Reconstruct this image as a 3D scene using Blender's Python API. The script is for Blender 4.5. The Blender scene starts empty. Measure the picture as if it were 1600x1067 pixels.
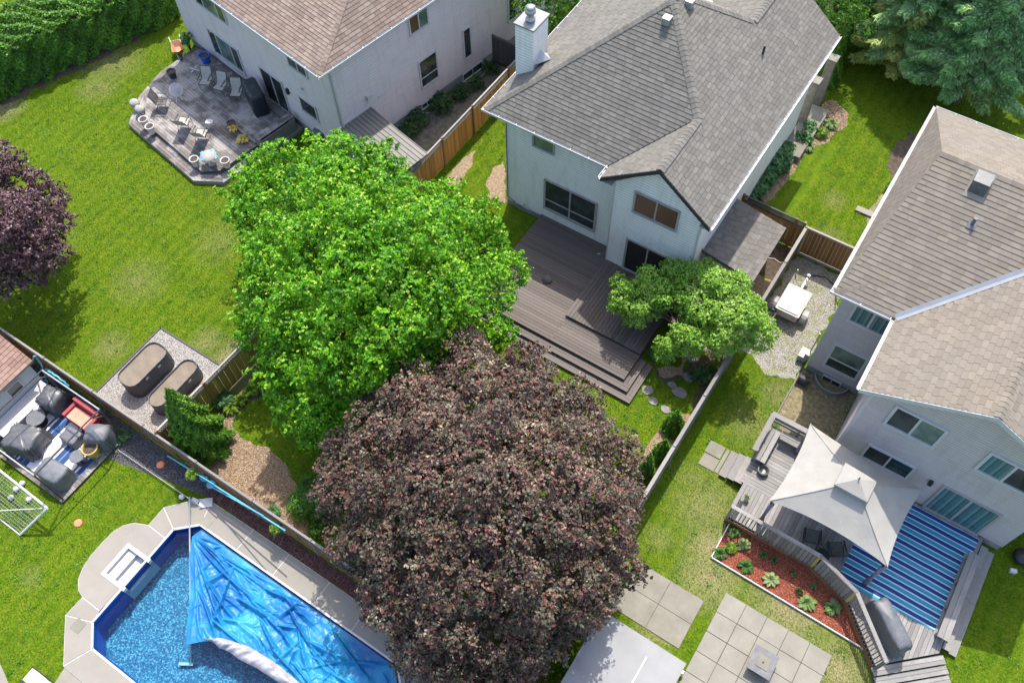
import bpy, math, random
import numpy as np
from mathutils import Vector, Matrix, noise as mn
random.seed(7); RNG = np.random.default_rng(7)
SC = bpy.context.scene
COL = SC.collection
rad = math.radians

# ------------------------------------------------------------------ camera
# metres; x runs along the back walls of the houses, y away from the camera, z up
CH = 31.0
FPX = 1375.2
RM = np.array([[0.83894936, 0.54403133, -0.01392415],
               [0.45842974, -0.72026856, -0.52062979],
               [-0.29326804, 0.43039879, -0.85366899]])
cam = bpy.data.cameras.new("Camera"); camo = bpy.data.objects.new("Camera", cam); COL.objects.link(camo)
camo.matrix_world = Matrix(((RM[0][0], -RM[1][0], -RM[2][0], 0), (RM[0][1], -RM[1][1], -RM[2][1], 0),
                            (RM[0][2], -RM[1][2], -RM[2][2], CH), (0, 0, 0, 1)))
cam.sensor_width = 36; cam.lens = FPX / 1600 * 36; cam.clip_end = 1500; cam.clip_start = 0.5
SC.camera = camo
# ------------------------------------------------------------------ light
SUN = Vector((-0.2, 0.545, 1.0)).normalized()
w = bpy.data.worlds.new("World"); SC.world = w; w.use_nodes = True
sky = w.node_tree.nodes.new("ShaderNodeTexSky"); sky.sky_type = 'NISHITA'; sky.sun_disc = False
sky.sun_elevation = math.asin(SUN.z); sky.sun_rotation = math.atan2(SUN.x, SUN.y)
sky.air_density = 1.0; sky.dust_density = 2.5; sky.ozone_density = 0.6
bg = w.node_tree.nodes["Background"]; bg.inputs[1].default_value = 0.15
w.node_tree.links.new(sky.outputs[0], bg.inputs[0])
sl = bpy.data.lights.new("Sun", 'SUN'); sl.energy = 2.5; sl.angle = rad(0.5); sl.color = (1, 0.95, 0.87)
so = bpy.data.objects.new("Sun", sl); COL.objects.link(so)
so.rotation_euler = SUN.to_track_quat('Z', 'Y').to_euler(); so.location = (0, 0, 60)
SC.view_settings.view_transform = 'Standard'; SC.view_settings.look = 'None'
SC.view_settings.gamma = 1; SC.view_settings.exposure = 1.38; SC.view_settings.use_curve_mapping = False
SC.render.engine = 'CYCLES'
SC.cycles.max_bounces = 8; SC.cycles.transparent_max_bounces = 12

# ------------------------------------------------------------------ survey helpers: where a sight line meets a real plane
def _ray(x, y): return RM.T @ np.array([(x - 800) / FPX, (y - 533.5) / FPX, 1.0])
def G(x, y, z=0.0):
    v = _ray(x, y); t = (z - CH) / v[2]; return (v[0] * t, v[1] * t, z)
def G2(x, y, z=0.0): return G(x, y, z)[:2]
def project(p):
    q = (np.asarray(p, float) - np.array([0, 0, CH])) @ RM.T
    return 800 + FPX * q[..., 0] / q[..., 2], 533.5 + FPX * q[..., 1] / q[..., 2]

# ------------------------------------------------------------------ materials
def lin(c):
    if isinstance(c, str):
        c = [int(c[i:i + 2], 16) / 255 for i in (0, 2, 4)]
        return tuple((x / 12.92 if x <= .04045 else ((x + .055) / 1.055) ** 2.4) for x in c)
    return tuple(c)
class NT:
    def __init__(s, name):
        s.m = bpy.data.materials.new(name); s.m.use_nodes = True; s.t = s.m.node_tree
        s.b = s.t.nodes["Principled BSDF"]; s.out = s.t.nodes["Material Output"]
    def n(s, kind, **k):
        nd = s.t.nodes.new("ShaderNode" + kind)
        for a, v in k.items():
            if a.startswith("i_"):
                key = a[2:]; key = int(key) if key.isdigit() else key.replace("_", " ")
                nd.inputs[key].default_value = v
            else: setattr(nd, a, v)
        return nd
    def l(s, a, b): s.t.links.new(a, b)
    def coord(s, kind="Object", scale=(1, 1, 1), rot=(0, 0, 0)):
        tc = s.n("TexCoord"); mp = s.n("Mapping"); mp.inputs["Scale"].default_value = scale; mp.inputs["Rotation"].default_value = rot
        s.l(tc.outputs[kind], mp.inputs[0]); return mp.outputs[0]
    def pos(s, scale=(1, 1, 1), rot=(0, 0, 0)):
        g = s.n("NewGeometry"); mp = s.n("Mapping"); mp.inputs["Scale"].default_value = scale; mp.inputs["Rotation"].default_value = rot
        s.l(g.outputs["Position"], mp.inputs[0]); return mp.outputs[0]
    def noise(s, vec, scale, detail=4, rough=.55, dist=0.0):
        nd = s.n("TexNoise"); nd.inputs["Scale"].default_value = scale; nd.inputs["Detail"].default_value = detail
        nd.inputs["Roughness"].default_value = rough; nd.inputs["Distortion"].default_value = dist
        if vec is not None: s.l(vec, nd.inputs["Vector"])
        return nd.outputs["Fac"]
    def ramp(s, fac, stops, interp='LINEAR'):
        r = s.n("ValToRGB"); r.color_ramp.interpolation = interp
        el = r.color_ramp.elements
        while len(el) > 1: el.remove(el[-1])
        el[0].position = stops[0][0]; el[0].color = (*lin(stops[0][1]), 1)
        for p, c in stops[1:]:
            e = el.new(p); e.color = (*lin(c), 1)
        s.l(fac, r.inputs[0]); return r.outputs[0]
    def mix(s, fac, a, b, mode='MIX'):
        m = s.n("Mix", data_type='RGBA', blend_type=mode)
        for sock, v in ((m.inputs[0], fac), (m.inputs[6], a), (m.inputs[7], b)):
            if hasattr(v, "is_output") or isinstance(v, bpy.types.NodeSocket): s.l(v, sock)
            elif isinstance(v, (int, float)): sock.default_value = v
            else: sock.default_value = (*lin(v), 1)
        return m.outputs[2]
    def math(s, op, a, b=0.0, c=None):
        m = s.n("Math", operation=op)
        for i, v in enumerate((a, b) if c is None else (a, b, c)):
            if isinstance(v, bpy.types.NodeSocket): s.l(v, m.inputs[i])
            else: m.inputs[i].default_value = v
        return m.outputs[0]
    def bump(s, h, strength=.3, dist=.02):
        b = s.n("Bump"); b.inputs["Strength"].default_value = strength; b.inputs["Distance"].default_value = dist
        s.l(h, b.inputs["Height"]); s.l(b.outputs[0], s.b.inputs["Normal"])
    def fin(s, col, rough=.8, metal=0.0, spec=None):
        if isinstance(col, bpy.types.NodeSocket): s.l(col, s.b.inputs["Base Color"])
        else: s.b.inputs["Base Color"].default_value = (*lin(col), 1)
        s.b.inputs["Roughness"].default_value = rough; s.b.inputs["Metallic"].default_value = metal
        if spec is not None: s.b.inputs["Specular IOR Level"].default_value = spec
        return s.m
    def tone(s):
        """random number per object, or per face where one mesh holds many pieces"""
        oi = s.n("ObjectInfo"); at = s.n("Attribute"); at.attribute_name = "tone"
        return s.math('FRACT', s.math('ADD', oi.outputs["Random"], at.outputs["Fac"]))

def m_plain(name, c1, c2, scale=6, rough=.8, bump=.15, metal=0.0, bd=.01, detail=5):
    s = NT(name); v = s.pos(); f = s.noise(v, scale, detail)
    col = s.ramp(f, [(.3, c1), (.7, c2)]); s.bump(s.noise(v, scale * 6, 3), bump, bd)
    return s.fin(col, rough, metal)
def m_board(name, cols, rough=.75, grain=.5, weather=None):
    """wood or composite board; unit cube coordinates stretch the grain along the board"""
    s = NT(name); t = s.tone(); oi = s.n("ObjectInfo")
    col = s.ramp(t, [(i / max(1, len(cols) - 1), c) for i, c in enumerate(cols)])
    tc = s.n("TexCoord"); ad = s.n("VectorMath", operation='ADD'); s.l(tc.outputs["Object"], ad.inputs[0])
    cb = s.n("CombineXYZ"); s.l(s.math('MULTIPLY', oi.outputs["Random"], 50), cb.inputs[2]); s.l(cb.outputs[0], ad.inputs[1])
    mp = s.n("Mapping"); mp.inputs["Scale"].default_value = (4, 12, 12); s.l(ad.outputs[0], mp.inputs[0])
    f = s.noise(mp.outputs[0], 2.2, 5, .65)
    col = s.mix(s.math('MULTIPLY', s.ramp(f, [(.35, (0, 0, 0)), (.65, (1, 1, 1))]), grain), col, s.mix(.55, col, '1f1a16'))
    if weather:
        p = s.noise(s.pos(), 1.1, 5, .6)
        col = s.mix(s.ramp(p, [(.46, (0, 0, 0)), (.6, (1, 1, 1))]), col, weather)
    s.bump(f, .25, .004)
    return s.fin(col, rough)
def m_wall_brick(name, c1, c2, mortar, bw=.21, bh=.072):
    s = NT(name); tc = s.n("TexCoord"); sx = s.n("SeparateXYZ"); s.l(tc.outputs["Object"], sx.inputs[0])
    cb = s.n("CombineXYZ"); s.l(s.math('ADD', sx.outputs[0], sx.outputs[1]), cb.inputs[0]); s.l(sx.outputs[2], cb.inputs[1])
    br = s.n("TexBrick"); s.l(cb.outputs[0], br.inputs["Vector"]); br.inputs["Scale"].default_value = 1
    br.inputs["Brick Width"].default_value = bw; br.inputs["Row Height"].default_value = bh
    br.inputs["Mortar Size"].default_value = .008; br.inputs["Mortar Smooth"].default_value = .3
    br.inputs["Color1"].default_value = (*lin(c1), 1); br.inputs["Color2"].default_value = (*lin(c2), 1); br.inputs["Mortar"].default_value = (*lin(mortar), 1)
    f = s.noise(s.pos(), .8, 5)
    col = s.mix(s.math('MULTIPLY', f, .35), br.outputs[0], s.mix(.3, br.outputs[0], '6f6a62'))
    s.bump(s.math('SUBTRACT', 1, br.outputs["Fac"]), .6, .01)
    return s.fin(col, .75)
def m_siding(name, c1, c2, pitch=.13, dk=.5):
    s = NT(name); sx = s.n("SeparateXYZ"); g = s.n("NewGeometry"); s.l(g.outputs["Position"], sx.inputs[0])
    fr = s.math('FRACT', s.math('DIVIDE', sx.outputs[2], pitch))
    f = s.noise(s.pos(scale=(1, 1, 6)), 1.5, 4)
    col = s.ramp(f, [(.3, c1), (.7, c2)]); dirt = s.noise(s.pos(scale=(2.5, 2.5, .35)), 1.6, 5, .65); col = s.mix(s.ramp(dirt, [(.5, (0, 0, 0)), (.78, (.5, .5, .5))]), col, s.mix(.5, col, '6b665c'))
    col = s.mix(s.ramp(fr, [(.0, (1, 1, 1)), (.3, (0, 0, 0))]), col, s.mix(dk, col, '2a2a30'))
    s.bump(s.math('SUBTRACT', 1, fr), .8, .02)
    return s.fin(col, .6)
def m_shingle(name, cols, streak=None):
    s = NT(name); t = s.tone()
    col = s.ramp(t, [(i / (len(cols) - 1), c) for i, c in enumerate(cols)])
    v = s.pos(); g = s.noise(v, 90, 2, .7)
    col = s.mix(.35, col, s.ramp(g, [(.3, '3b3835'), (.7, 'd8d4cc')]), 'OVERLAY')
    big = s.noise(v, .7, 5, .6)
    col = s.mix(s.math('MULTIPLY', s.ramp(big, [(.4, (0, 0, 0)), (.7, (1, 1, 1))]), .35), col, streak or '5c5754')
    s.bump(g, .5, .006)
    return s.fin(col, .92)
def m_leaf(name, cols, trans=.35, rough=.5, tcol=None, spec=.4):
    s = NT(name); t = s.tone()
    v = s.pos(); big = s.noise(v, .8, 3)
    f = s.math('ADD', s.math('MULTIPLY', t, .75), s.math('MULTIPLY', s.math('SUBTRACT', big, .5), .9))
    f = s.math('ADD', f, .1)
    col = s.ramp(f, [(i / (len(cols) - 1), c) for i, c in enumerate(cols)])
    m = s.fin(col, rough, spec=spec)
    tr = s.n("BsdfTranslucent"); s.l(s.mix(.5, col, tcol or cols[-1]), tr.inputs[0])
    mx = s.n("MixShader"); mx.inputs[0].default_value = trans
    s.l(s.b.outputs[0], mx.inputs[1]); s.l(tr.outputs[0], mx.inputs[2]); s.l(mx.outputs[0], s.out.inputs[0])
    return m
def m_glass(name, c1, c2, sc=1.2, rough=.06):
    s = NT(name); v = s.pos(); f = s.noise(v, sc, 3)
    col = s.ramp(f, [(.35, c1), (.65, c2)]); s.bump(s.noise(v, .9, 1), .05, .02)
    return s.fin(col, rough, spec=.8)
def m_stripes(name, stops, axis, period, off=0.0, rough=.85, glossy=False):
    """woven or slatted stripes along one world axis"""
    s = NT(name); g = s.n("NewGeometry"); sx = s.n("SeparateXYZ"); s.l(g.outputs["Position"], sx.inputs[0])
    wob = s.math('MULTIPLY', s.math('SUBTRACT', s.noise(s.pos(), .8, 2), .5), .06)
    fr = s.math('FRACT', s.math('DIVIDE', s.math('ADD', s.math('ADD', sx.outputs[axis], off), wob), period))
    col = s.ramp(fr, stops, 'CONSTANT')
    n = s.noise(s.pos(), 30, 3); col = s.mix(s.math('MULTIPLY', n, .25), col, s.mix(.4, col, '303030'))
    s.bump(n, .2, .004)
    return s.fin(col, rough)

# lawn with dry patches where the photographed grass is thin
def m_lawn():
    s = NT("lawn"); v = s.pos()
    f = s.noise(v, .9, 7, .72); fine = s.noise(v, 14, 4, .75); mid = s.noise(v, 3.2, 5, .7)
    col = s.ramp(f, [(.3, (.04, .1, .002)), (.5, (.09, .168, .003)), (.7, (.155, .215, .006))])
    col = s.mix(s.ramp(mid, [(.45, (0, 0, 0)), (.75, (1, 1, 1))]), col, (.17, .2, .02))
    col = s.mix(s.ramp(fine, [(.35, (1, 1, 1)), (.6, (0, 0, 0))]), col, (.03, .075, .003))
    pat = s.noise(v, 5.5, 6, .75); col = s.mix(s.ramp(pat, [(.38, (1, 1, 1)), (.52, (0, 0, 0))]), col, s.mix(.5, col, (.02, .055, .002)))
    st_ = s.n('TexWave'); st_.inputs['Scale'].default_value = .55; st_.inputs['Distortion'].default_value = 3; st_.inputs['Detail'].default_value = 4; s.l(v, st_.inputs['Vector']); col = s.mix(s.math('MULTIPLY', st_.outputs['Fac'], .22), col, (.16, .2, .012))
    dry = None
    for (x, y, r, st) in DRY:
        d = s.n("VectorMath", operation='DISTANCE'); g = s.n("NewGeometry"); s.l(g.outputs["Position"], d.inputs[0]); d.inputs[1].default_value = (x, y, 0)
        q = s.math('MULTIPLY', s.math('SUBTRACT', 1, s.math('DIVIDE', d.outputs["Value"], r)), st)
        q = s.math('MAXIMUM', q, 0)
        dry = q if dry is None else s.math('MAXIMUM', dry, q)
    k = s.math('MULTIPLY', dry, s.math('ADD', s.noise(v, 2.3, 6, .75), .35))
    col = s.mix(s.ramp(k, [(.12, (0, 0, 0)), (.75, (1, 1, 1))]), col, s.ramp(fine, [(.35, (.16, .13, .06)), (.65, (.33, .28, .17))]))
    s.bump(fine, .7, .05)
    return s.fin(col, .9, spec=.1)
DRY = [(-19.2, 8.9, 1.9, 1.4), (-3.2, 25, 1, 0.3), (.6, 11.2, 1.9, .75), (-.6, 9.6, 1.6, .45), (3.4, 11.7, 2.6, .75), (5.6, 10.6, 2.2, .75), (-.6, 13.5, 2.6, .5), (.2, 12.2, 1.6, .8), (-.8, 17.5, 2.2, .4), (-1.6, 14.2, 1.8, .35),
       (-2.4, 29.8, 1.2, .4), (-1.7, 27.6, 1.6, .4), (-37.5, 18.8, 2.8, .55), (-39.5, 13.5, 1.6, .9), (-36.5, 17, 2, .45), (-24.5, 6.5, 1.5, .45), (-.4, 19.3, 1.4, .5),
       (-21.3, 8.8, 1.3, .5), (-1.6, 11.5, 1.2, .4), (-.2, 8.6, 1.2, .7), (-31, 9, 3, .3), (-26, 9.5, 2.6, .35), (-24.5, 13, 3, .3), (-19.8, -1.9, 1.2, .3)]

M = {}
M['lawn'] = m_lawn()
M['grass'] = m_leaf('grass_blades', [(.025, .075, .002), (.075, .15, .003), (.15, .22, .006), (.3, .3, .04)], .3, .6, spec=.15)
M['soil'] = m_plain('soil', (.045, .032, .022), (.11, .08, .055), 5, .95, .8, bd=.04)
M['side_soil'] = m_plain('side_soil', (.06, .062, .045), (.17, .15, .12), 4, .95, .8, bd=.04)
M['mulch'] = m_plain('mulch', (.2, .13, .075), (.42, .32, .21), 9, .95, 1, bd=.05)
M['red_mulch'] = m_plain('red_mulch', (.18, .04, .022), (.36, .10, .05), 9, .95, 1, bd=.05)
M['lava'] = m_plain('lava_rock', (.075, .03, .026), (.2, .09, .078), 14, .95, 1, bd=.05)
M['dark_gravel'] = m_plain('dark_gravel', (.05, .048, .05), (.16, .155, .16), 14, .95, 1, bd=.05)
M['shed_roof'] = m_plain('tan_metal_roof', (.12, .112, .1), (.15, .14, .125), 2, .6, .1)
M['valley'] = m_plain('valley_metal', (.17, .185, .21), (.21, .225, .25), 2, .5, .05)
M['curtain'] = m_plain('lilac_curtain', (.17, .15, .19), (.23, .2, .25), 3, .9, .2)
M['gravel'] = m_plain('gravel', (.22, .2, .18), (.55, .52, .49), 16, .95, 1, bd=.04)
def _weedy():
    s = NT('weedy_gravel'); v = s.pos()
    g = s.noise(v, 18, 4, .8); col = s.ramp(g, [(.35, (.12, .115, .1)), (.65, (.4, .38, .34))])
    wd = s.noise(v, 2.2, 6, .75); col = s.mix(s.ramp(wd, [(.46, (0, 0, 0)), (.6, (1, 1, 1))]), col, s.ramp(g, [(.4, (.1, .13, .02)), (.6, (.24, .25, .07))]))
    s.bump(g, .8, .04); return s.fin(col, .95)
M['weedy'] = _weedy()
M['dry_grass'] = m_plain('dry_grass', (.12, .11, .05), (.33, .27, .16), 7, .95, 1, bd=.05)
def _conc(name, a, b, st='6d685f'):
    s = NT(name); v = s.pos(); f = s.noise(v, 1.3, 6, .65); t = s.tone()
    col = s.ramp(f, [(.3, a), (.7, b)]); col = s.mix(s.math('MULTIPLY', t, .22), col, st)
    sp = s.noise(v, 7, 5, .7); col = s.mix(s.ramp(sp, [(.6, (0, 0, 0)), (.75, (.6, .6, .6))]), col, st)
    s.bump(s.noise(v, 60, 3), .25, .006); return s.fin(col, .85)
M['concrete'] = _conc('pool_concrete', (.215, .197, .168), (.25, .23, .2), '7a7468')
M['slab'] = _conc('patio_slab', (.185, .175, .145), (.25, .235, .195))
M['slab_dark'] = _conc('old_slab', (.15, .14, .11), (.23, .215, .175))
M['foundation'] = m_plain('foundation', (.2, .2, .19), (.32, .31, .3), 3, .9, .4)
M['stone'] = m_plain('field_stone', (.13, .125, .11), (.24, .23, .2), 4, .9, .6)
M['brick_white'] = m_siding('white_coursed_wall', (.76, .745, .70), (.81, .79, .75), .14)
M['brick_left'] = m_siding('pale_mauve_courses', (.60, .535, .54), (.66, .6, .6), .15, .3)
M['siding'] = m_siding('grey_siding', (.46, .41, .40), (.52, .465, .455))
M['siding_flat'] = m_plain('grey_siding_flat', (.42, .41, .42), (.48, .465, .47), 1, .6, .1)
M['white'] = m_plain('white_trim', (.45, .45, .45), (.5, .5, .5), 3, .5, .05)
M['taupe'] = m_plain('taupe_trim', (.28, .27, .26), (.36, .345, .335), 3, .6, .05)
M['sh_main'] = m_shingle('grey_shingle', [(.128, .121, .106), (.145, .137, .12), (.162, .153, .134), (.185, .174, .152)], '5f5b58')
M['sh_left'] = m_shingle('brown_shingle', [(.165, .125, .105), (.195, .15, .125), (.225, .175, .145), (.265, .205, .165)], '6b5648')
M['sh_right'] = m_shingle('tan_shingle', [(.16, .137, .108), (.178, .153, .122), (.195, .168, .134), (.217, .188, .15)], '6f6a68')
M['sh_shed'] = m_shingle('shed_shingle', [(.13, .122, .11), (.155, .147, .133), (.185, .175, .16)], '5f5b58')
M['sh_red'] = m_shingle('red_shingle', [(.24, .155, .125), (.3, .2, .16), (.34, .235, .19)], '7a4a3c')
M['deck_main'] = m_board('composite_deck', [(.078, .06, .051), (.1, .079, .068), (.125, .1, .087)], .7, .35)
M['deck_old'] = m_board('weathered_deck', [(.2, .185, .175), (.27, .255, .24), (.34, .325, .31)], .85, .75, (.2, .19, .175))
M['deck_left'] = m_board('left_deck_wood', [(.11, .095, .088), (.17, .15, .138), (.25, .225, .205)], .85, .9, (.3, .275, .255))
M['wood_orange'] = m_board('orange_fence_wood', [(.42, .17, .035), (.52, .23, .055), (.62, .3, .08)], .75, .5)
M['wood_brown'] = m_board('brown_fence_wood', [(.19, .09, .035), (.25, .125, .048), (.31, .165, .065)], .8, .6)
M['wood_olive'] = m_board('olive_fence_wood', [(.26, .18, .03), (.33, .23, .045), (.4, .29, .06)], .8, .5)
M['wood_grey'] = m_board('grey_fence_wood', [(.18, .165, .15), (.24, .225, .205), (.3, .28, .26)], .85, .6)
M['wood_dark'] = m_board('dark_fence_wood', [(.06, .06, .065), (.09, .09, .095)], .85, .6)
M['cap'] = m_board('pale_fence_cap', [(.3, .27, .235), (.38, .345, .31)], .85, .6)
M['yellow_wood'] = m_board('yellow_batten', [(.42, .33, .1), (.5, .4, .14)], .8, .3)
M['glass'] = m_glass('window_glass', (.012, .018, .018), (.05, .065, .06))
M['glass_green'] = m_glass('window_glass_green', (.05, .09, .07), (.16, .22, .18))
M['glass_brown'] = m_stripes('blind_behind_glass', [(0, (.16, .085, .05)), (.55, (.09, .045, .03))], 2, .06, rough=.12)
M['glass_blind'] = m_stripes('curtain_behind_glass', [(0, (.07, .16, .16)), (.5, (.13, .24, .23)), (.8, (.05, .1, .11))], 0, .28, rough=.1)
M['metal_grey'] = m_plain('galvanised_metal', (.3, .31, .32), (.42, .43, .44), 6, .45, .1, .6)
M['dark_metal'] = m_plain('dark_metal', (.03, .03, .033), (.055, .055, .06), 6, .45, .1, .3)
M['black'] = m_plain('black_plastic', (.012, .012, .014), (.025, .025, .028), 6, .45, .2)
M['cover_grey'] = m_plain('grey_cover_cloth', (.085, .09, .1), (.13, .137, .15), 5, .5, .5)
M['cover_dark'] = m_plain('charcoal_cover_cloth', (.05, .052, .058), (.11, .112, .12), 5, .35, .3)
M['cover_navy'] = m_plain('black_grill_cover', (.008, .012, .02), (.018, .026, .038), 5, .45, .3)
M['canvas'] = m_plain('white_canvas', (.28, .265, .24), (.325, .31, .285), 2.0, .8, .6)
M['tarp_white'] = m_plain('white_roof_sheet', (.19, .19, .19), (.24, .24, .24), 1.2, .6, .1)
M['trailer'] = m_plain('trailer_lid', (.23, .22, .2), (.29, .28, .26), 3, .45, .1)
M['trailer_body'] = m_plain('trailer_body', (.33, .3, .25), (.42, .39, .34), 3, .5, .2)
M['corr'] = m_stripes('corrugated_side', [(0, (.035, .037, .05)), (.5, (.085, .088, .11))], 1, .05, rough=.45)
M['bed_soil'] = m_plain('raised_bed_soil', (.15, .12, .09), (.2, .165, .125), 3, .95, .3)
M['pot_pale'] = m_plain('pale_pot', (.5, .45, .45), (.62, .57, .57), 6, .7, .1)
M['pot_yellow'] = m_plain('yellow_pot', (.35, .24, .06), (.5, .37, .12), 6, .7, .1)
M['pot_dark'] = m_plain('dark_pot', (.02, .025, .035), (.04, .045, .055), 6, .5, .1)
M['blue_glaze'] = m_plain('blue_glaze', (.01, .06, .4), (.02, .11, .6), 3, .2, .05)
M['terracotta'] = m_plain('terracotta', (.36, .17, .09), (.48, .26, .15), 5, .8, .2)
M['turq'] = m_plain('turquoise_cloth', (.02, .32, .5), (.05, .45, .62), 6, .6, .2)
M['hose'] = m_plain('blue_hose', (.06, .3, .42), (.12, .42, .55), 5, .4, .1)
M['red_cloth'] = m_plain('red_furniture', (.25, .03, .045), (.33, .05, .06), 5, .7, .1)
M['coral'] = m_plain('coral_cushion', (.6, .21, .14), (.68, .28, .19), 5, .8, .1)
M['orange'] = m_plain('orange_plastic', (.65, .16, .07), (.75, .24, .12), 5, .5, .1)
M['sling'] = m_plain('sling_fabric', (.33, .31, .28), (.43, .41, .37), 8, .8, .1)
M['sling_dark'] = m_plain('dark_sling_fabric', (.08, .078, .075), (.12, .118, .11), 8, .8, .1)
M['bark'] = m_plain('bark', (.05, .035, .025), (.12, .09, .065), 9, .95, 1, bd=.03)
M['bark_pale'] = m_plain('pale_bark', (.16, .12, .09), (.28, .23, .18), 9, .95, .8, bd=.02)
M['maple'] = m_leaf('maple_leaf', [(.01, .07, .004), (.06, .22, .008), (.16, .42, .014), (.32, .56, .03), (.55, .68, .12)], .38, .45, (.28, .5, .005), .25)
M['purple'] = m_leaf('purple_leaf', [(.008, .006, .01), (.026, .014, .016), (.062, .036, .034), (.075, .09, .05), (.17, .05, .055), (.19, .19, .11), (.46, .38, .28)], .08, .42, (.14, .03, .015), .25)
M['purple2'] = m_leaf('plum_leaf', [(.03, .016, .024), (.075, .035, .045), (.13, .07, .075), (.26, .15, .15)], .15, .42, (.14, .03, .03), .3)
M['lilac'] = m_leaf('lilac_leaf', [(.03, .13, .01), (.13, .32, .02), (.28, .48, .05), (.5, .64, .18)], .35, .4, (.1, .26, .02))
M['flower'] = m_leaf('lilac_flower', [(.38, .24, .22), (.5, .36, .33), (.58, .42, .3)], .2, .6)
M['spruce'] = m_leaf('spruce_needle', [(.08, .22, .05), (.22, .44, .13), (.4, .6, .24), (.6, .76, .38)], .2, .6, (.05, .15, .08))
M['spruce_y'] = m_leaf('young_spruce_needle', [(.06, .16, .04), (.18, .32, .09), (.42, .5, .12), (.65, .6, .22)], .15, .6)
M['cedar'] = m_leaf('cedar_scale', [(.015, .075, .006), (.05, .16, .01), (.12, .27, .015), (.22, .38, .03)], .15, .55)
M['hedge'] = m_leaf('hedge_leaf', [(.012, .06, .005), (.04, .14, .008), (.1, .25, .012), (.2, .36, .03)], .2, .5)
M['shrub'] = m_leaf('shrub_leaf', [(.015, .07, .018), (.05, .15, .04), (.1, .24, .08), (.2, .34, .12)], .25, .45)
M['lime'] = m_leaf('lime_leaf', [(.06, .14, .01), (.13, .24, .015), (.22, .34, .03), (.32, .42, .06)], .3, .45)
M['hosta'] = m_leaf('hosta_leaf', [(.04, .11, .02), (.09, .2, .04), (.25, .33, .12), (.42, .46, .24)], .25, .45)
M['yellow_fl'] = m_leaf('yellow_foliage', [(.4, .25, .02), (.55, .4, .05), (.6, .48, .15)], .2, .5)
M['weed'] = m_leaf('weed_leaf', [(.015, .05, .01), (.03, .085, .018), (.06, .13, .03)], .25, .5)
M['goal_net'] = m_plain('net_cord', (.5, .52, .5), (.6, .62, .6), 5, .7, 0)
M['rug_blue'] = m_stripes('blue_striped_rug', [(0, (.005, .04, .17)), (.38, (.42, .56, .7)), (.5, (.03, .25, .37)), (.88, (.42, .56, .7))], 1, .37, .1)
M['rug_pale'] = m_stripes('white_navy_rug', [(0, (.6, .58, .62)), (.42, (.05, .055, .09)), (.5, (.6, .58, .62)), (.58, (.02, .05, .15)), (.75, (.08, .2, .36)), (.8, (.02, .05, .15))], 0, 1.15, .2)

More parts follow.
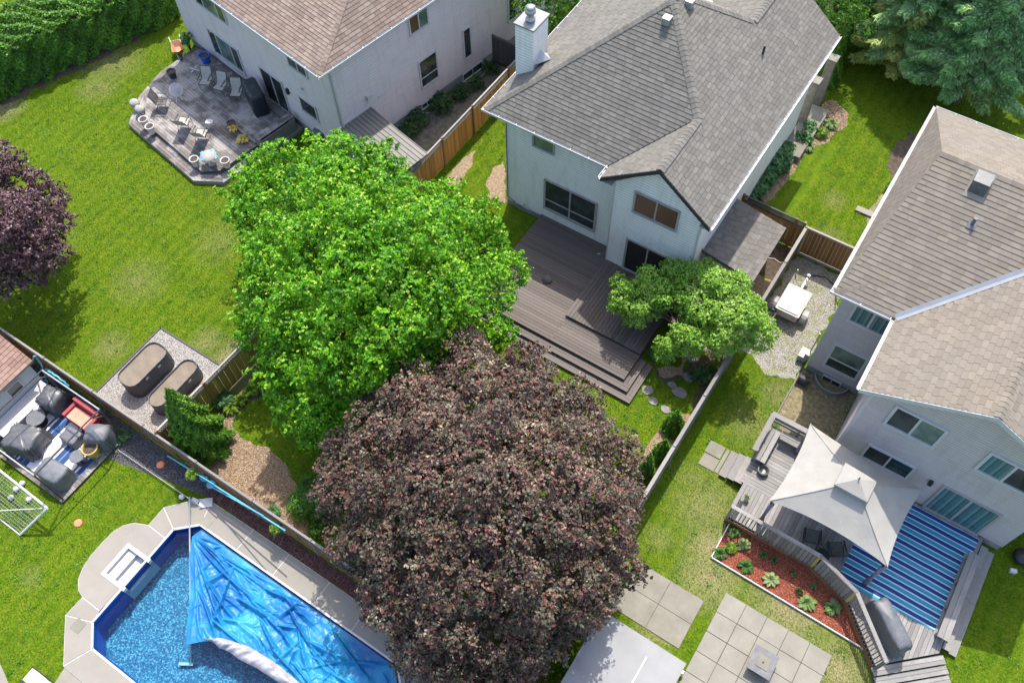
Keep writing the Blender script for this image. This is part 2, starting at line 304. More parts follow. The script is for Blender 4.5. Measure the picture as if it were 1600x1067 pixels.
# ------------------------------------------------------------------ mesh builder
class MB:
    def __init__(s): s.v = []; s.f = []; s.mi = []; s.cur = 0
    def add(s, vs, fs):
        o = len(s.v); s.v += [tuple(map(float, p)) for p in vs]; s.f += [tuple(i + o for i in q) for q in fs]; s.mi += [s.cur] * len(fs); return s
    def box(s, x0, x1, y0, y1, z0, z1):
        return s.add([(x0, y0, z0), (x1, y0, z0), (x1, y1, z0), (x0, y1, z0), (x0, y0, z1), (x1, y0, z1), (x1, y1, z1), (x0, y1, z1)],
                     [(0, 3, 2, 1), (4, 5, 6, 7), (0, 1, 5, 4), (1, 2, 6, 5), (2, 3, 7, 6), (3, 0, 4, 7)])
    def obox(s, c, d, rz=0.0, tilt=0.0):
        hx, hy, hz = d[0] / 2, d[1] / 2, d[2] / 2; R = Matrix.Rotation(rz, 3, 'Z') @ Matrix.Rotation(tilt, 3, 'X')
        vs = [Vector(c) + R @ Vector((a * hx, b * hy, e * hz)) for e in (-1, 1) for a, b in ((-1, -1), (1, -1), (1, 1), (-1, 1))]
        return s.add(vs, [(0, 3, 2, 1), (4, 5, 6, 7), (0, 1, 5, 4), (1, 2, 6, 5), (2, 3, 7, 6), (3, 0, 4, 7)])
    def prism(s, poly, z0, z1):
        poly = [tuple(p[:2]) for p in poly]
        if sum(poly[i - 1][0] * poly[i][1] - poly[i][0] * poly[i - 1][1] for i in range(len(poly))) < 0: poly = poly[::-1]
        n = len(poly)
        return s.add([(x, y, z0) for x, y in poly] + [(x, y, z1) for x, y in poly],
                     [tuple(range(n - 1, -1, -1)), tuple(range(n, 2 * n))] + [(i, (i + 1) % n, n + (i + 1) % n, n + i) for i in range(n)])
    def slope(s, pts, th):
        """thick sheet below a sloping polygon"""
        n = len(pts); nx = sum((pts[i - 1][0] * pts[i][1] - pts[i][0] * pts[i - 1][1]) for i in range(n))
        if nx < 0: pts = pts[::-1]
        return s.add([(x, y, z - th) for x, y, z in pts] + list(pts),
                     [tuple(range(n - 1, -1, -1)), tuple(range(n, 2 * n))] + [(i, (i + 1) % n, n + (i + 1) % n, n + i) for i in range(n)])
    def tube(s, path, r, n=6, cap=True):
        path = [Vector(p) for p in path]; rs = r if isinstance(r, (list, tuple)) else [r] * len(path); vs = []; fs = []
        for i, p in enumerate(path):
            d = (path[min(i + 1, len(path) - 1)] - path[max(i - 1, 0)]).normalized()
            a = d.cross(Vector((0, 0, 1))) if abs(d.z) < .95 else d.cross(Vector((1, 0, 0))); a.normalize(); b = d.cross(a)
            vs += [p + rs[i] * (math.cos(2 * math.pi * k / n) * a + math.sin(2 * math.pi * k / n) * b) for k in range(n)]
        for i in range(len(path) - 1):
            for k in range(n): fs.append((i * n + k, i * n + (k + 1) % n, (i + 1) * n + (k + 1) % n, (i + 1) * n + k))
        if cap: fs += [tuple(range(n)), tuple((len(path) - 1) * n + k for k in range(n - 1, -1, -1))]
        return s.add(vs, fs)
    def lathe(s, c, prof, n=20, cap=True):
        vs = []; fs = []
        for r, z in prof: vs += [(c[0] + r * math.cos(2 * math.pi * k / n), c[1] + r * math.sin(2 * math.pi * k / n), c[2] + z) for k in range(n)]
        for i in range(len(prof) - 1):
            for k in range(n): fs.append((i * n + k, i * n + (k + 1) % n, (i + 1) * n + (k + 1) % n, (i + 1) * n + k))
        if cap: fs += [tuple(range(n))[::-1], tuple((len(prof) - 1) * n + k for k in range(n))]
        return s.add(vs, fs)
    def ball(s, c, r, n=12, sq=(1, 1, 1)):
        prof = []
        m = n // 2
        vs = []; fs = []
        for i in range(m + 1):
            a = math.pi * i / m
            for k in range(n): vs.append((c[0] + sq[0] * r * math.sin(a) * math.cos(2 * math.pi * k / n), c[1] + sq[1] * r * math.sin(a) * math.sin(2 * math.pi * k / n), c[2] + sq[2] * r * math.cos(a)))
        for i in range(m):
            for k in range(n): fs.append((i * n + k, (i + 1) * n + k, (i + 1) * n + (k + 1) % n, i * n + (k + 1) % n))
        return s.add(vs, fs)

OFF = {}     # frame origin of each thing (coordinates in its own rotated frame)
def rotz(a, p): c, s_ = math.cos(a), math.sin(a); return (c * p[0] - s_ * p[1], s_ * p[0] + c * p[1], p[2])
def _mesh(name, mb, mat, off, smooth=False, tone=False):
    me = bpy.data.meshes.new(name)
    v = np.asarray(mb.v, float) - np.asarray(off, float)
    me.from_pydata(v.tolist(), [], mb.f)
    for m in (mat if isinstance(mat, (list, tuple)) else [mat]): me.materials.append(m)
    if any(mb.mi): me.polygons.foreach_set("material_index", mb.mi)
    if smooth: me.polygons.foreach_set("use_smooth", [True] * len(mb.f))
    me.update(); return me
def tagset(o, label=None, cat=None, group=None, kind=None):
    if label: o['label'] = label
    if cat: o['category'] = cat
    if group: o['group'] = group
    if kind: o['kind'] = kind
    return o
def thing(name, label, cat, loc, rz=0.0, group=None):
    """an Empty at the thing's base; loc is given in the thing's own rotated frame when rz is set"""
    o = bpy.data.objects.new(name, None); COL.objects.link(o); o.empty_display_size = .3
    o.location = rotz(rz, loc); o.rotation_euler = (0, 0, rz); OFF[o.name] = tuple(loc)
    return tagset(o, label, cat, group)
def part(p, name, mb, mat, smooth=False, kind=None, label=None):
    off = OFF[p.name]; o = bpy.data.objects.new(name, _mesh(name, mb, mat, off, smooth)); COL.objects.link(o); o.parent = p
    OFF[o.name] = off; return tagset(o, label, kind=kind)
def solo(name, label, cat, mb, mat, group=None, kind=None, smooth=False):
    v = np.asarray(mb.v); off = ((v[:, 0].min() + v[:, 0].max()) / 2, (v[:, 1].min() + v[:, 1].max()) / 2, v[:, 2].min())
    o = bpy.data.objects.new(name, _mesh(name, mb, mat, off, smooth)); COL.objects.link(o); o.location = off; OFF[o.name] = off
    return tagset(o, label, cat, group, kind)
def struct(name, mb, mat, smooth=False):
    o = bpy.data.objects.new(name, _mesh(name, mb, mat, (0, 0, 0), smooth)); COL.objects.link(o); OFF[o.name] = (0, 0, 0)
    o['kind'] = 'structure'; return o
UNIT = {}
def plank(p, name, c, d, rz=0.0, mat=None, tilt=0.0, tilty=0.0, label=None):
    """one board: a shared unit block scaled to size; length along x"""
    if mat.name not in UNIT:
        me = bpy.data.meshes.new('board_block'); b = MB().box(-.5, .5, -.5, .5, -.5, .5); me.from_pydata(b.v, [], b.f); me.materials.append(mat); me.update(); UNIT[mat.name] = me
    o = bpy.data.objects.new(name, UNIT[mat.name]); COL.objects.link(o); off = OFF[p.name]; o.parent = p; OFF[o.name] = off
    o.location = (c[0] - off[0], c[1] - off[1], c[2] - off[2]); o.rotation_euler = (tilt, tilty, rz); o.scale = d
    return tagset(o, label)
def copy_tree(o, loc=None, rz=None, label=None, parent=None):
    c = o.copy(); COL.objects.link(c); OFF[c.name] = OFF.get(o.name, (0, 0, 0))
    if parent is not None: c.parent = parent
    for ch in list(o.children): copy_tree(ch, parent=c)
    if loc is not None: c.location = loc
    if rz is not None: c.rotation_euler = (0, 0, rz)
    if label: c['label'] = label
    return c
def fast_mesh(name, V, F, nper, tone, mats, mi=None):
    """V (n,3), F (m,nper) arrays"""
    me = bpy.data.meshes.new(name); m = len(F)
    me.vertices.add(len(V)); me.vertices.foreach_set("co", np.ascontiguousarray(V, dtype=np.float32).ravel())
    me.loops.add(m * nper); me.loops.foreach_set("vertex_index", np.ascontiguousarray(F, dtype=np.int32).ravel())
    me.polygons.add(m); me.polygons.foreach_set("loop_start", np.arange(m, dtype=np.int32) * nper)
    me.polygons.foreach_set("loop_total", np.full(m, nper, dtype=np.int32))
    for x in mats: me.materials.append(x)
    if mi is not None: me.polygons.foreach_set("material_index", np.asarray(mi, dtype=np.int32))
    at = me.attributes.new("tone", 'FLOAT', 'FACE'); at.data.foreach_set("value", np.asarray(tone, dtype=np.float32))
    me.update(calc_edges=True); return me
def link_mesh(name, me, p=None, loc=(0, 0, 0)):
    o = bpy.data.objects.new(name, me); COL.objects.link(o); o.parent = p; o.location = loc; OFF[o.name] = (0, 0, 0); return o

# ------------------------------------------------------------------ foliage
def leaves(P, Nrm, size, aspect=.62, jit=.5, fold=.25, rng=RNG):
    """diamond leaves folded along the midrib, one tone each"""
    n = len(P); tn0 = P[:, 3] if P.shape[1] == 4 else None; P = P[:, :3]; Nn = Nrm + rng.normal(0, jit, (n, 3)); Nn /= np.linalg.norm(Nn, axis=1)[:, None] + 1e-9
    d = rng.normal(0, 1, (n, 3)); d[:, 2] -= .5; d -= (d * Nn).sum(1)[:, None] * Nn; d /= np.linalg.norm(d, axis=1)[:, None] + 1e-9
    b = np.cross(Nn, d); L = size * rng.uniform(.65, 1.25, n)[:, None]; W = L * aspect / 2
    V = np.empty((n, 4, 3)); V[:, 0] = P - d * L * .5; V[:, 1] = P + b * W - Nn * W * fold + d * L * .05
    V[:, 2] = P + d * L * .5 - Nn * L * .12; V[:, 3] = P - b * W - Nn * W * fold + d * L * .05
    F = np.arange(4 * n).reshape(n, 4); F3 = np.concatenate([F[:, [0, 1, 2]], F[:, [0, 2, 3]]])
    t = rng.random(n) if tn0 is None else tn0; return V.reshape(-1, 3), F3, np.concatenate([t, t])
def blob_pts(blobs, dens, thick=.16, up=.25, rng=RNG, twig=.42, per=13, droop=.35):
    """leaves strung along short drooping twigs that stand off the shells of many overlapping masses"""
    Ps = []; Ns = []; Ts = []
    for bx, by, bz, r, *sq in blobs:
        k = sq[0] if sq else .8; tw = min(twig, r * .6)
        n = max(4, int(dens * 4 * math.pi * r * r * .7 / per))
        d = rng.normal(0, 1, (n, 3)); d[:, 2] = np.abs(d[:, 2]) * np.where(rng.random(n) < .82, 1, -1); d /= np.linalg.norm(d, axis=1)[:, None]
        q = d @ rng.normal(0, 1, (3, 6)); rr = (r - tw * .45) * (1 - np.abs(rng.normal(0, thick, n))) * (1 + .09 * np.sin(2.6 * q[:, :3]).sum(1) / 1.3)
        base = d * rr[:, None] * np.array([1, 1, k]) + (bx, by, bz)
        td = d + rng.normal(0, .45, (n, 3)); td[:, 2] = td[:, 2] * .6 + .1; td /= np.linalg.norm(td, axis=1)[:, None]
        t = rng.random((n, per, 1)); L = tw * rng.uniform(.5, 1.25, (n, 1, 1))
        p = base[:, None, :] + td[:, None, :] * t * L + rng.normal(0, .13 * tw + .01, (n, per, 3)); p[:, :, 2] -= (droop * L * t * t)[:, :, 0]
        nn = (d * np.array([1, 1, 1 / k]))[:, None, :] * .6 + td[:, None, :] * .2 + rng.normal(0, .25, (n, per, 3)); nn[:, :, 2] += up + .3
        tt = rng.random((n, 1)) * .62 + rng.random((n, per)) * .38
        Ps.append(p.reshape(-1, 3)); Ns.append(nn.reshape(-1, 3)); Ts.append(tt.reshape(-1))
    N = np.concatenate(Ns); return np.column_stack([np.concatenate(Ps), np.concatenate(Ts)]), N
def cull(P, N, blobs, shrink=.72):
    """drop leaves deep inside neighbouring masses"""
    keep = np.ones(len(P), bool)
    for bx, by, bz, r, *sq in blobs:
        k = sq[0] if sq else .8
        d = (P[:, :3] - (bx, by, bz)) / np.array([1, 1, k]); keep &= (d ** 2).sum(1) > (r * shrink) ** 2
    return P[keep], N[keep]
def sublobes(blobs, k=7, f=.46, far=(.72, .98), rng=RNG):
    """cover each mass with smaller ones so the crown reads as separate leafy clumps"""
    out = []
    for bx, by, bz, r, *sq in blobs:
        q = sq[0] if sq else .8; out.append((bx, by, bz, r * .72, q)); a0 = rng.uniform(0, 6.28)
        for i in range(k):
            a = a0 + 2.4 * i + rng.uniform(-.3, .3); el = rng.uniform(.05, 1.35) if i else 1.5; rr = r * rng.uniform(*far)
            out.append((bx + rr * math.cos(el) * math.cos(a), by + rr * math.cos(el) * math.sin(a), bz + rr * q * math.sin(el), r * f * rng.uniform(.75, 1.2), .8))
    return out
def tree(name, label, base, trunk_h, tr, blobs, dens, size, mat, group=None, extra=None, bark='bark', sub=None, **kw):
    t = thing(name, label, 'tree', (base[0], base[1], 0), 0, group)
    mb = MB(); bx, by = base[:2]
    top = (sum(b[0] for b in blobs) / len(blobs), sum(b[1] for b in blobs) / len(blobs), max(b[2] for b in blobs))
    fork = (bx + (top[0] - bx) * .3, by + (top[1] - by) * .3, trunk_h)
    mb.tube([(bx, by, -.1), (bx + .03, by + .02, trunk_h * .5), fork, (bx + (top[0] - bx) * .7, by + (top[1] - by) * .7, trunk_h + (top[2] - trunk_h) * .8)], [tr * 1.25, tr, tr * .85, tr * .3], 9)
    for i, b in enumerate(blobs[::max(1, len(blobs) // 22)]):
        s0 = Vector(fork) + Vector((0, 0, random.uniform(0, (top[2] - trunk_h) * .5)))
        e = Vector(b[:3]); mid = s0.lerp(e, .5) + Vector((0, 0, .25)); mb.tube([s0, mid, e], [tr * .42, tr * .28, tr * .1], 5)
    part(t, 'trunk', mb, M[bark], True)
    if sub:
        low = [(x, y, z - r * 1.15, r * 1.05) for x, y, z, r, *_ in blobs if z - r * 1.15 > r * .7]; fine = sublobes(blobs, *sub) + low; P, N = blob_pts(fine, dens, **kw); P, N = cull(P, N, fine, .72)
    else: P, N = blob_pts(blobs, dens, **kw); P, N = cull(P, N, blobs)
    V, F, tn = leaves(P, N, size)
    me = fast_mesh('crown', V - np.array([bx, by, 0]), F, 3, tn, [M[mat]])
    o = link_mesh('crown', me, t); OFF[o.name] = (bx, by, 0)
    if extra: extra(t, P, N)
    print(name, len(F)); return t
def bush(name, label, cat, c, r, h, mat, dens=500, size=.07, group=None, n=7, ell=(1, 1)):
    """leafy mound with stems"""
    t = thing(name, label, cat, (c[0], c[1], 0), 0, group)
    rg = np.random.default_rng(int(abs(c[0] * 131 + c[1] * 977)) + n)
    blobs = [(c[0], c[1], h * .45, r * .7, h / (2 * r) * 1.1)]
    for i in range(n):
        a = 2 * math.pi * i / n + rg.uniform(-.3, .3); q = r * rg.uniform(.4, .62)
        blobs.append((c[0] + ell[0] * q * math.cos(a), c[1] + ell[1] * q * math.sin(a), h * rg.uniform(.35, .6), r * rg.uniform(.36, .5), .85))
    P, N = blob_pts(blobs, dens, .25, .4, rg); k = P[:, 2] > .02; P, N = P[k], N[k]
    V, F, tn = leaves(P, N, size, rng=rg)
    o = link_mesh('foliage', fast_mesh('foliage', V - np.array([c[0], c[1], 0]), F, 3, tn, [M[mat]]), t); OFF[o.name] = (c[0], c[1], 0)
    mb = MB()
    for i in range(5):
        b = blobs[1 + i % n]; mb.tube([(c[0], c[1], -.05), (b[0] * .5 + c[0] * .5, b[1] * .5 + c[1] * .5, h * .3), (b[0], b[1], b[2])], [.025, .018, .008], 5)
    part(t, 'stem', mb, M['bark'], True); return t
def cone_tree(name, label, base, r, h, mat, n, size, group=None, lean=(0, 0), cat='tree'):
    t = thing(name, label, cat, (base[0], base[1], 0), 0, group); rg = np.random.default_rng(int(abs(base[0] * 97 + base[1] * 31)))
    z = h * (1 - np.sqrt(rg.random(n))) ; z = np.clip(z, .02, h)
    a = rg.uniform(0, 2 * math.pi, n)
    prof = r * np.minimum(1, (1 - z / h) ** .8 * 1.06) * (.86 + .14 * np.sin(a * 7 + z * 5) + .1 * np.sin(a * 13 - z * 9)) * (.6 + .4 * np.minimum(1, z / (h * .12) + .4))
    rr = prof * (1 - np.abs(rg.normal(0, .14, n)))
    P = np.stack([base[0] + rr * np.cos(a) + lean[0] * z, base[1] + rr * np.sin(a) + lean[1] * z, z], 1)
    N = np.stack([np.cos(a), np.sin(a), np.full(n, .45)], 1)
    Nn = N + rg.normal(0, .45, N.shape); Nn /= np.linalg.norm(Nn, axis=1)[:, None]
    d = N * .5 + np.array([0, 0, 1]) + rg.normal(0, .3, N.shape); d -= (d * Nn).sum(1)[:, None] * Nn; d /= np.linalg.norm(d, axis=1)[:, None]
    b = np.cross(Nn, d); L = size * rg.uniform(.6, 1.3, n)[:, None]
    V = np.stack([P - b * L * .22, P + b * L * .22, P + d * L], 1).reshape(-1, 3)
    o = link_mesh('foliage', fast_mesh('foliage', V - np.array([base[0], base[1], 0]), np.arange(3 * n).reshape(n, 3), 3, rg.random(n), [M[mat]]), t); OFF[o.name] = (base[0], base[1], 0)
    part(t, 'trunk', MB().tube([(base[0], base[1], -.1), (base[0] + lean[0] * h * .9, base[1] + lean[1] * h * .9, h * .9)], [.07, .02], 6), M['bark'], True)
    return t
def spruce(name, label, base, r, h, dens, group, seed, mats=('spruce', 'spruce_y'), young=.15, z0=.8):
    """whorls of drooping boughs, each a flat fan of needle sprays"""
    t = thing(name, label, 'tree', (base[0], base[1], 0), 0, group); rg = np.random.default_rng(seed)
    mb = MB(); mb.tube([(base[0], base[1], -.1), (base[0], base[1], h * .5), (base[0], base[1], h)], [.24, .14, .02], 8)
    Vs = []; Ts = []; Ms = []; nb = 0
    z = z0
    while z < h - .25:
        f = 1 - (z - z0) / (h - z0); L0 = r * (f ** .75); k = max(5, int(7 + 5 * f)); a0 = rg.uniform(0, 6.28)
        for i in range(k):
            a = a0 + 2 * math.pi * i / k + rg.uniform(-.22, .22); L = L0 * rg.uniform(.75, 1.12); dr = rg.uniform(.12, .3)
            ux, uy = math.cos(a), math.sin(a); young_b = rg.random() < young
            mb.tube([(base[0], base[1], z), (base[0] + ux * L * .9, base[1] + uy * L * .9, z - L * dr * .6)], [.035, .01], 4, False)
            n = int(dens * L * (L * .36 + .25))
            s = np.sqrt(rg.random(n)) * L; wmax = .30 * (L - s) + .13
            side = rg.uniform(-1, 1, n) * wmax
            hang = -dr * s * .75 + .1 * s * (s / max(L, .1)) - .35 * np.abs(side) + rg.normal(0, .04, n)
            P = np.stack([base[0] + ux * s - uy * side, base[1] + uy * s + ux * side, z + hang], 1)
            d = np.stack([ux + -uy * np.sign(side) * .8 + rg.normal(0, .25, n), uy + ux * np.sign(side) * .8 + rg.normal(0, .25, n), -.15 + rg.normal(0, .25, n)], 1)
            d /= np.linalg.norm(d, axis=1)[:, None]
            up = np.stack([rg.normal(0, .35, n), rg.normal(0, .35, n), np.ones(n)], 1); b = np.cross(d, up); b /= np.linalg.norm(b, axis=1)[:, None]
            l = rg.uniform(.12, .25, n)[:, None]
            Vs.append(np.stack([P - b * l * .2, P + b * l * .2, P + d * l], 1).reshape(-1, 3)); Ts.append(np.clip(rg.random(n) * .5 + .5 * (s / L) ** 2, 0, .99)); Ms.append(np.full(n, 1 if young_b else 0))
        z += rg.uniform(.34, .5) * (1 + .5 * f)
    V = np.concatenate(Vs); T = np.concatenate(Ts)
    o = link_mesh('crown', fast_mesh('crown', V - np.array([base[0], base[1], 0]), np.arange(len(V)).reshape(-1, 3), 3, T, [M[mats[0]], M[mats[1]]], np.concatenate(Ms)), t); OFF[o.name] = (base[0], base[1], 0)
    part(t, 'trunk', mb, M['bark'], True); print(name, len(T)); return t
def hosta(label, c, r, mat='hosta', group=None, n=22, h=.3, cat='plant', name='hosta_plant'):
    """rosette of arching broad leaves"""
    mb = MB(); rg = random.Random(int(abs(c[0] * 1000 + c[1] * 77)))
    z0 = c[2] if len(c) > 2 else 0
    for i in range(n):
        a = 2 * math.pi * i * .381966 + rg.uniform(-.2, .2); L = r * rg.uniform(.65, 1.05); w_ = L * rg.uniform(.16, .24); hh = h * rg.uniform(.6, 1.1)
        u = Vector((math.cos(a), math.sin(a), 0)); s_ = Vector((-u.y, u.x, 0)); o = Vector((c[0], c[1], z0))
        pts = [(0.05, .1, .15), (.4, .85, 1), (.75, .9, .8), (1.0, .05, .35)]
        vs = []
        for f, ww, zz in pts:
            q = o + u * L * f + Vector((0, 0, hh * zz)); vs += [q - s_ * w_ * ww + Vector((0, 0, .02)), q - Vector((0, 0, .01)), q + s_ * w_ * ww + Vector((0, 0, .02))]
        fs = [];
        for j in range(3): fs += [(3 * j, 3 * j + 1, 3 * j + 4, 3 * j + 3), (3 * j + 1, 3 * j + 2, 3 * j + 5, 3 * j + 4)]
        mb.add(vs, fs)
    return solo(name, label, cat, mb, M[mat], group)

# ------------------------------------------------------------------ roofs
def clip_poly(sub, clip):
    out = sub
    n = len(clip)
    for i in range(n):
        a, b = clip[i], clip[(i + 1) % n]; inp = out; out = []
        if not inp: break
        def side(p): return (b[0] - a[0]) * (p[1] - a[1]) - (b[1] - a[1]) * (p[0] - a[0])
        for j in range(len(inp)):
            p, q = inp[j - 1], inp[j]; sp, sq = side(p), side(q)
            if sq >= 0:
                if sp < 0: t = sp / (sp - sq); out.append((p[0] + (q[0] - p[0]) * t, p[1] + (q[1] - p[1]) * t))
                out.append(q)
            elif sp >= 0: t = sp / (sp - sq); out.append((p[0] + (q[0] - p[0]) * t, p[1] + (q[1] - p[1]) * t))
    return out
SH = {}
def shingle_slope(key, origin, along, upd, pitch, polys, expo=.145, tab=.3, frame_rot=0.0, thick=.026):
    """lay courses of tabs on a slope. polys: convex plan polygons; along/upd: plan directions; z = origin z + pitch * run"""
    ax = np.array(along[:2], float); uy = np.array(upd[:2], float); o = np.array(origin, float)
    cosp = 1 / math.sqrt(1 + pitch * pitch); run = expo * cosp
    lst = SH.setdefault(key, [])
    for poly in polys:
        q = [((np.array(p[:2]) - o[:2]) @ ax, (np.array(p[:2]) - o[:2]) @ uy) for p in poly]
        ar = sum(q[i - 1][0] * q[i][1] - q[i][0] * q[i - 1][1] for i in range(len(q)))
        if ar < 0: q = q[::-1]
        a0, a1 = min(p[0] for p in q), max(p[0] for p in q); b0, b1 = min(p[1] for p in q), max(p[1] for p in q)
        for r in range(int(math.floor(b0 / run)), int(b1 / run) + 1):
            sh = (r * .5 * tab + (r % 3) * .07) % tab
            for c in range(int(math.floor((a0 - sh) / tab)) - 1, int((a1 - sh) / tab) + 2):
                x0 = c * tab + sh; g_ = .006
                d = clip_poly([(x0 + g_, r * run), (x0 + tab - g_, r * run), (x0 + tab - g_, (r + 1) * run), (x0 + g_, (r + 1) * run)], q)
                if len(d) < 3: continue
                A = abs(sum(d[i - 1][0] * d[i][1] - d[i][0] * d[i - 1][1] for i in range(len(d)))) / 2
                if A < .0015: continue
                rag = random.uniform(-.006, .004)
                top = []; bot = []
                for a, b in d:
                    f = (b - r * run) / run; h = thick * (1 - .85 * f) + rag * .6
                    P = o[:2] + ax * a + uy * b; z = o[2] + pitch * b
                    top.append((P[0], P[1], z + .006 + h)); bot.append((P[0], P[1], z - .004))
                lst.append((top, bot, A))
def emit_shingles(roof_part, key, mat, cap=300, frame_rot=0.0):
    lst = SH.pop(key); off = np.array(OFF[roof_part.name]); C_ = np.array([np.mean(t, 0) for t, b, A in lst])
    c, s_ = math.cos(frame_rot), math.sin(frame_rot)
    W = np.stack([c * C_[:, 0] - s_ * C_[:, 1], s_ * C_[:, 0] + c * C_[:, 1], C_[:, 2]], 1)
    x, y = project(W); inside = (x > 5) & (x < 1595) & (y > 5) & (y < 1062)
    dist = np.linalg.norm(W - (0, 0, CH), axis=1); size = np.array([A for *_, A in lst]) / dist ** 2 * inside
    order = np.argsort(-size, kind='stable'); big = set(order[:cap].tolist())
    V = []; F = []; T = []
    for i, (t, b, A) in enumerate(lst):
        n = len(t); fs = [tuple(range(n))] + [(j, n + j, n + (j + 1) % n, (j + 1) % n) for j in range(n)]
        if i in big and inside[i]:
            ctr = np.mean(t, 0)
            me = bpy.data.meshes.new('shingle'); me.from_pydata([tuple(np.array(p) - ctr) for p in t + b], [], fs); me.materials.append(mat); me.update()
            o = bpy.data.objects.new('shingle', me); COL.objects.link(o); o.parent = roof_part; o.location = ctr - off
        else:
            k = len(V); V += t + b; F += [tuple(q + k for q in f) for f in fs]; T += [random.random()] * len(fs)
    if not V: return
    me = bpy.data.meshes.new('shingle_field'); me.from_pydata((np.array(V) - off).tolist(), [], F); me.materials.append(mat)
    at = me.attributes.new("tone", 'FLOAT', 'FACE'); at.data.foreach_set("value", np.asarray(T, dtype=np.float32)); me.update()
    o = bpy.data.objects.new('shingle_field', me); COL.objects.link(o); o.parent = roof_part; o['kind'] = 'stuff'
    print(key, len(lst))
def ridge_caps(roof_part, p0, p1, mat, w=.16, step=.2, drop=.05):
    """overlapping cap shingles along a hip or ridge"""
    p0, p1 = Vector(p0), Vector(p1); d = p1 - p0; L = d.length; d.normalize(); s_ = d.cross(Vector((0, 0, 1))).normalized(); mb = MB()
    n = int(L / step)
    for i in range(n):
        a = p0 + d * i * step; b = p0 + d * (i * step + step * 1.15); u = Vector((0, 0, .045)); lo = Vector((0, 0, .028))
        mb.add([a - s_ * w + lo * .5 - Vector((0, 0, drop)), a + u, a + s_ * w + lo * .5 - Vector((0, 0, drop)), b - s_ * w - Vector((0, 0, drop)), b + lo * .9, b + s_ * w - Vector((0, 0, drop))],
               [(0, 3, 4, 1), (1, 4, 5, 2), (0, 1, 2)])
    o = part(roof_part, 'hip_cap', mb, mat)
    T = np.repeat(np.random.default_rng(n).random(n), 3).astype(np.float32)
    at = o.data.attributes.new("tone", 'FLOAT', 'FACE'); at.data.foreach_set("value", T); return o
def gutter(p, a, b, mat, out, name='gutter', w=.095, h=.1):
    """open eaves trough along a-b; out = plan direction away from the roof"""
    a, b, o = Vector(a), Vector(b), Vector((out[0], out[1], 0)) * w
    mb = MB(); z = Vector((0, 0, h)); t = Vector((out[0], out[1], 0)) * .012
    def sheet(q0, q1, th): mb.add([q0, q1, q1 + th, q0 + th] + [v_ - z for v_ in (q0, q1, q1 + th, q0 + th)], [(0, 1, 2, 3), (7, 6, 5, 4), (0, 4, 5, 1), (1, 5, 6, 2), (2, 6, 7, 3), (3, 7, 4, 0)])
    sheet(a, b, t); sheet(a + o, b + o, t * 1.6)
    mb.add([a - z * .95, b - z * .95, b + o - z * .95, a + o - z * .95], [(0, 1, 2, 3)])
    n = max(2, int((b - a).length / .8))
    for i in range(n + 1):
        q = a.lerp(b, min(.995, max(.005, i / n))); mb.obox(q + o * .5 + Vector((0, 0, -.012)), (.03 if abs(out[0]) < .5 else w, w if abs(out[0]) < .5 else .03, .012))
    return part(p, name, mb, mat)
def window(p, plane, k, a0, a1, z0, z1, frame, glass, cols=(1,), rows=(1,), out=1, fw=.07, name='window', deep=.06):
    """window in a wall: plane 'x' or 'y' at coordinate k, outward sign out; rails split it; each pane a child"""
    mb = MB(); W = a1 - a0; Hh = z1 - z0
    def bx(u0, u1, w0, w1, d0, d1):
        lo, hi = sorted((k + out * d0, k + out * d1))
        if plane == 'y': mb.box(u0, u1, lo, hi, w0, w1)
        else: mb.box(lo, hi, u0, u1, w0, w1)
    bx(a0, a1, z0, z0 + fw, -.01, deep + .02); bx(a0, a1, z1 - fw, z1, -.01, deep); bx(a0, a0 + fw, z0 + fw, z1 - fw, -.01, deep); bx(a1 - fw, a1, z0 + fw, z1 - fw, -.01, deep)
    iu0, iu1, iz0, iz1 = a0 + fw, a1 - fw, z0 + fw, z1 - fw
    ce = [0] + list(np.cumsum(cols) / sum(cols)); re = [0] + list(np.cumsum(rows) / sum(rows))
    for c in ce[1:-1]: u = iu0 + (iu1 - iu0) * c; bx(u - fw * .4, u + fw * .4, iz0, iz1, -.01, deep * .8)
    for r in re[1:-1]: zz = iz0 + (iz1 - iz0) * r; bx(iu0, iu1, zz - fw * .35, zz + fw * .35, -.01, deep * .7)
    wdw = part(p, name, mb, frame)
    gl = glass if isinstance(glass, (list, tuple)) else [glass]; i = 0
    for ci in range(len(ce) - 1):
        for ri in range(len(re) - 1):
            g = MB(); u0 = iu0 + (iu1 - iu0) * ce[ci] + .005; u1 = iu0 + (iu1 - iu0) * ce[ci + 1] - .005; w0 = iz0 + (iz1 - iz0) * re[ri] + .004; w1 = iz0 + (iz1 - iz0) * re[ri + 1] - .004
            lo, hi = sorted((k + out * .012, k + out * .026))
            if plane == 'y': g.box(u0, u1, lo, hi, w0, w1)
            else: g.box(lo, hi, u0, u1, w0, w1)
            part(wdw, 'pane', g, gl[i % len(gl)]); i += 1
    return wdw

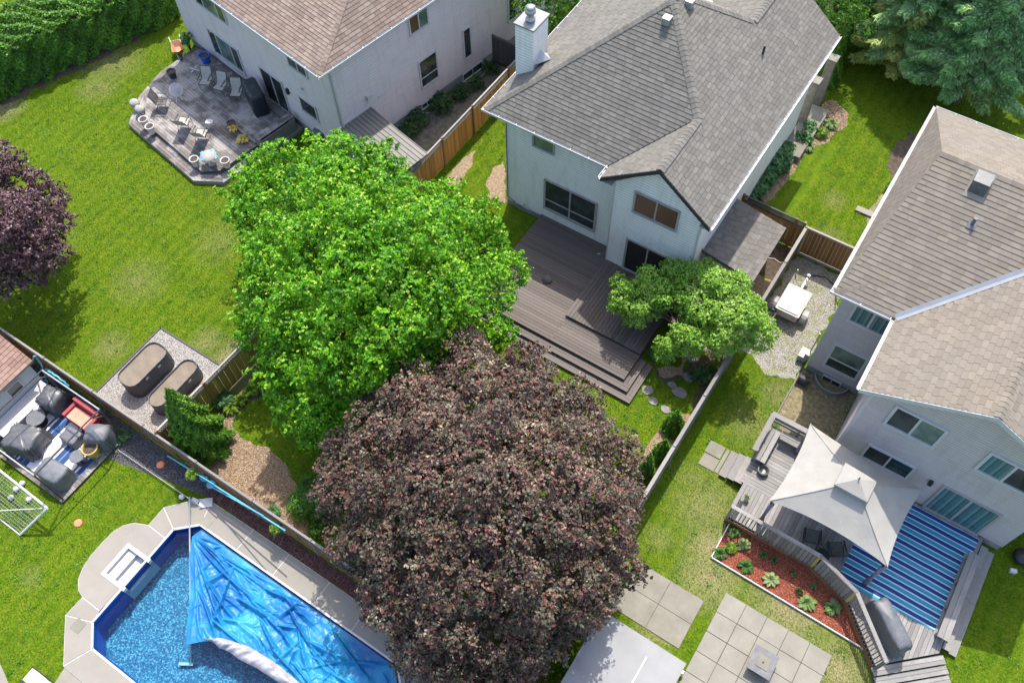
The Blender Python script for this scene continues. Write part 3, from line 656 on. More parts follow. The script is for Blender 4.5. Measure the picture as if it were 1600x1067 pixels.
# ------------------------------------------------------------------ fences
def fence(label, p0, p1, h, lat, board, capm, postm, spacing=2.44, bw=.145, rz_name='fence', name='wooden_fence', posts=None, side=1, railm=None, battens=None):
    p0, p1 = Vector((*p0, 0)), Vector((*p1, 0)); d = p1 - p0; L = d.length; d.normalize(); a = math.atan2(d.y, d.x); nrm = Vector((-d.y, d.x, 0))
    t = thing(name, label, 'fence', ((p0 + p1) / 2)[:]); railm = railm or board
    bh = h - lat - .05
    ps = posts or [min(L, i * spacing) for i in range(int(math.ceil(L / spacing)) + 1)]
    for q in ps:
        c = p0 + d * q; plank(t, 'post', (c.x, c.y, (h + .06) / 2), (.1, .1, h + .06), a, postm)
    for i in range(len(ps) - 1):
        A, B = ps[i] + .05, ps[i + 1] - .05
        n = max(1, round((B - A) / bw)); w_ = (B - A) / n
        for j in range(n):
            c = p0 + d * (A + (j + .5) * w_) + nrm * (.008 if j % 2 else -.004); hh = bh - random.uniform(0, .012)
            plank(t, 'board', (c.x, c.y, .05 + hh / 2), (w_ - .008, .02, hh), a, board)
        m = p0 + d * (A + B) / 2
        for z in (.3, bh - .05):
            c = m + nrm * side * .035; plank(t, 'rail', (c.x, c.y, z), (B - A, .04, .09), a, railm)
        if lat:
            mb = MB(); z0, z1 = bh + .07, h - .04
            st = .1; k = int((B - A) / st)
            for j in range(-int((z1 - z0) / st) - 1, k + 1):
                for sgn in (1, -1):
                    s0 = A + j * st if sgn > 0 else A + j * st + (z1 - z0); s1 = s0 + sgn * (z1 - z0); zz0, zz1 = z0, z1
                    if sgn > 0:
                        if s0 < A: zz0 = z0 + (A - s0); s0 = A
                        if s1 > B: zz1 = z1 - (s1 - B); s1 = B
                    else:
                        if s0 > B: zz0 = z0 + (s0 - B); s0 = B
                        if s1 < A: zz1 = z1 - (A - s1); s1 = A
                    if zz1 - zz0 < .03: continue
                    q0 = p0 + d * s0 + Vector((0, 0, zz0)) + nrm * .008 * sgn; q1 = p0 + d * s1 + Vector((0, 0, zz1)) + nrm * .008 * sgn
                    wv = Vector((0, 0, .019)); tv = nrm * .006
                    mb.add([q0 - wv - tv, q1 - wv - tv, q1 + wv - tv, q0 + wv - tv, q0 - wv + tv, q1 - wv + tv, q1 + wv + tv, q0 + wv + tv], [(0, 1, 2, 3), (7, 6, 5, 4), (3, 2, 6, 7), (0, 4, 5, 1)])
            part(t, 'lattice', mb, capm, kind='stuff')
            c = m; plank(t, 'rail', (c.x, c.y, bh + .055), (B - A, .06, .04), a, capm)
        plank(t, 'cap_rail', (m.x, m.y, h), (B - A + .08, .075 if lat else .13, .04), a, capm)
    return t

# ================================================================== GROUND AND SURFACES
HX0, HX1, HY0, HY1 = -16.9, -6.0, -2.6, 3.0      # hole for the pool basin
mb = MB()
for x0, x1, y0, y1 in ((-260, -17.76, -260, 320), (-17.76, HX0, -260, -.45), (-17.76, HX0, .93, 320), (HX1, 260, -260, 320), (HX0, HX1, -260, HY0), (HX0, HX1, HY1, 320)):
    mb.add([(x0, y0, 0), (x1, y0, 0), (x1, y1, 0), (x0, y1, 0)], [(0, 1, 2, 3)])
struct('ground', mb, M['lawn'])
BARE = []            # plan polygons where no grass grows
def ragged(poly, jag, step=.18):
    out = []
    for i in range(len(poly)):
        a, b = np.array(poly[i][:2]), np.array(poly[(i + 1) % len(poly)][:2]); n = max(1, int(np.linalg.norm(b - a) / step))
        for k in range(n):
            q = a + (b - a) * k / n; s_ = jag * mn.noise(Vector((q[0] * 2.3, q[1] * 2.3, 3))) * 2 + jag * .6 * random.uniform(-1, 1); d = b - a; d = np.array([-d[1], d[0]]) / (np.linalg.norm(d) + 1e-6); out.append(tuple(q + d * s_))
    return out
def patch(name, poly, z, mat, jag=0.0):
    BARE.append([p[:2] for p in poly]); q = ragged(poly, jag) if jag else [p[:2] for p in poly]
    return struct(name, MB().add([(x, y, z) for x, y in q], [tuple(range(len(q)))] if sum(q[i - 1][0] * q[i][1] - q[i][0] * q[i - 1][1] for i in range(len(q))) > 0 else [tuple(range(len(q)))[::-1]]), mat)
P2 = lambda *a: [G2(x, y) for x, y in a]
def rect(x0, x1, y0, y1): return [(x0, y0), (x1, y0), (x1, y1), (x0, y1)]
patch('gravel_pad', rect(-23.42, -19.13, 4.45, 8.27), .012, M['gravel'])
patch('mulch_bed', P2((350, 655), (372, 640), (362, 668), (384, 692), (418, 700), (450, 728), (458, 752), (470, 790), (520, 822), (470, 845), (400, 806), (300, 735), (280, 700), (320, 690)), .008, M['mulch'], .1)
patch('garden_bed_soil', P2((312, 668), (352, 632), (400, 600), (440, 565), (455, 580), (420, 612), (378, 640), (340, 668)), .006, M['soil'], .08)
patch('red_mulch_bed', [(.28, 11.85), (.28, 13.3), (3.4, 13.5), (5.0, 12.95), (6.1, 11.75)], .012, M['red_mulch'])
patch('driveway_gravel', [(-2.6, 26.0), (-.1, 26.0), (-.1, 20.2), (-1.2, 19.9), (-2.5, 20.3)], .006, M['weedy'], .12)
patch('side_yard', [(-.1, 20.85), (2.2, 20.85), (2.2, 17.5), (.3, 17.6), (-.1, 18.6)], .008, M['dry_grass'], .05)
patch('fence_side_bed', [(-3.6, 20.2), (-2.75, 20.2), (-2.75, 24.2), (-3.6, 24.2)], .008, M['mulch'], .05)
patch('fence_side_soil', [(-4.9, 24.2), (-2.75, 24.2), (-2.75, 26.2), (-5.5, 26.2)], .008, M['soil'], .03)
patch('lilac_bed', P2((1016, 560), (1030, 590), (1062, 585), (1085, 560), (1130, 535), (1150, 545), (1112, 600), (1092, 640), (1072, 640), (1088, 605), (1082, 585), (1060, 592), (1036, 600)), .008, M['soil'], .16)
patch('lilac_mulch', P2((1025, 572), (1060, 575), (1072, 545), (1066, 530), (1075, 535), (1080, 560), (1066, 583), (1040, 590)), .014, M['mulch'], .12)
patch('cedar_bed', [(-3.75, 11.5), (-2.75, 11.5), (-2.75, 16.6), (-3.45, 16.4), (-3.7, 14.8)], .008, M['mulch'], .06)
patch('side_path', P2((770, 262), (789, 252), (789, 318), (765, 310), (760, 290)), .008, M['mulch'], .06)
patch('side_path_two', P2((722, 250), (742, 235), (735, 262), (715, 290), (690, 285)), .008, M['mulch'], .05)
patch('porch_bed', P2((1180, 300), (1210, 250), (1240, 205), (1285, 165), (1300, 155), (1326, 178), (1322, 195), (1290, 222), (1262, 235), (1245, 262), (1216, 300), (1195, 320)), .008, M['mulch'], .07)
patch('hedge_soil', P2((5, 165), (120, 112), (272, 34), (262, 12), (110, 80), (0, 140)), .005, M['soil'], .15)
patch('right_house_bed', P2((1352, 335), (1380, 300), (1400, 285), (1390, 330), (1372, 352), (1360, 360)), .006, M['dry_grass'], .1)
patch('spruce_litter', P2((1385, 255), (1400, 225), (1440, 200), (1450, 215), (1420, 250), (1395, 290)), .006, M['soil'], .2)
sy = [rotz(rad(-10.24), p) for p in ((-25.5, 17.0, 0), (-21.4, 16.4, 0), (-20.4, 26.6, 0), (-25.5, 26.6, 0))]
sy = [sy[0], (-18.75, 19.2), (-18.75, 30.5), (-20.2, 30.6)]
patch('side_yard_soil', sy, .006, M['side_soil'], .05)
patch('dark_gravel_strip', [(-28, 3.3), (-20.8, 3.3), (-20.9, 2.9), (-16.3, 3.85), (-16.3, 4.3), (-28, 4.3)], .006, M['dark_gravel'], .04)
patch('dark_gravel_court', [(-26.5, 1.2), (-24.6, .9), (-24.6, 3.5), (-26.5, 3.5)], .008, M['dark_gravel'], .04)
patch('lava_rock_strip', [(-16.9, 3.8), (-5.4, 3.8), (-5.4, 4.28), (-16.9, 4.28)], .012, M['lava'], .03)
patch('paving_edge', P2((80, 1075), (102, 1041), (190, 1110), (60, 1110)), .006, M['slab'])
patch('corner_path', P2((-30, 1020), (0, 1035), (14, 1068), (-10, 1100)), .008, M['concrete'])

# --------------------------------------------------------------- pool
PE = [(-16.72, 2.18), (-16.01, 2.84), (-6.97, 2.83), (-6.25, 2.15), (-6.25, -1.8), (-6.95, -2.45), (-16.06, -2.42), (-16.72, -1.78)]
def m_liner():
    s = NT('pool_liner_floor'); v = s.pos(); vo = s.n("TexVoronoi"); vo.inputs["Scale"].default_value = 22; s.l(v, vo.inputs["Vector"])
    sx = s.n("SeparateColor"); s.l(vo.outputs["Color"], sx.inputs[0])
    col = s.ramp(sx.outputs[0], [(0, (.003, .05, .12)), (.4, (.006, .1, .19)), (.72, (.03, .18, .26)), (.92, (.15, .33, .38))])
    return s.fin(col, .6)
def m_water():
    s = NT('pool_water'); v = s.pos(scale=(1, 1, 1)); b = s.n("Bump"); b.inputs["Strength"].default_value = .35; b.inputs["Distance"].default_value = .03
    s.l(s.noise(v, 5, 4, .6, .6), b.inputs["Height"])
    tr = s.n("BsdfTransparent"); tr.inputs[0].default_value = (.62, .86, .98, 1); gl = s.n("BsdfGlossy"); gl.inputs["Roughness"].default_value = .05; s.l(b.outputs[0], gl.inputs["Normal"])
    fr = s.n("Fresnel"); fr.inputs[0].default_value = 1.33; s.l(b.outputs[0], fr.inputs["Normal"])
    mx = s.n("MixShader"); s.l(fr.outputs[0], mx.inputs[0]); s.l(tr.outputs[0], mx.inputs[1]); s.l(gl.outputs[0], mx.inputs[2]); s.l(mx.outputs[0], s.out.inputs[0]); return s.m
M['liner'] = m_liner(); M['liner_wall'] = m_plain('pool_liner_wall', (.005, .06, .34), (.01, .1, .45), 2, .5, 0); M['water'] = m_water()
mb = MB(); n = len(PE)
mb.add([(x, y, .03) for x, y in PE] + [(x, y, -1.15) for x, y in PE], [(i, (i + 1) % n, n + (i + 1) % n, n + i) for i in range(n)])
mb.cur = 1; mb.add([(x, y, -1.15) for x, y in PE], [tuple(range(n - 1, -1, -1))])
struct('pool_basin', mb, [M['liner_wall'], M['liner']])
struct('pool_water', MB().add([(x, y, -.13) for x, y in PE], [tuple(range(n - 1, -1, -1))]), M['water'])
cj = MB()
for i in range(n):
    a, b = Vector((*PE[i], 0)), Vector((*PE[(i + 1) % n], 0)); c = (a + b) / 2; d = b - a
    cj.obox((c.x, c.y, .035), (d.length + .02, .07, .05), math.atan2(d.y, d.x))
SL = [[(-16.01, 2.84), (-14.25, 2.84), (-14.25, 3.77), (-16.29, 3.74)], [(-14.25, 2.84), (-12.53, 2.84), (-12.53, 3.78), (-14.25, 3.77)], [(-12.53, 2.84), (-10.66, 2.84), (-10.66, 3.78), (-12.53, 3.78)],
      [(-10.66, 2.84), (-8.97, 2.84), (-8.97, 3.77), (-10.66, 3.78)], [(-8.97, 2.84), (-6.97, 2.83), (-6.97, 3.77), (-8.97, 3.77)], [(-6.97, 2.83), (-6.25, 2.15), (-5.35, 2.5), (-5.6, 3.7), (-6.97, 3.77)],
      [(-6.25, 2.15), (-6.25, -1.8), (-5.3, -2.3), (-5.35, 2.5)], [(-6.25, -1.8), (-6.95, -2.45), (-6.9, -3.4), (-5.3, -2.3)],
      [(-16.72, 2.18), (-16.01, 2.84), (-16.29, 3.74), (-17.1, 3.2), (-17.64, 2.6)], [(-17.64, 2.6), (-17.63, 1.8), (-16.77, 1.78), (-16.72, 2.18)],
      [(-16.77, 1.78), (-17.63, 1.8), (-18.13, 1.58), (-18.4, 1.3), (-18.54, .95), (-18.58, .4), (-18.56, -.2), (-18.48, -.6), (-18.3, -1.0), (-17.98, -1.28), (-17.68, -1.37), (-16.82, -1.37), (-16.72, -.42), (-17.72, -.42), (-17.72, .9), (-16.72, .9)],
      [(-16.82, -1.37), (-17.68, -1.37), (-17.71, -2.13), (-16.72, -1.78)], [(-16.72, -1.78), (-17.71, -2.13), (-16.47, -3.35), (-16.06, -2.42)],
      [(-16.06, -2.42), (-16.47, -3.35), (-13.4, -3.38), (-13.4, -2.43)], [(-13.4, -2.43), (-13.4, -3.38), (-10.2, -3.4), (-10.2, -2.44)], [(-10.2, -2.44), (-10.2, -3.4), (-6.9, -3.4), (-6.95, -2.45)]]
mb = MB()
for q in SL: mb.prism(q, -.1, .034)
pd = struct('pool_deck', mb, M['white'])
def shrink(poly, d):
    c = np.mean(poly, 0); out = []; n = len(poly); ar = sum(poly[i - 1][0] * poly[i][1] - poly[i][0] * poly[i - 1][1] for i in range(n)); sg = 1 if ar > 0 else -1
    for i in range(n):
        a, b, e = np.array(poly[i - 1]), np.array(poly[i]), np.array(poly[(i + 1) % n]); u = (b - a) / np.linalg.norm(b - a); v = (e - b) / np.linalg.norm(e - b)
        n1 = np.array([-u[1], u[0]]) * sg; n2 = np.array([-v[1], v[0]]) * sg; m = n1 + n2; m = m / max(.35, m @ n1 if abs(m @ n1) > .01 else 1); out.append(tuple(b + m * d))
    return out
for q in SL: part(pd, 'slab', MB().prism(shrink(q, .018), .034, .05), M['concrete']); BARE.append(q)
part(pd, 'coping', cj, M['white']); BARE.append(PE)
# moulded entry steps let into the deck
t = thing('pool_steps', 'white moulded entry steps set into the curved end of the pool', 'pool steps', (-17.2, .24, -1))
mb = MB(); mb.box(-17.74, -17.6, -.44, .92, -.6, .07); mb.box(-17.6, -16.6, .78, .92, -1, .07); mb.box(-17.6, -16.6, -.44, -.3, -1, .07); part(t, 'rim', mb, M['white'])
for i, (x0, z) in enumerate(((-17.6, -.08), (-17.24, -.26), (-16.92, -.44))): part(t, 'step', MB().box(x0, x0 + (.36 if i < 2 else .32), -.3, .78, -1, z), M['white'])
BARE.append(rect(-17.78, -16.6, -.46, .94))
# floating cover
def polyl(pts, s):
    pts = [np.array(p) for p in pts]; L = [0]
    for i in range(1, len(pts)): L.append(L[-1] + np.linalg.norm(pts[i] - pts[i - 1]))
    q = s * L[-1]
    for i in range(1, len(pts)):
        if q <= L[i] or i == len(pts) - 1: return pts[i - 1] + (pts[i] - pts[i - 1]) * min(1, (q - L[i - 1]) / (L[i] - L[i - 1]))
def m_cover():
    s = NT('blue_pool_cover'); v = s.pos(); f = s.noise(v, .5, 3, .5, .2)
    col = s.ramp(f, [(.25, (.004, .075, .27)), (.45, (.008, .14, .36)), (.6, (.015, .22, .42)), (.8, (.05, .32, .46))])
    s.bump(s.noise(v, 12, 4, .6, .3), .2, .02); s.b.inputs["Coat Weight"].default_value = .08; s.b.inputs["Coat Roughness"].default_value = .2
    return s.fin(col, .5, spec=.3)
M['cover_blue'] = m_cover(); M['cover_under'] = m_plain('cover_underside', (.24, .235, .26), (.33, .325, .345), 3, .5, .3)
top = [G2(300, 838, -.1), G2(316, 826, -.1), (-7.05, 2.74), (-6.35, 2.08)]
bot = [G2(292, 1008, -.1), G2(318, 1002, -.1), G2(350, 1000, -.1), G2(400, 1027, -.1), G2(440, 1055, -.1), G2(480, 1080, -.1), (-8.4, -.6), (-6.35, -.9)]
NS, NTT = 300, 150; V = []
for i in range(NS + 1):
    s_ = i / NS; a, b = polyl(top, s_), polyl(bot, s_)
    for j in range(NTT + 1):
        f = j / NTT; q = a + (b - a) * f
        if s_ < .12: q = q + np.array([-.12, .05]) * math.sin(f * 9) * (1 - s_ / .12) * .6
        V.append((q[0], q[1], min(1, f * 8, (1 - f) * 7, s_ * 12), s_, f))
V = np.array(V); X, Y, ED = V[:, 0], V[:, 1], V[:, 2]; Z = np.zeros(len(V)); rgc = np.random.default_rng(12); tip = np.array(top[0])
for k in range(300):
    big = k < 90
    if k < 18: p0 = tip; an = math.atan2(-1, .25) + (k + .5) / 18 * 1.55 + rgc.normal(0, .03); L = rgc.uniform(1.8, 6); hgt = rgc.uniform(.10, .2); wd_ = rgc.uniform(.07, .13)
    elif big: i = rgc.integers(len(V)); p0 = V[i, :2]; an = (math.atan2(p0[1] - tip[1], p0[0] - tip[0]) + rgc.normal(0, .3) if rgc.random() < .72 else rgc.choice([-1.5, .7]) + rgc.normal(0, .3)); L = rgc.uniform(.9, 3.2); hgt = rgc.uniform(.10, .24); wd_ = rgc.uniform(.08, .17)
    else: i = rgc.integers(len(V)); p0 = V[i, :2]; an = rgc.uniform(-2.4, .8); L = rgc.uniform(.25, .9); hgt = rgc.uniform(.03, .07); wd_ = rgc.uniform(.025, .06)
    c_, s2 = math.cos(an), math.sin(an); u = (X - p0[0]) * c_ + (Y - p0[1]) * s2; v_ = -(X - p0[0]) * s2 + (Y - p0[1]) * c_ + rgc.normal(0, .15) * (u / L) * (1 - u / L) * L
    f_ = hgt * np.clip(1 - np.abs(v_) / (wd_ * (.35 + .8 * np.clip(u / L, 0, 1))), 0, 1) ** 1.1 * np.clip(np.minimum(u / (.12 * L), (1 - u / L) * 2.5), 0, 1)
    Z = np.where(f_ > 0, np.maximum(Z, f_) + .25 * np.minimum(Z, f_), Z) if big else Z + f_ * rgc.choice([1, -1])
V = [(x, y, -.10 + e * (z + .09 * mn.noise(Vector((x * 1.1, y * 1.6, 0))) + .05 * mn.noise(Vector((x * 2.6, y * 3.1, 8))) + .018 * mn.noise(Vector((x * 7, y * 8, 3))) + .03)) for x, y, e, z in zip(X, Y, ED, Z)]
mb = MB(); mb.add(V, [(i * (NTT + 1) + j, i * (NTT + 1) + j + 1, (i + 1) * (NTT + 1) + j + 1, (i + 1) * (NTT + 1) + j) for i in range(NS) for j in range(NTT)])
cvr = thing('pool_cover', 'crumpled shiny blue cover half pulled over the swimming pool', 'pool cover', (-10, 1, -.12))
part(cvr, 'sheet', mb, M['cover_blue'], True)
V = []; fl = [G2(325, 998, -.05), G2(345, 996, -.05), G2(385, 1008, -.05), G2(430, 1034, -.05), G2(470, 1068, -.05), G2(500, 1090, -.05)]
wd = [.12, .5, .62, .55, .42, .3]
for i in range(61):
    s_ = i / 60; q = polyl(fl, s_); wv = np.interp(s_ * 5, range(6), wd)
    for j in range(7):
        f = j / 6; V.append((q[0] - f * wv * .6 + .04 * mn.noise(Vector((s_ * 14, f, 2))), q[1] - f * wv * .85, -.03 + .13 * math.sin(f * math.pi) * (1 + 1.4 * mn.noise(Vector((s_ * 26, f * 3, 7)))) + .05 * abs(mn.noise(Vector((s_ * 40, f * 5, 3)))) + (-.06 if f == 1 else 0)))
mb = MB(); mb.add(V, [(i * 7 + j, i * 7 + j + 1, i * 7 + j + 8, i * 7 + j + 7) for i in range(60) for j in range(6)]); part(cvr, 'folded_edge', mb, M['cover_under'], True)
# brush pole lying from the coping down to the floor of the pool
t = thing('pool_brush', 'white pool brush on a long pole leaning into the water beside the cover', 'pool brush', G(298, 1035, -1.1))
a, b = Vector(G(296, 776, .3)), Vector(G(298, 1035, -1.02)); part(t, 'pole', MB().tube([a, b], .03, 8), M['white'], True)
c = G(291, 1037, -1.02); part(t, 'brush_head', MB().obox(c, (.5, .1, .08), rad(32)), M['white'])
solo('skimmer_box', 'grey plastic tray left on the paving at the head of the pool brush', 'tray', MB().obox(G(322, 786, .05), (.5, .36, .1), rad(40)).obox(G(305, 783, .05), (.3, .2, .1), rad(10)), M['metal_grey'])
for (x, y), lb in (((323, 815), 'square skimmer hatch in the paving beside the blue cover'), ((122, 977), 'square skimmer hatch in the paving left of the pool')):
    q = G(x, y, .05); solo('access_hatch', lb, 'hatch', MB().box(q[0] - .2, q[0] + .2, q[1] - .2, q[1] + .2, .05, .062), M['slab'] if x > 200 else M['slab_dark'], 'skimmer hatches in the pool paving')

# ================================================================== LEFT NEIGHBOUR (rotated -10.24 degrees)
RL_ = rad(-10.24)
hl = thing('brick_house', 'pale mauve brick house with brown shingle roof at the top left', 'house', (-29, 19, 0), RL_)
X1, Y0 = -25.55, 15.4
part(hl, 'wall', MB().box(-37.95, X1, Y0, 32.5, .5, 5.75), M['brick_left'])
part(hl, 'foundation', MB().box(-37.93, X1 - .02, Y0 + .02, 32.48, -.2, .498), M['foundation'])
EZ = 5.9; ex, ey = -25.33, 14.87; p1, p2 = .40, .80      # eave corner, pitches of the back and side slopes
hip = lambda run: (ex - run * p1 / p2, ey + run, EZ + run * p1)
rf = part(hl, 'roof', MB().slope([(ex, ey, EZ), hip(7.5), (-38.6, ey + 7.5, EZ + 3.0), (-38.6, ey, EZ)], .14).slope([(ex, ey, EZ), (ex, ey + 18, EZ), (ex - 3.75, ey + 18, EZ + 3.0), hip(7.5)], .14), M['sh_left'])
shingle_slope('L', (ex, ey, EZ), (1, 0), (0, 1), p1, [[(ex, ey), hip(7.5)[:2], (-38.6, ey + 7.5), (-38.6, ey)]], .16, .3)
shingle_slope('L', (ex, ey, EZ), (0, 1), (-1, 0), p2, [[(ex, ey), (ex, ey + 18), (ex - 3.75, ey + 18), hip(7.5)[:2]]], .17, .33)
emit_shingles(rf, 'L', M['sh_left'], 300, RL_); ridge_caps(rf, (ex, ey, EZ + .01), tuple(np.array(hip(7.5)) + (0, 0, .01)), M['sh_left'], .13)
gutter(hl, (-38.6, ey, EZ), (ex, ey, EZ), M['white'], (0, -1)); gutter(hl, (ex, ey - .12, EZ), (ex, ey + 18, EZ), M['white'], (1, 0))
part(hl, 'soffit', MB().box(-38.5, ex - .01, ey + .01, Y0 - .003, EZ - .17, EZ - .145).box(X1 + .003, ex - .01, ey + .01, ey + 18, EZ - .17, EZ - .145), M['white'])
part(hl, 'downspout', MB().tube([(ex - .02, ey + .35, EZ - .12), (X1 + .06, Y0 + .12, 5.5), (X1 + .06, Y0 + .12, .3), (X1 + .25, Y0 + .12, .12)], .05, 6), M['white'])
window(hl, 'y', Y0, -35.5, -33.0, .95, 2.5, M['white'], [M['glass'], M['glass_green'], M['glass']], (1, 2, 1), out=-1)
window(hl, 'y', Y0, -35.5, -33.05, 3.9, 5.3, M['white'], [M['glass'], M['glass_green'], M['glass']], (1, 2, 1), out=-1)
window(hl, 'y', Y0, -28.5, -27.15, 4.25, 5.05, M['white'], M['glass'], (1, 1), out=-1)
window(hl, 'y', Y0, -28.45, -27.22, 1.6, 2.57, M['white'], M['glass'], out=-1)
dw = window(hl, 'y', Y0, -31.4, -29.65, .47, 2.55, M['white'], [M['black'], M['glass']], (1, 1), out=-1, name='patio_door')
window(hl, 'x', X1, 20.0, 21.18, 4.62, 5.6, M['white'], [M['glass_brown'], M['glass_green']], (1, 1))
window(hl, 'x', X1, 20.25, 21.42, 1.36, 3.0, M['white'], M['glass'], (1,), (1, 2))
window(hl, 'x', X1, 23.15, 23.7, 1.25, 3.02, M['white'], M['glass'])
window(hl, 'x', X1, 26.3, 26.9, 1.6, 3.6, M['white'], M['glass'])
for a, b, lo in ((22.95, 24.4, -.02), (20.1, 20.88, .1)):
    window(hl, 'x', X1 - .02, a, b, lo, .47, M['white'], M['glass'], (1, 1), fw=.05)
    mb = MB(); n = 10; cy = (a + b) / 2; ry = (b - a) / 2 + .15
    for r0, r1 in ((.55, .5),):
        pts = [(X1 + .55 * math.sin(math.pi * k / n), cy - ry * math.cos(math.pi * k / n)) for k in range(n + 1)]; ins = [(X1 + .5 * math.sin(math.pi * k / n), cy - (ry - .05) * math.cos(math.pi * k / n)) for k in range(n + 1)]
        for k in range(n): mb.prism([pts[k], pts[k + 1], ins[k + 1], ins[k]], -.02, .16)
    part(hl, 'window_well', mb, M['metal_grey'])
part(hl, 'vent_hood', MB().box(X1, X1 + .12, 17.05, 17.3, 2.9, 3.15).box(X1, X1 + .08, 17.7, 17.95, 2.6, 2.68), M['white'])
part(hl, 'wall_lamp', MB().box(-29.35, -29.22, Y0 - .12, Y0, 2.1, 2.4), M['black']); part(hl, 'vent_cap', MB().box(-28.0, -27.88, Y0 - .1, Y0, 3.2, 3.3), M['white'])
# porch posts of that house seen past the grey fence
# lean-to with ribbed metal roof
sh = thing('lean_to_shed', 'small shed with ribbed metal roof against the mauve brick house', 'shed', (-23.6, 16.3, 0), RL_)
part(sh, 'wall', MB().prism([(X1 + .02, 15.55), (-22.0, 15.5), (-22.0, 16.95), (X1 + .02, 17.0)], 0, 1.98), M['siding_flat'])
part(sh, 'roof', MB().slope([(X1 + .01, 15.35, 2.42), (-21.75, 15.3, 2.12), (-21.75, 17.1, 2.12), (X1 + .01, 17.2, 2.42)], .06), M['shed_roof'])
for i in range(9):
    y = 15.4 + i * .215; plank(sh, 'roof_rib', (-23.66, y, 2.29), (3.8, .03, .02), 0, M['shed_roof'], tilty=math.atan(.3 / 3.8))
part(sh, 'flashing', MB().box(X1, X1 + .06, 15.35, 17.2, 2.42, 2.52), M['white'])

# ---- back deck of the left house
dl = thing('back_deck', 'octagonal weathered deck with a low step behind the mauve brick house', 'deck', (-33, 12.5, 0), RL_)
DO = [(-37.45, 15.35), (-37.25, 12.95), (-36.6, 11.25), (-35.35, 9.75), (-30.0, 9.72), (-28.9, 10.6), (-28.9, 15.35)]
sk = MB().prism(DO, .0, .20); part(dl, 'step_frame', sk, M['wood_grey'])
DI = [(-37.0, 15.35), (-36.75, 13.0), (-36.2, 11.55), (-34.85, 10.3), (-30.0, 10.25), (-29.4, 10.9), (-29.4, 15.35)]
part(dl, 'deck_frame', MB().prism(DI, .2, .385), M['wood_dark'])
def boards_in(p, poly, z, th, bw, ang, mat, gap=.012, name='board', maxlen=99, off=OFF):
    """run boards at an angle across a convex plan polygon, each cut to the outline"""
    ca, sa = math.cos(ang), math.sin(ang); loc = [(x * ca + y * sa, -x * sa + y * ca) for x, y in poly]
    if sum(loc[i - 1][0] * loc[i][1] - loc[i][0] * loc[i - 1][1] for i in range(len(loc))) < 0: loc = loc[::-1]
    y0, y1 = min(q[1] for q in loc), max(q[1] for q in loc); x0, x1 = min(q[0] for q in loc), max(q[0] for q in loc)
    n = max(1, round((y1 - y0) / bw)); bw = (y1 - y0) / n
    for i in range(n):
        cuts = [x0, x1]
        if x1 - x0 > maxlen: s_ = x0 + maxlen * (.45 + .4 * (i % 2)) + random.uniform(-.1, .1); cuts = [x0, s_, x1]
        for c0, c1 in zip(cuts[:-1], cuts[1:]):
            d = clip_poly([(c0 + .003, y0 + i * bw + gap / 2), (c1 - .003, y0 + i * bw + gap / 2), (c1 - .003, y0 + (i + 1) * bw - gap / 2), (c0 + .003, y0 + (i + 1) * bw - gap / 2)], loc)
            if len(d) < 3: continue
            cx, cy = np.mean([q[0] for q in d]), np.mean([q[1] for q in d]); lx = max(q[0] for q in d) - min(q[0] for q in d)
            if lx < .04: continue
            # geometry in unit-block space so the grain follows the board
            me = bpy.data.meshes.new(name); ly = bw; q2 = [((q[0] - cx) / lx, (q[1] - cy) / ly) for q in d]; m = len(q2)
            me.from_pydata([(a, b, .5) for a, b in q2] + [(a, b, -.5) for a, b in q2], [], [tuple(range(m)), tuple(range(2 * m - 1, m - 1, -1))] + [(k, m + k, m + (k + 1) % m, (k + 1) % m) for k in range(m)])
            me.materials.append(mat); me.update(); o = bpy.data.objects.new(name, me); COL.objects.link(o); o.parent = p; OFF[o.name] = OFF[p.name]
            wx, wy = cx * ca - cy * sa, cx * sa + cy * ca; of = OFF[p.name]; dz = random.uniform(-.002, .002)
            o.location = (wx - of[0], wy - of[1], z + th / 2 + dz - of[2]); o.rotation_euler = (0, 0, ang); o.scale = (lx, ly, th)
boards_in(dl, DI, .385, .03, .14, 0, M['deck_left'], name='deck_board')
ST = [[DO[1], DO[2], DI[2], DI[1]], [DO[2], DO[3], DI[3], DI[2]], [DO[3], DO[4], DI[4], DI[3]], [DO[4], DO[5], DI[5], DI[4]], [DO[0], DO[1], DI[1], DI[0]]]
for q in ST:
    a, b = np.array(q[0]), np.array(q[1]); an = math.atan2(*(b - a)[::-1]); boards_in(dl, q, .2, .03, .14, an, M['deck_left'], name='step_board')
BARE.append([rotz(RL_, (*q, 0))[:2] for q in DO])
# raised landing by the door with bench rail
boards_in(dl, [(-31.6, 13.0), (-29.45, 13.0), (-29.45, 15.35), (-31.6, 15.35)], .52, .03, .14, 0, M['deck_left'], name='landing_board')
part(dl, 'landing_frame', MB().box(-31.58, -29.47, 13.02, 15.3, .42, .515), M['wood_dark'])
for i in range(3): plank(dl, 'bench_slat', (-29.35 + i * .13, 14.1, .98), (2.2, .12, .035), rad(90), M['deck_left'])
part(dl, 'bench_support', MB().box(-29.42, -29.0, 13.05, 13.15, .4, .96).box(-29.42, -29.0, 15.0, 15.1, .4, .96).box(-29.0, -28.95, 13.05, 15.1, .1, .9), M['wood_grey'])

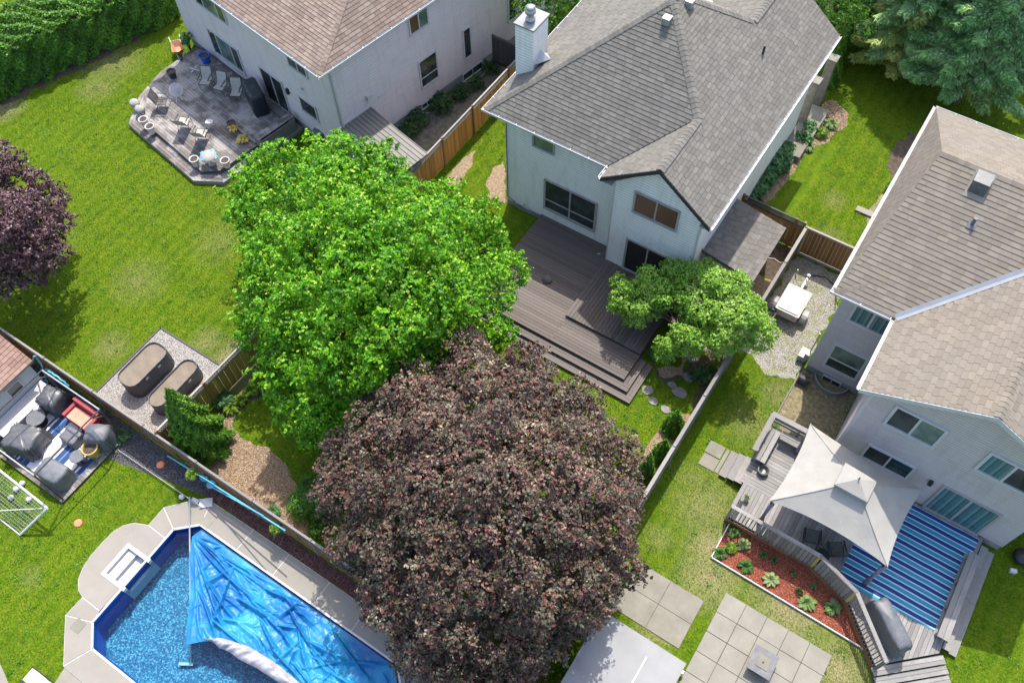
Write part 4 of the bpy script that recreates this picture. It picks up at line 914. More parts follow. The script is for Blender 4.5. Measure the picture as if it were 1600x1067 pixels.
def LW(x, y, z=0): return rotz(RL_, (x, y, z))
def GW(x, y, z=.42): return G(x, y, z)
def sling_chair(name, label, c, rz, group, fab='sling', lounge=0.0):
    """tube-framed patio chair with one sling of fabric for seat and back"""
    t = thing(name, label, 'chair', (0, 0, 0), 0, group); w_ = .27
    mb = MB()
    for s_ in (-w_, w_):
        mb.tube([(s_, -.22, .0), (s_, -.26, .42), (s_, .22, .38), (s_, .42 + lounge, .95)], .014, 6); mb.tube([(s_, .34, 0), (s_, .1, .4), (s_, -.24, .62), (s_, .3 + lounge * .6, .66)], .014, 6)
    mb.tube([(-w_, .42 + lounge, .95), (w_, .42 + lounge, .95)], .014, 6); mb.tube([(-w_, -.26, .42), (w_, -.26, .42)], .014, 6); part(t, 'frame', mb, M['dark_metal'], True)
    for nm, pts in (('seat', [(-.26, .425), (-.1, .40), (.08, .385), (.22, .385)]), ('backrest', [(.22, .385), (.28 + lounge * .3, .58), (.35 + lounge * .7, .78), (.42 + lounge, .96)])):
        vs = []
        for y, z in pts: vs += [(-w_ + .015, y, z), (w_ - .015, y, z)]
        m = len(vs); vs2 = vs + [(x, y + .008, z - .012) for x, y, z in vs]; fs = []
        for k in range(len(pts) - 1): a = 2 * k; fs += [(a, a + 1, a + 3, a + 2), (m + a, m + a + 2, m + a + 3, m + a + 1), (a, a + 2, m + a + 2, m + a), (a + 1, m + a + 1, m + a + 3, a + 3)]
        part(t, nm, MB().add(vs2, fs), M[fab])
    for s_ in (-w_, w_): part(t, 'armrest', MB().obox((s_, -.02, .655), (.05, .42, .02)), M['dark_metal'])
    t.location = c; t.rotation_euler = (0, 0, rz); return t
g_ = 'patio chairs on the left house deck'
ch0 = sling_chair('patio_chair', 'dark sling chair alone near the pale pots on the sunny deck', GW(257, 168), rad(120), g_, 'sling_dark')
for nm, (x, y), a, lb in (('patio_chair', (291, 200), 205, 'left of two pale sling chairs side by side in the sun'), ('patio_chair', (318, 218), 205, 'right of two pale sling chairs side by side in the sun'),
                          ('patio_chair', (325, 137), 25, 'left of three sling chairs facing out in the house shade'), ('patio_chair', (347, 145), 15, 'middle of three sling chairs facing out in the house shade'),
                          ('patio_chair', (372, 155), 30, 'sling chair in the shade next to the covered barbecue')):
    sling_chair(nm, lb, GW(x, y), rad(a), g_, 'sling', .12 if y > 190 else .05)
def pot(label, c, r, h, mat, fill='soil', group=None, name='planter_pot'):
    t = thing(name, label, 'pot', c, 0, group); part(t, 'pot_wall', MB().lathe(c, [(r * .72, 0), (r * .9, h * .7), (r * .95, h * .86), (r * 1.06, h * .87), (r * 1.06, h), (r * .9, h), (r * .86, h * .85)], 22, False), M[mat], True)
    part(t, 'soil', MB().lathe(c, [(r * .7, .02), (r * .87, h * .86)], 20), M[fill]); return t
g_ = 'pale round pots on the left deck'
for (x, y), lb in (((228, 196), 'pale round pot nearest the sunny deck corner'), ((238, 207), 'pale round pot with soil beside the corner pot'), ((307, 258), 'pale pot left of the blue and white table'), ((355, 260), 'pale pot right of the blue and white table')):
    pot(lb, GW(x, y), .21, .42, 'pot_pale', 'soil', g_)
pot('glossy blue glazed pot beside the house wall', GW(323, 97), .28, .45, 'blue_glaze'); pot('dark pot at the shaded edge of the deck', GW(271, 121), .22, .4, 'pot_dark')
pot('dark pot holding a yellow leafy plant', GW(364, 200), .2, .35, 'pot_dark')
hosta('yellow leafed plant drooping from the dark pot', (*G2(364, 202, .7), .7), .3, 'yellow_fl', None, 14, .12, name='yellow_plant')
hosta('orange yellow plant by the deck edge near the bright maple', (*G2(381, 220, .4), .4), .38, 'yellow_fl', None, 20, .25, name='yellow_plant')
tb = thing('patio_table', 'small round table under a white cloth with turquoise napkins', 'table', GW(331, 256)); c = GW(331, 256)
part(tb, 'tabletop', MB().lathe(c, [(.02, .5), (.36, .5), (.38, .52), (.38, .55), (.02, .56)], 24), M['canvas'], True); part(tb, 'leg', MB().lathe(c, [(.18, 0), (.05, .05), (.04, .5)], 12), M['white'], True)
mb = MB()
for a in (0.3, 1.7, 3.2, 4.4): mb.obox((c[0] + .33 * math.cos(a), c[1] + .33 * math.sin(a), .98 - .02), (.22, .18, .02), a, .1)
solo('napkins', 'turquoise napkins laid around the small white table', 'napkins', mb, M['turq'])
solo('folded_cloth', 'turquoise cloth heap behind the small white table', 'cloth', MB().ball((G2(327, 238, .55)[0], G2(327, 238, .55)[1], .5), .16, 10, (1, 1, .8)), M['turq'], smooth=True)
for (x, y), lb in (((220, 175), 'crumpled white cushion bag near the deck corner'), ((212, 165), 'white sack at the far sunny deck corner')):
    q = GW(x, y); mb = MB(); mb.ball((q[0], q[1], .58), .24, 14, (1.2, 1, .75)); mb.v = [(a + .05 * mn.noise(Vector((a * 6, b * 6, z_ * 6))), b + .05 * mn.noise(Vector((a * 6, b * 6, z_ * 6 + 9))), z_) for a, b, z_ in mb.v]
    solo('cushion_sack', lb, 'sack', mb, M['canvas'], smooth=True)
t = thing('tilted_table', 'round cream table tipped on its side in the deck shade', 'table', GW(279, 150)); c = Vector(GW(279, 150))
mb = MB(); R_ = Matrix.Rotation(rad(62), 3, 'X'); n = 20; Rz = Matrix.Rotation(rad(70), 3, 'Z')
vs = [c + Vector((0, 0, .38)) + Rz @ R_ @ Vector((.34 * math.cos(6.283 * k / n), .34 * math.sin(6.283 * k / n), z)) for z in (0, .03) for k in range(n)]
mb.add(vs, [tuple(range(n))[::-1], tuple(range(n, 2 * n))] + [(k, (k + 1) % n, n + (k + 1) % n, n + k) for k in range(n)]); part(t, 'tabletop', mb, M['pot_pale'])
part(t, 'leg', MB().tube([c + Vector((.1, 0, .35)), c + Vector((.45, -.15, .05))], .02, 6).tube([c + Vector((-.1, 0, .35)), c + Vector((.3, -.4, .05))], .02, 6), M['white'], True)
solo('side_table', 'low white wire side table by the shaded chairs', 'table', MB().obox((GW(307, 118)[0], GW(307, 118)[1], .8), (.5, .04, .03), .2).obox((GW(307, 118)[0], GW(307, 118)[1], .8), (.04, .5, .03), .2).tube([GW(307, 118), (GW(307, 118)[0], GW(307, 118)[1], .8)], .02, 6), M['metal_grey'])
solo('side_table', 'small square wooden stool at the edge of the house shadow', 'stool', MB().obox((*GW(331, 200)[:2], .82), (.34, .26, .04), .5).tube([GW(331, 200), (*GW(331, 200)[:2], .82)], .03, 6), M['pot_pale'])

def covered(name, label, c, sx, sy, h, rz, mat, peak=0.0, group=None, wr=.05, z0=0.0, cat='covered furniture', corner=.18, lean=0.0):
    """furniture under a fitted cloth cover: rounded block with folds and a peak"""
    mb = MB(); n = 40; rows = [(1.06, 0), (1.02, .25), (.99, .55), (.97, .86), (.94, .97), (.8, 1.0 + peak * .2), (.42, 1.0 + peak * .6), (.02, 1.0 + peak)]
    vs = []; ca, sa = math.cos(rz), math.sin(rz); sd = random.uniform(0, 99)
    for k, (f, zz) in enumerate(rows):
        for i in range(n):
            a = 2 * math.pi * i / n; p = 2 / (corner * 8 + .6) if True else 1
            ct, st = math.cos(a), math.sin(a); e = .28
            ux = math.copysign(abs(ct) ** e, ct); uy = math.copysign(abs(st) ** e, st)
            wv = 1 + wr * (1.2 - zz * .5) * math.sin(i * 2.1 + 3 * mn.noise(Vector((i * .3, zz * 2, sd)))) + wr * 1.5 * mn.noise(Vector((ux * 2, uy * 2, zz * 3 + sd)))
            x, y = ux * sx / 2 * f * wv, uy * sy / 2 * f * wv + lean * zz
            vs.append((c[0] + x * ca - y * sa, c[1] + x * sa + y * ca, c[2] + z0 + h * zz * (1 + .05 * mn.noise(Vector((x * 4, y * 4, sd))))))
    fs = [(k * n + i, k * n + (i + 1) % n, (k + 1) * n + (i + 1) % n, (k + 1) * n + i) for k in range(len(rows) - 1) for i in range(n)] + [tuple((len(rows) - 1) * n + i for i in range(n))]
    return solo(name, label, cat, mb.add(vs, fs), mat, group, smooth=True)
q = G2(405, 168, .42); covered('covered_barbecue', 'large black covered barbecue by the left patio door', (q[0], q[1], .55), 1.55, .7, 1.15, RL_ + rad(-20), M['cover_navy'], cat='barbecue', wr=.03)
# wheelbarrow beyond the deck
t = thing('wheelbarrow', 'rusty orange wheelbarrow on the lawn beside the left deck', 'wheelbarrow', G(282, 86)); c = Vector(G(282, 86)); R_ = Matrix.Rotation(rad(-35), 3, 'Z')
def loft(r0, r1, z0, z1, cc, th=.03):
    f = [(-1, -.7), (.8, -1), (1.1, 0), (.8, 1), (-1, .7)]; n = len(f)
    vs = [cc + R_ @ Vector((a * r0, b * r0 * .7, z0)) for a, b in f] + [cc + R_ @ Vector((a * r1, b * r1 * .7, z1)) for a, b in f] + [cc + R_ @ Vector((a * (r1 - th), b * (r1 - th) * .7, z1)) for a, b in f] + [cc + R_ @ Vector((a * (r0 - th), b * (r0 - th) * .7, z0 + th)) for a, b in f]
    return MB().add(vs, [tuple(range(n))[::-1]] + [(k * n + i, k * n + (i + 1) % n, (k + 1) * n + (i + 1) % n, (k + 1) * n + i) for k in range(3) for i in range(n)] + [tuple(3 * n + i for i in range(n))])
part(t, 'tray', loft(.26, .46, .3, .58, c), M['terracotta']); part(t, 'handle', MB().tube([c + R_ @ Vector((.7, .1, .18)), c + R_ @ Vector((-.9, .28, .52))], .022, 6).tube([c + R_ @ Vector((.7, -.1, .18)), c + R_ @ Vector((-.9, -.28, .52))], .022, 6), M['pot_pale'])
part(t, 'wheel', MB().tube([c + R_ @ Vector((.62, -.05, .18)), c + R_ @ Vector((.62, .05, .18))], .18, 14), M['black']); part(t, 'leg', MB().tube([c + R_ @ Vector((-.3, .2, .35)), c + R_ @ Vector((-.35, .22, 0))], .02, 6).tube([c + R_ @ Vector((-.3, -.2, .35)), c + R_ @ Vector((-.35, -.22, 0))], .02, 6), M['dark_metal'])
bush('vine', 'dark vine growing up the far corner of the mauve brick house', 'vine', G2(298, 80), .35, 1.6, 'shrub', 500, .09)

# ================================================================== MAIN HOUSE
hm = thing('white_house', 'white painted brick house with grey hip roof in the middle', 'house', (-10.4, 27, 0))
WX0, WX1, WY, BX0, BY = -14.85, -5.66, 21.7, -9.33, 20.95
part(hm, 'wall', MB().prism([(WX0, WY), (BX0, WY), (BX0, 21.75), (WX1, 21.75), (WX1, 32.7), (-8, 32.7), (WX0, 31.8)], .35, 5.55), M['brick_white'])
part(hm, 'foundation', MB().prism([(WX0 + .02, WY + .02), (WX1 - .02, WY + .02), (WX1 - .02, 31.7), (WX0 + .02, 31.7)], -.3, .348).box(BX0 + .02, WX1 - .02, BY + .02, 21.7, -.3, .348), M['foundation'])
# rear wing with a gable
mb = MB().box(BX0, WX1 + .002, BY, 21.748, .35, 5.5)
mb.add([(BX0, BY + .001, 5.5), (WX1, BY + .001, 5.5), (-7.5, BY + .001, 7.15), (BX0, 21.7, 5.5), (WX1, 21.7, 5.5), (-7.5, 21.7, 7.15)], [(0, 1, 2), (5, 4, 3), (0, 2, 5, 3), (1, 4, 5, 2)]); part(hm, 'gable_wall', mb, M['brick_white'])
E0 = 5.65; pm = .76
def zr(u): return E0 + (-5.24 - u) * pm
RLc, VF, G1c, R1c, R2c = (-15.6, 21.4, E0), (-9.84, 21.4, E0), (-7.54, 23.7, 7.398), (-10.42, 26.58, 9.587), (-10.42, 26.9, 9.587)
G0c, GRc, GLc = (-7.54, 20.7, 7.398), (-5.24, 20.7, E0), (-9.84, 20.7, E0)
FG0, FG1, FV = (-8.0, 29.32, zr(-8)), (-8.0, 33.0, zr(-8)), (-10.76, 32.08, E0)
rearP = [RLc, VF, G1c, R1c]; leftP = [RLc, R1c, R2c, (-15.6, 32.08, E0)]; glP = [GLc, G0c, G1c, VF]
rA = [(-5.24, 20.7, E0), (-5.24, 33, E0), (-7.54, 33, zr(-7.54)), G0c]; rB = [G1c, R1c, R2c, FG0, (-7.54, 29.32, zr(-7.54))]; rC = [(-8, 29.32, zr(-8)), (-7.54, 29.32, zr(-7.54)), (-7.54, 33, zr(-7.54)), (-8, 33, zr(-8))]
frP = [(-15.6, 32.08, E0), FV, FG0, R2c]; fgP = [(-10.76, 33, E0), FV, FG0, FG1]
mb = MB()
for q in (rearP, leftP, glP, rA, rB, rC, frP, fgP): mb.slope(list(q), .15)
rf = part(hm, 'roof', mb, M['sh_main'])
shingle_slope('M', (-15.6, 21.4, E0), (1, 0), (0, 1), pm, [rearP], .17, .34); shingle_slope('M', (-15.6, 21.4, E0), (0, 1), (1, 0), pm, [leftP], .17, .34)
shingle_slope('M', (-9.84, 20.7, E0), (0, 1), (1, 0), pm, [glP], .17, .34); shingle_slope('M', (-5.24, 20.7, E0), (0, 1), (-1, 0), pm, [rA, rB, rC], .17, .34)
shingle_slope('M', (-15.6, 32.08, E0), (1, 0), (0, -1), pm, [frP], .17, .34); shingle_slope('M', (-10.76, 33, E0), (0, 1), (1, 0), pm, [fgP], .17, .34)
emit_shingles(rf, 'M', M['sh_main'])
for a, b in ((RLc, R1c), (G1c, R1c), (G0c, G1c), (R2c, FG0), (FG0, FG1), (R1c, R2c)): ridge_caps(rf, a, b, M['sh_main'], .17)
part(hm, 'valley_flashing', MB().tube([(VF[0], VF[1], VF[2] + .03), (G1c[0], G1c[1], G1c[2] + .03)], .03, 4), M['dark_metal'])
gutter(hm, (-15.72, 21.4, E0), (-9.9, 21.4, E0), M['white'], (0, -1)); gutter(hm, (-15.6, 21.3, E0), (-15.6, 32.1, E0), M['white'], (-1, 0)); gutter(hm, (-5.24, 20.7, E0), (-5.24, 33, E0), M['white'], (1, 0)); gutter(hm, (-9.84, 20.7, E0), (-9.84, 21.28, E0), M['white'], (-1, 0))
part(hm, 'soffit', MB().box(-15.55, -9.9, 21.42, WY - .003, E0 - .18, E0 - .155).box(-15.58, WX0 - .003, 21.7, 32, E0 - .18, E0 - .155).box(WX1 + .003, -5.26, 20.95, 32.9, E0 - .18, E0 - .155), M['white'])
mb = MB()
for sg, q in ((1, (G0c, GLc)), (1, (G0c, GRc))):
    a, b = Vector(q[0]), Vector(q[1]); u = Vector((0, -.03, 0)); dz = Vector((0, 0, .19)); mb.add([a, b, b - dz, a - dz, a + u, b + u, b - dz + u, a - dz + u], [(0, 1, 2, 3), (7, 6, 5, 4), (0, 4, 5, 1), (2, 6, 7, 3), (1, 5, 6, 2)])
part(hm, 'rake_board', mb, M['dark_metal'])
part(hm, 'eave_return', MB().box(-9.82, BX0 - .003, 20.72, 21.4, E0 - .2, E0 - .155).box(WX1 + .003, -5.26, 20.72, 20.95, E0 - .2, E0 - .155), M['taupe'])
window(hm, 'y', WY, -13.5, -12.45, 4.5, 5.45, M['taupe'], M['glass_green'], out=-1)
window(hm, 'y', WY, -12.9, -10.3, 1.0, 2.88, M['taupe'], M['glass'], (1, 1), (1, 2.2), out=-1, fw=.09)
window(hm, 'y', BY, -8.45, -6.52, 4.35, 5.55, M['taupe'], M['glass_brown'], (1, 1), out=-1, fw=.08)
window(hm, 'y', BY, -8.5, -6.5, .62, 2.68, M['taupe'], M['black'], (1, 1), out=-1, fw=.09, name='sliding_door')
part(hm, 'downspout', MB().tube([(-5.3, 20.78, E0 - .1), (WX1 + .04, BY - .05, 5.2), (WX1 + .04, BY - .05, .4)], .045, 6), M['white']); part(hm, 'downspout', MB().tube([(WX0 + .1, WY - .06, 5.5), (WX0 + .1, WY - .06, .6), (WX0 + .5, WY - .1, .5)], .02, 6), M['black'])
part(hm, 'corner_trim', MB().box(BX0 - .004, BX0 + .05, BY - .006, BY + .04, .4, 5.45), M['white']); part(hm, 'tap', MB().tube([(-13.9, WY, .55), (-13.9, WY - .15, .5), (-13.6, WY - .12, .45)], .03, 6), M['metal_grey'])
# chimney
t = thing('chimney_stack', 'white brick chimney with steel flue cap on the left of the grey roof', 'chimney', (-14.95, 24, 0)); cx0, cx1, cy0, cy1 = -15.55, -14.72, 23.62, 24.72
part(t, 'stack', MB().box(cx0, cx1, cy0, cy1, 0, 8.25), M['brick_white']); part(t, 'cap', MB().box(cx0 - .05, cx1 + .05, cy0 - .05, cy1 + .05, 8.25, 8.33), M['tarp_white'])
part(t, 'flue', MB().lathe((-15.12, 24.05, 8.33), [(.2, 0), (.2, .1), (.15, .12), (.15, .35), (.22, .37), (.22, .5), (.17, .52), (.17, .56), (.2, .6), (.03, .64)], 18), M['metal_grey'], True)
part(t, 'cricket', MB().add([(cx1, cy0 + .1, 6.55), (cx1, cy1 - .1, 6.55), (cx1, (cy0 + cy1) / 2, 7.0), (cx1 + .5, (cy0 + cy1) / 2, 6.75)], [(0, 3, 2), (3, 1, 2)]), M['white'])
for q, lb in (((-10.25, 25.85, 9.03), 'box roof vent just below the peak of the grey roof'), ((-9.9, 26.97, 9.19), 'box roof vent right of the peak of the grey roof')):
    solo('roof_vent', lb, 'roof vent', MB().obox((q[0], q[1], q[2] + .14), (.3, .3, .28)), M['metal_grey'], 'vents on the grey roof')
solo('vent_pipe', 'thin dark plumbing pipe on the right slope of the grey roof', 'pipe', MB().tube([(-7.1, 28.58, 7.0), (-7.1, 28.58, 7.45)], .05, 8), M['black'])
# porch on the far right side
t = thing('porch', 'side porch with brick pillars and grey stone steps under the grey roof', 'porch', (-5.2, 34.5, 0))
for q in ((-5.5, 35.2), (-5.6, 33.4)): part(t, 'pillar', MB().box(q[0] - .2, q[0] + .2, q[1] - .2, q[1] + .2, 0, 2.7).box(q[0] - .25, q[0] + .25, q[1] - .25, q[1] + .25, 2.7, 2.78), M['stone'])
part(t, 'landing', MB().box(-5.65, -4.7, 31.0, 34.6, 0, .35).box(-5.6, -4.9, 30.3, 31.0, 0, .18), M['slab_dark']); BARE.append(rect(-5.65, -4.7, 30, 35))
# lean-to beside the house
t = thing('side_lean_to', 'single slope shingled lean-to on the right side of the white house', 'lean-to', (-4.4, 23.5, 0))
part(t, 'wall', MB().box(WX1 + .003, -3.55, 22.25, 25.0, 0, 2.0), M['brick_white']); LT = [(WX1 + .01, 22.02, 2.62), (-3.3, 22.02, 2.2), (-3.3, 25.2, 2.2), (WX1 + .01, 25.2, 2.62)]
rf = part(t, 'roof', MB().slope(LT, .1), M['sh_shed']); pl = .42 / 2.35; shingle_slope('S', (-3.3, 22.02, 2.2), (0, 1), (-1, 0), pl, [LT], .17, .3); emit_shingles(rf, 'S', M['sh_shed'], 300)
part(t, 'flashing', MB().box(WX1 + .003, WX1 + .05, 22.02, 25.2, 2.64, 2.74), M['white'])
BARE.append(rect(-14.9, -3.4, 21.4, 33)); BARE.append(rect(-14.9, -5.2, 20.9, 22))

# main deck
dm = thing('garden_deck', 'brown composite deck with raised platform and wrap around steps', 'deck', (-9.4, 19, 0))
for (x0, x1, y0, y1, z, nm) in ((-13.1, -5.16, 15.63, 17.4, .13, 'lower_step'), (-13.1, -5.46, 15.95, 17.3, .28, 'upper_step')):
    part(dm, nm + '_frame', MB().box(x0, x1, y0 + .01, 21.0 if x1 < 0 and nm == 'x' else 17.6, 0.0 if z < .2 else .155, z - .003), M['deck_main'])
for z, xo, yo, w_, nm in ((.13, -5.16, 15.63, .33, 'step_board'), (.28, -5.46, 15.95, .34, 'step_board')):
    for k in range(2): plank(dm, nm, ((-13.1 + xo) / 2, yo + w_ / 4 + k * w_ / 2, z + .012), (xo + 13.1, w_ / 2 - .01, .025), 0, M['deck_main'])
    for k in range(2): plank(dm, nm, (xo - w_ / 4 - k * w_ / 2, (17.5 + yo + w_) / 2, z + .012), (17.5 - yo - w_, w_ / 2 - .01, .025), rad(90), M['deck_main'])
part(dm, 'deck_frame', MB().box(-13.0, -5.8, 16.3, 21.69, 0, .422), M['deck_main'])
n = 37; bw = (21.69 - 16.3) / n
for i in range(n):
    y = 16.3 + (i + .5) * bw; x1 = -5.8 if y < 17.6 else (-9.3)
    if y < 17.62: s_ = -9.3 + (.12 if i % 2 else 0); plank(dm, 'deck_board', ((-13.0 + s_) / 2, y, .438), (s_ + 13.0 - .006, bw - .012, .028), 0, M['deck_main']); plank(dm, 'deck_board', ((s_ + x1) / 2, y, .438), (x1 - s_ - .006, bw - .012, .028), 0, M['deck_main'])
    else: plank(dm, 'deck_board', ((-13.0 + x1) / 2, y, .438), (x1 + 13.0, bw - .012, .028), 0, M['deck_main'])
part(dm, 'platform_frame', MB().box(-9.28, -5.8, 17.62, BY - .003, .455, .585), M['deck_main'])
for i in range(23):
    w_ = 3.5 / 23; plank(dm, 'platform_board', (-9.3 + (i + .5) * w_, (17.58 + BY) / 2, .6), (BY - 17.58 - .01, w_ - .014, .028), rad(90), M['deck_main'])
plank(dm, 'hatch_frame', (-10.2, 21.35, .458), (1.2, .1, .02), 0, M['deck_main'])
BARE.append(rect(-13.1, -5.16, 15.63, 21.7))
q = G2(855, 438, .452); solo('deck_drain', 'round dark fire bowl base lying on the brown deck', 'disc', MB().lathe((q[0], q[1], .452), [(.2, 0), (.22, .02), (.2, .05), (.05, .03)], 20), M['black'])
q = G2(936, 397, .452); solo('deck_leaf', 'small white scrap on the shaded brown deck', 'litter', MB().obox((q[0], q[1], .458), (.12, .05, .01), .6), M['white'])
t = thing('lamp_post', 'grey post with black lantern head standing before the sliding door', 'lamp post', (*G2(1004, 428, .61), .61)); q = G2(1004, 428, .61)
part(t, 'post', MB().tube([(q[0], q[1], .61), (q[0], q[1], 2.45)], .032, 8), M['pot_pale'], True); part(t, 'lantern', MB().lathe((q[0], q[1], 2.45), [(.05, 0), (.12, .03), (.12, .22), (.16, .24), (.03, .33)], 12), M['black'])

# ================================================================== FENCES
fence('orange brown board fence with lattice top beside the white house', (-18.6, 18.6), (-18.5, 30.6), 1.8, .28, M['wood_orange'], M['cap'], M['wood_brown'], posts=[0, 3.45, 5.85, 8.9, 11.9], side=1)
fence('olive board fence with white lattice behind the gravel pad', (-19.05, 4.45), (-18.65, 18.5), 1.7, .25, M['wood_olive'], M['cap'], M['wood_brown'], side=1)
fence('weathered lattice topped fence between the pool and the gardens', (-30.5, 4.38), (-2.8, 4.34), 1.62, .26, M['wood_brown'], M['wood_grey'], M['wood_grey'], side=-1, spacing=2.7)
fence('long grey fence running beside the brown deck garden', (-2.7, 4.45), (-2.66, 26.1), 1.75, 0, M['wood_grey'], M['wood_grey'], M['wood_grey'], side=1)
fence('grey fence between the pool yard and the white roofed shed', (-2.7, -4), (-2.7, 4.25), 1.75, 0, M['wood_grey'], M['wood_grey'], M['wood_grey'], side=1)
fence('brown fence with lattice joining the white house to the long fence', (-5.6, 26.28), (-2.78, 26.24), 1.8, .28, M['wood_brown'], M['wood_dark'], M['wood_brown'], side=-1)
a, b = Vector(G(772, 100)), Vector(G(818, 120)); fence('dark grey fence closing the gap beside the mauve brick house', (a.x, a.y), (b.x, b.y), 1.75, 0, M['wood_dark'], M['wood_dark'], M['wood_dark'], side=-1)
# slatted gate
t = thing('gate', 'brown gate with thin yellow battens beside the tan roofed house', 'gate', (-1.5, 26.1, 0))
for i in range(13): plank(t, 'gate_board', (-2.5 + i * .165, 26.1, .95), (.16, .02, 1.55), 0, M['wood_brown'])
for i in range(12): plank(t, 'batten', (-2.42 + i * .165, 26.075, .95), (.022, .02, 1.5), 0, M['yellow_wood'])
for z in (.1, 1.76): plank(t, 'rail', (-1.5, 26.09, z), (2.15, .09, .1), 0, M['cap'])
for x in (-2.56, -.45): plank(t, 'post', (x, 26.1, .9), (.09, .09, 1.8), 0, M['yellow_wood' if x < -1 else 'wood_brown'])
solo('rope', 'pale cord fallen on the soil behind the lean-to', 'cord', MB().tube([(-3.7, 25.1, .04), (-3.3, 25.25, .05), (-3.0, 25.2, .04), (-2.8, 25.35, .04)], .02, 5), M['pot_pale'])

# ================================================================== RIGHT HOUSE
hr = thing('grey_house', 'grey sided house with tan shingle roof on the right', 'house', (6, 25, 0))
RY, GYw, GX0, GX1 = 20.85, 17.6, 2.2, 8.75
part(hr, 'wall', MB().box(0, 15, RY, 30.5, .4, 5.6), M['siding']); part(hr, 'foundation', MB().box(.02, 15, RY + .02, 30.48, -.2, .398).box(GX0 + .02, GX1 - .02, GYw + .02, RY, -.2, .398), M['foundation'])
pr_ = .51; ER = 5.7; rz_ = ER + 3.65 * pr_
mb = MB().box(GX0, GX1, GYw, RY - .002, .4, 5.6); mb.add([(GX0, GYw + .002, 5.6), (GX1, GYw + .002, 5.6), (5.45, GYw + .002, 7.3), (GX0, RY, 5.6), (GX1, RY, 5.6), (5.45, RY, 7.3)], [(0, 1, 2), (5, 4, 3), (0, 2, 5, 3), (1, 4, 5, 2)]); part(hr, 'gable_wall', mb, M['siding'])
zz = lambda y: ER + (y - 20.5) * pr_
Kc, Wc, W2 = (.54, 21.14, zz(21.14)), (.55, 25.72, zz(25.72)), (.47, 29.9, ER + (30.95 - 29.9) * pr_)
c0, cV, cT, cM = (-.37, 20.5, ER), (1.8, 20.5, ER), (5.45, 24.15, rz_), (5.45, 25.72, zz(25.72))
rl = [Kc, cV, cT, cM, Wc]; rl2 = [c0, cV, Kc]; rr = [cT, (9.1, 20.5, ER), (15.2, 20.5, ER), (15.2, 25.72, zz(25.72)), cM]; nf = [Wc, (15.2, 25.72, zz(25.72)), (15.2, 30.95, ER), W2]; nf2 = [W2, (15.2, 30.95, ER), (-.37, 30.95, ER)]
gl = [(1.8, 17.3, ER), cV, cT, (5.45, 17.3, rz_)]; gr = [(9.1, 17.3, ER), (5.45, 17.3, rz_), cT, (9.1, 20.5, ER)]
mb = MB(); 
for q in (rl, rl2, rr, nf, nf2, gl, gr): mb.slope(list(q), .15)
mb.add([c0, Kc, Wc, W2, (-.37, 30.95, ER)], [(0, 2, 1), (0, 4, 2), (4, 3, 2)])
rf = part(hr, 'roof', mb, M['sh_right'])
shingle_slope('R', (-.37, 20.5, ER), (1, 0), (0, 1), pr_, [rl, rl2, rr], .19, .34); shingle_slope('R', (-.37, 30.95, ER), (1, 0), (0, -1), pr_, [nf, nf2], .19, .34)
shingle_slope('R', (1.8, 17.3, ER), (0, 1), (1, 0), pr_, [gl], .19, .34); shingle_slope('R', (9.1, 17.3, ER), (0, 1), (-1, 0), pr_, [gr], .19, .34)
FLc = (-.37, 30.95, ER)
def tri_shingles(key, tri, expo, tab):
    A_, B_, C_ = (np.array(q, float) for q in tri); nv = np.cross(B_ - A_, C_ - A_); nv = nv if nv[2] > 0 else -nv
    gxy = -nv[:2] / nv[2]; p_ = np.linalg.norm(gxy); u_ = gxy / p_; shingle_slope(key, A_, (-u_[1], u_[0]), u_, p_, [[q[:2] for q in tri]], expo, tab)
for tri in ((c0, Kc, Wc), (c0, Wc, FLc), (FLc, Wc, W2)): tri_shingles('R', tri, .19, .34)
emit_shingles(rf, 'R', M['sh_right'])
for a, b in ((c0, Kc), ((5.45, 17.3, rz_), cT), (Wc, (15.2, 25.72, zz(25.72)))): ridge_caps(rf, a, b, M['sh_right'], .15)
a, b = Vector(cV), Vector(cT); d = (b - a); s_ = Vector((-d.y, d.x, 0)).normalized() * .14
part(hr, 'valley_flashing', MB().add([a - s_ + Vector((0, 0, .09)), a + s_ + Vector((0, 0, .09)), b + s_ + Vector((0, 0, .09)), b - s_ + Vector((0, 0, .09)), a + Vector((0, 0, .035)), b + Vector((0, 0, .035))], [(0, 4, 5, 3), (4, 1, 2, 5)]), M['valley'])
gutter(hr, (-.37, 20.38, ER), (-.37, 31, ER), M['white'], (-1, 0)); gutter(hr, (-.49, 20.5, ER), (1.68, 20.5, ER), M['white'], (0, -1)); gutter(hr, (1.8, 17.3, ER), (1.8, 20.4, ER), M['white'], (-1, 0)); gutter(hr, (-.4, 30.95, ER), (15, 30.95, ER), M['white'], (0, 1))
mb = MB()
for q in ((1.8, 5.45), (9.1, 5.45)):
    a, b = Vector((q[0], 17.3, ER)), Vector((5.45, 17.3, rz_)); u = Vector((0, -.03, 0)); dz = Vector((0, 0, .2)); mb.add([a, b, b - dz, a - dz, a + u, b + u, b - dz + u, a - dz + u], [(0, 1, 2, 3), (7, 6, 5, 4), (0, 4, 5, 1), (2, 6, 7, 3)])
    dz2 = Vector((0, 0, .165)); v_ = Vector((0, .3, 0)); mb.add([a - dz2, b - dz2, b - dz2 + v_, a - dz2 + v_], [(0, 1, 2, 3)])
part(hr, 'rake_board', mb, M['white'])
part(hr, 'soffit', MB().box(-.35, -.003, 20.55, 30.9, ER - .18, ER - .155).box(-.35, 1.78, 20.52, RY - .003, ER - .18, ER - .155).box(1.82, GX0 - .003, 17.35, 20.5, ER - .18, ER - .155), M['white'])
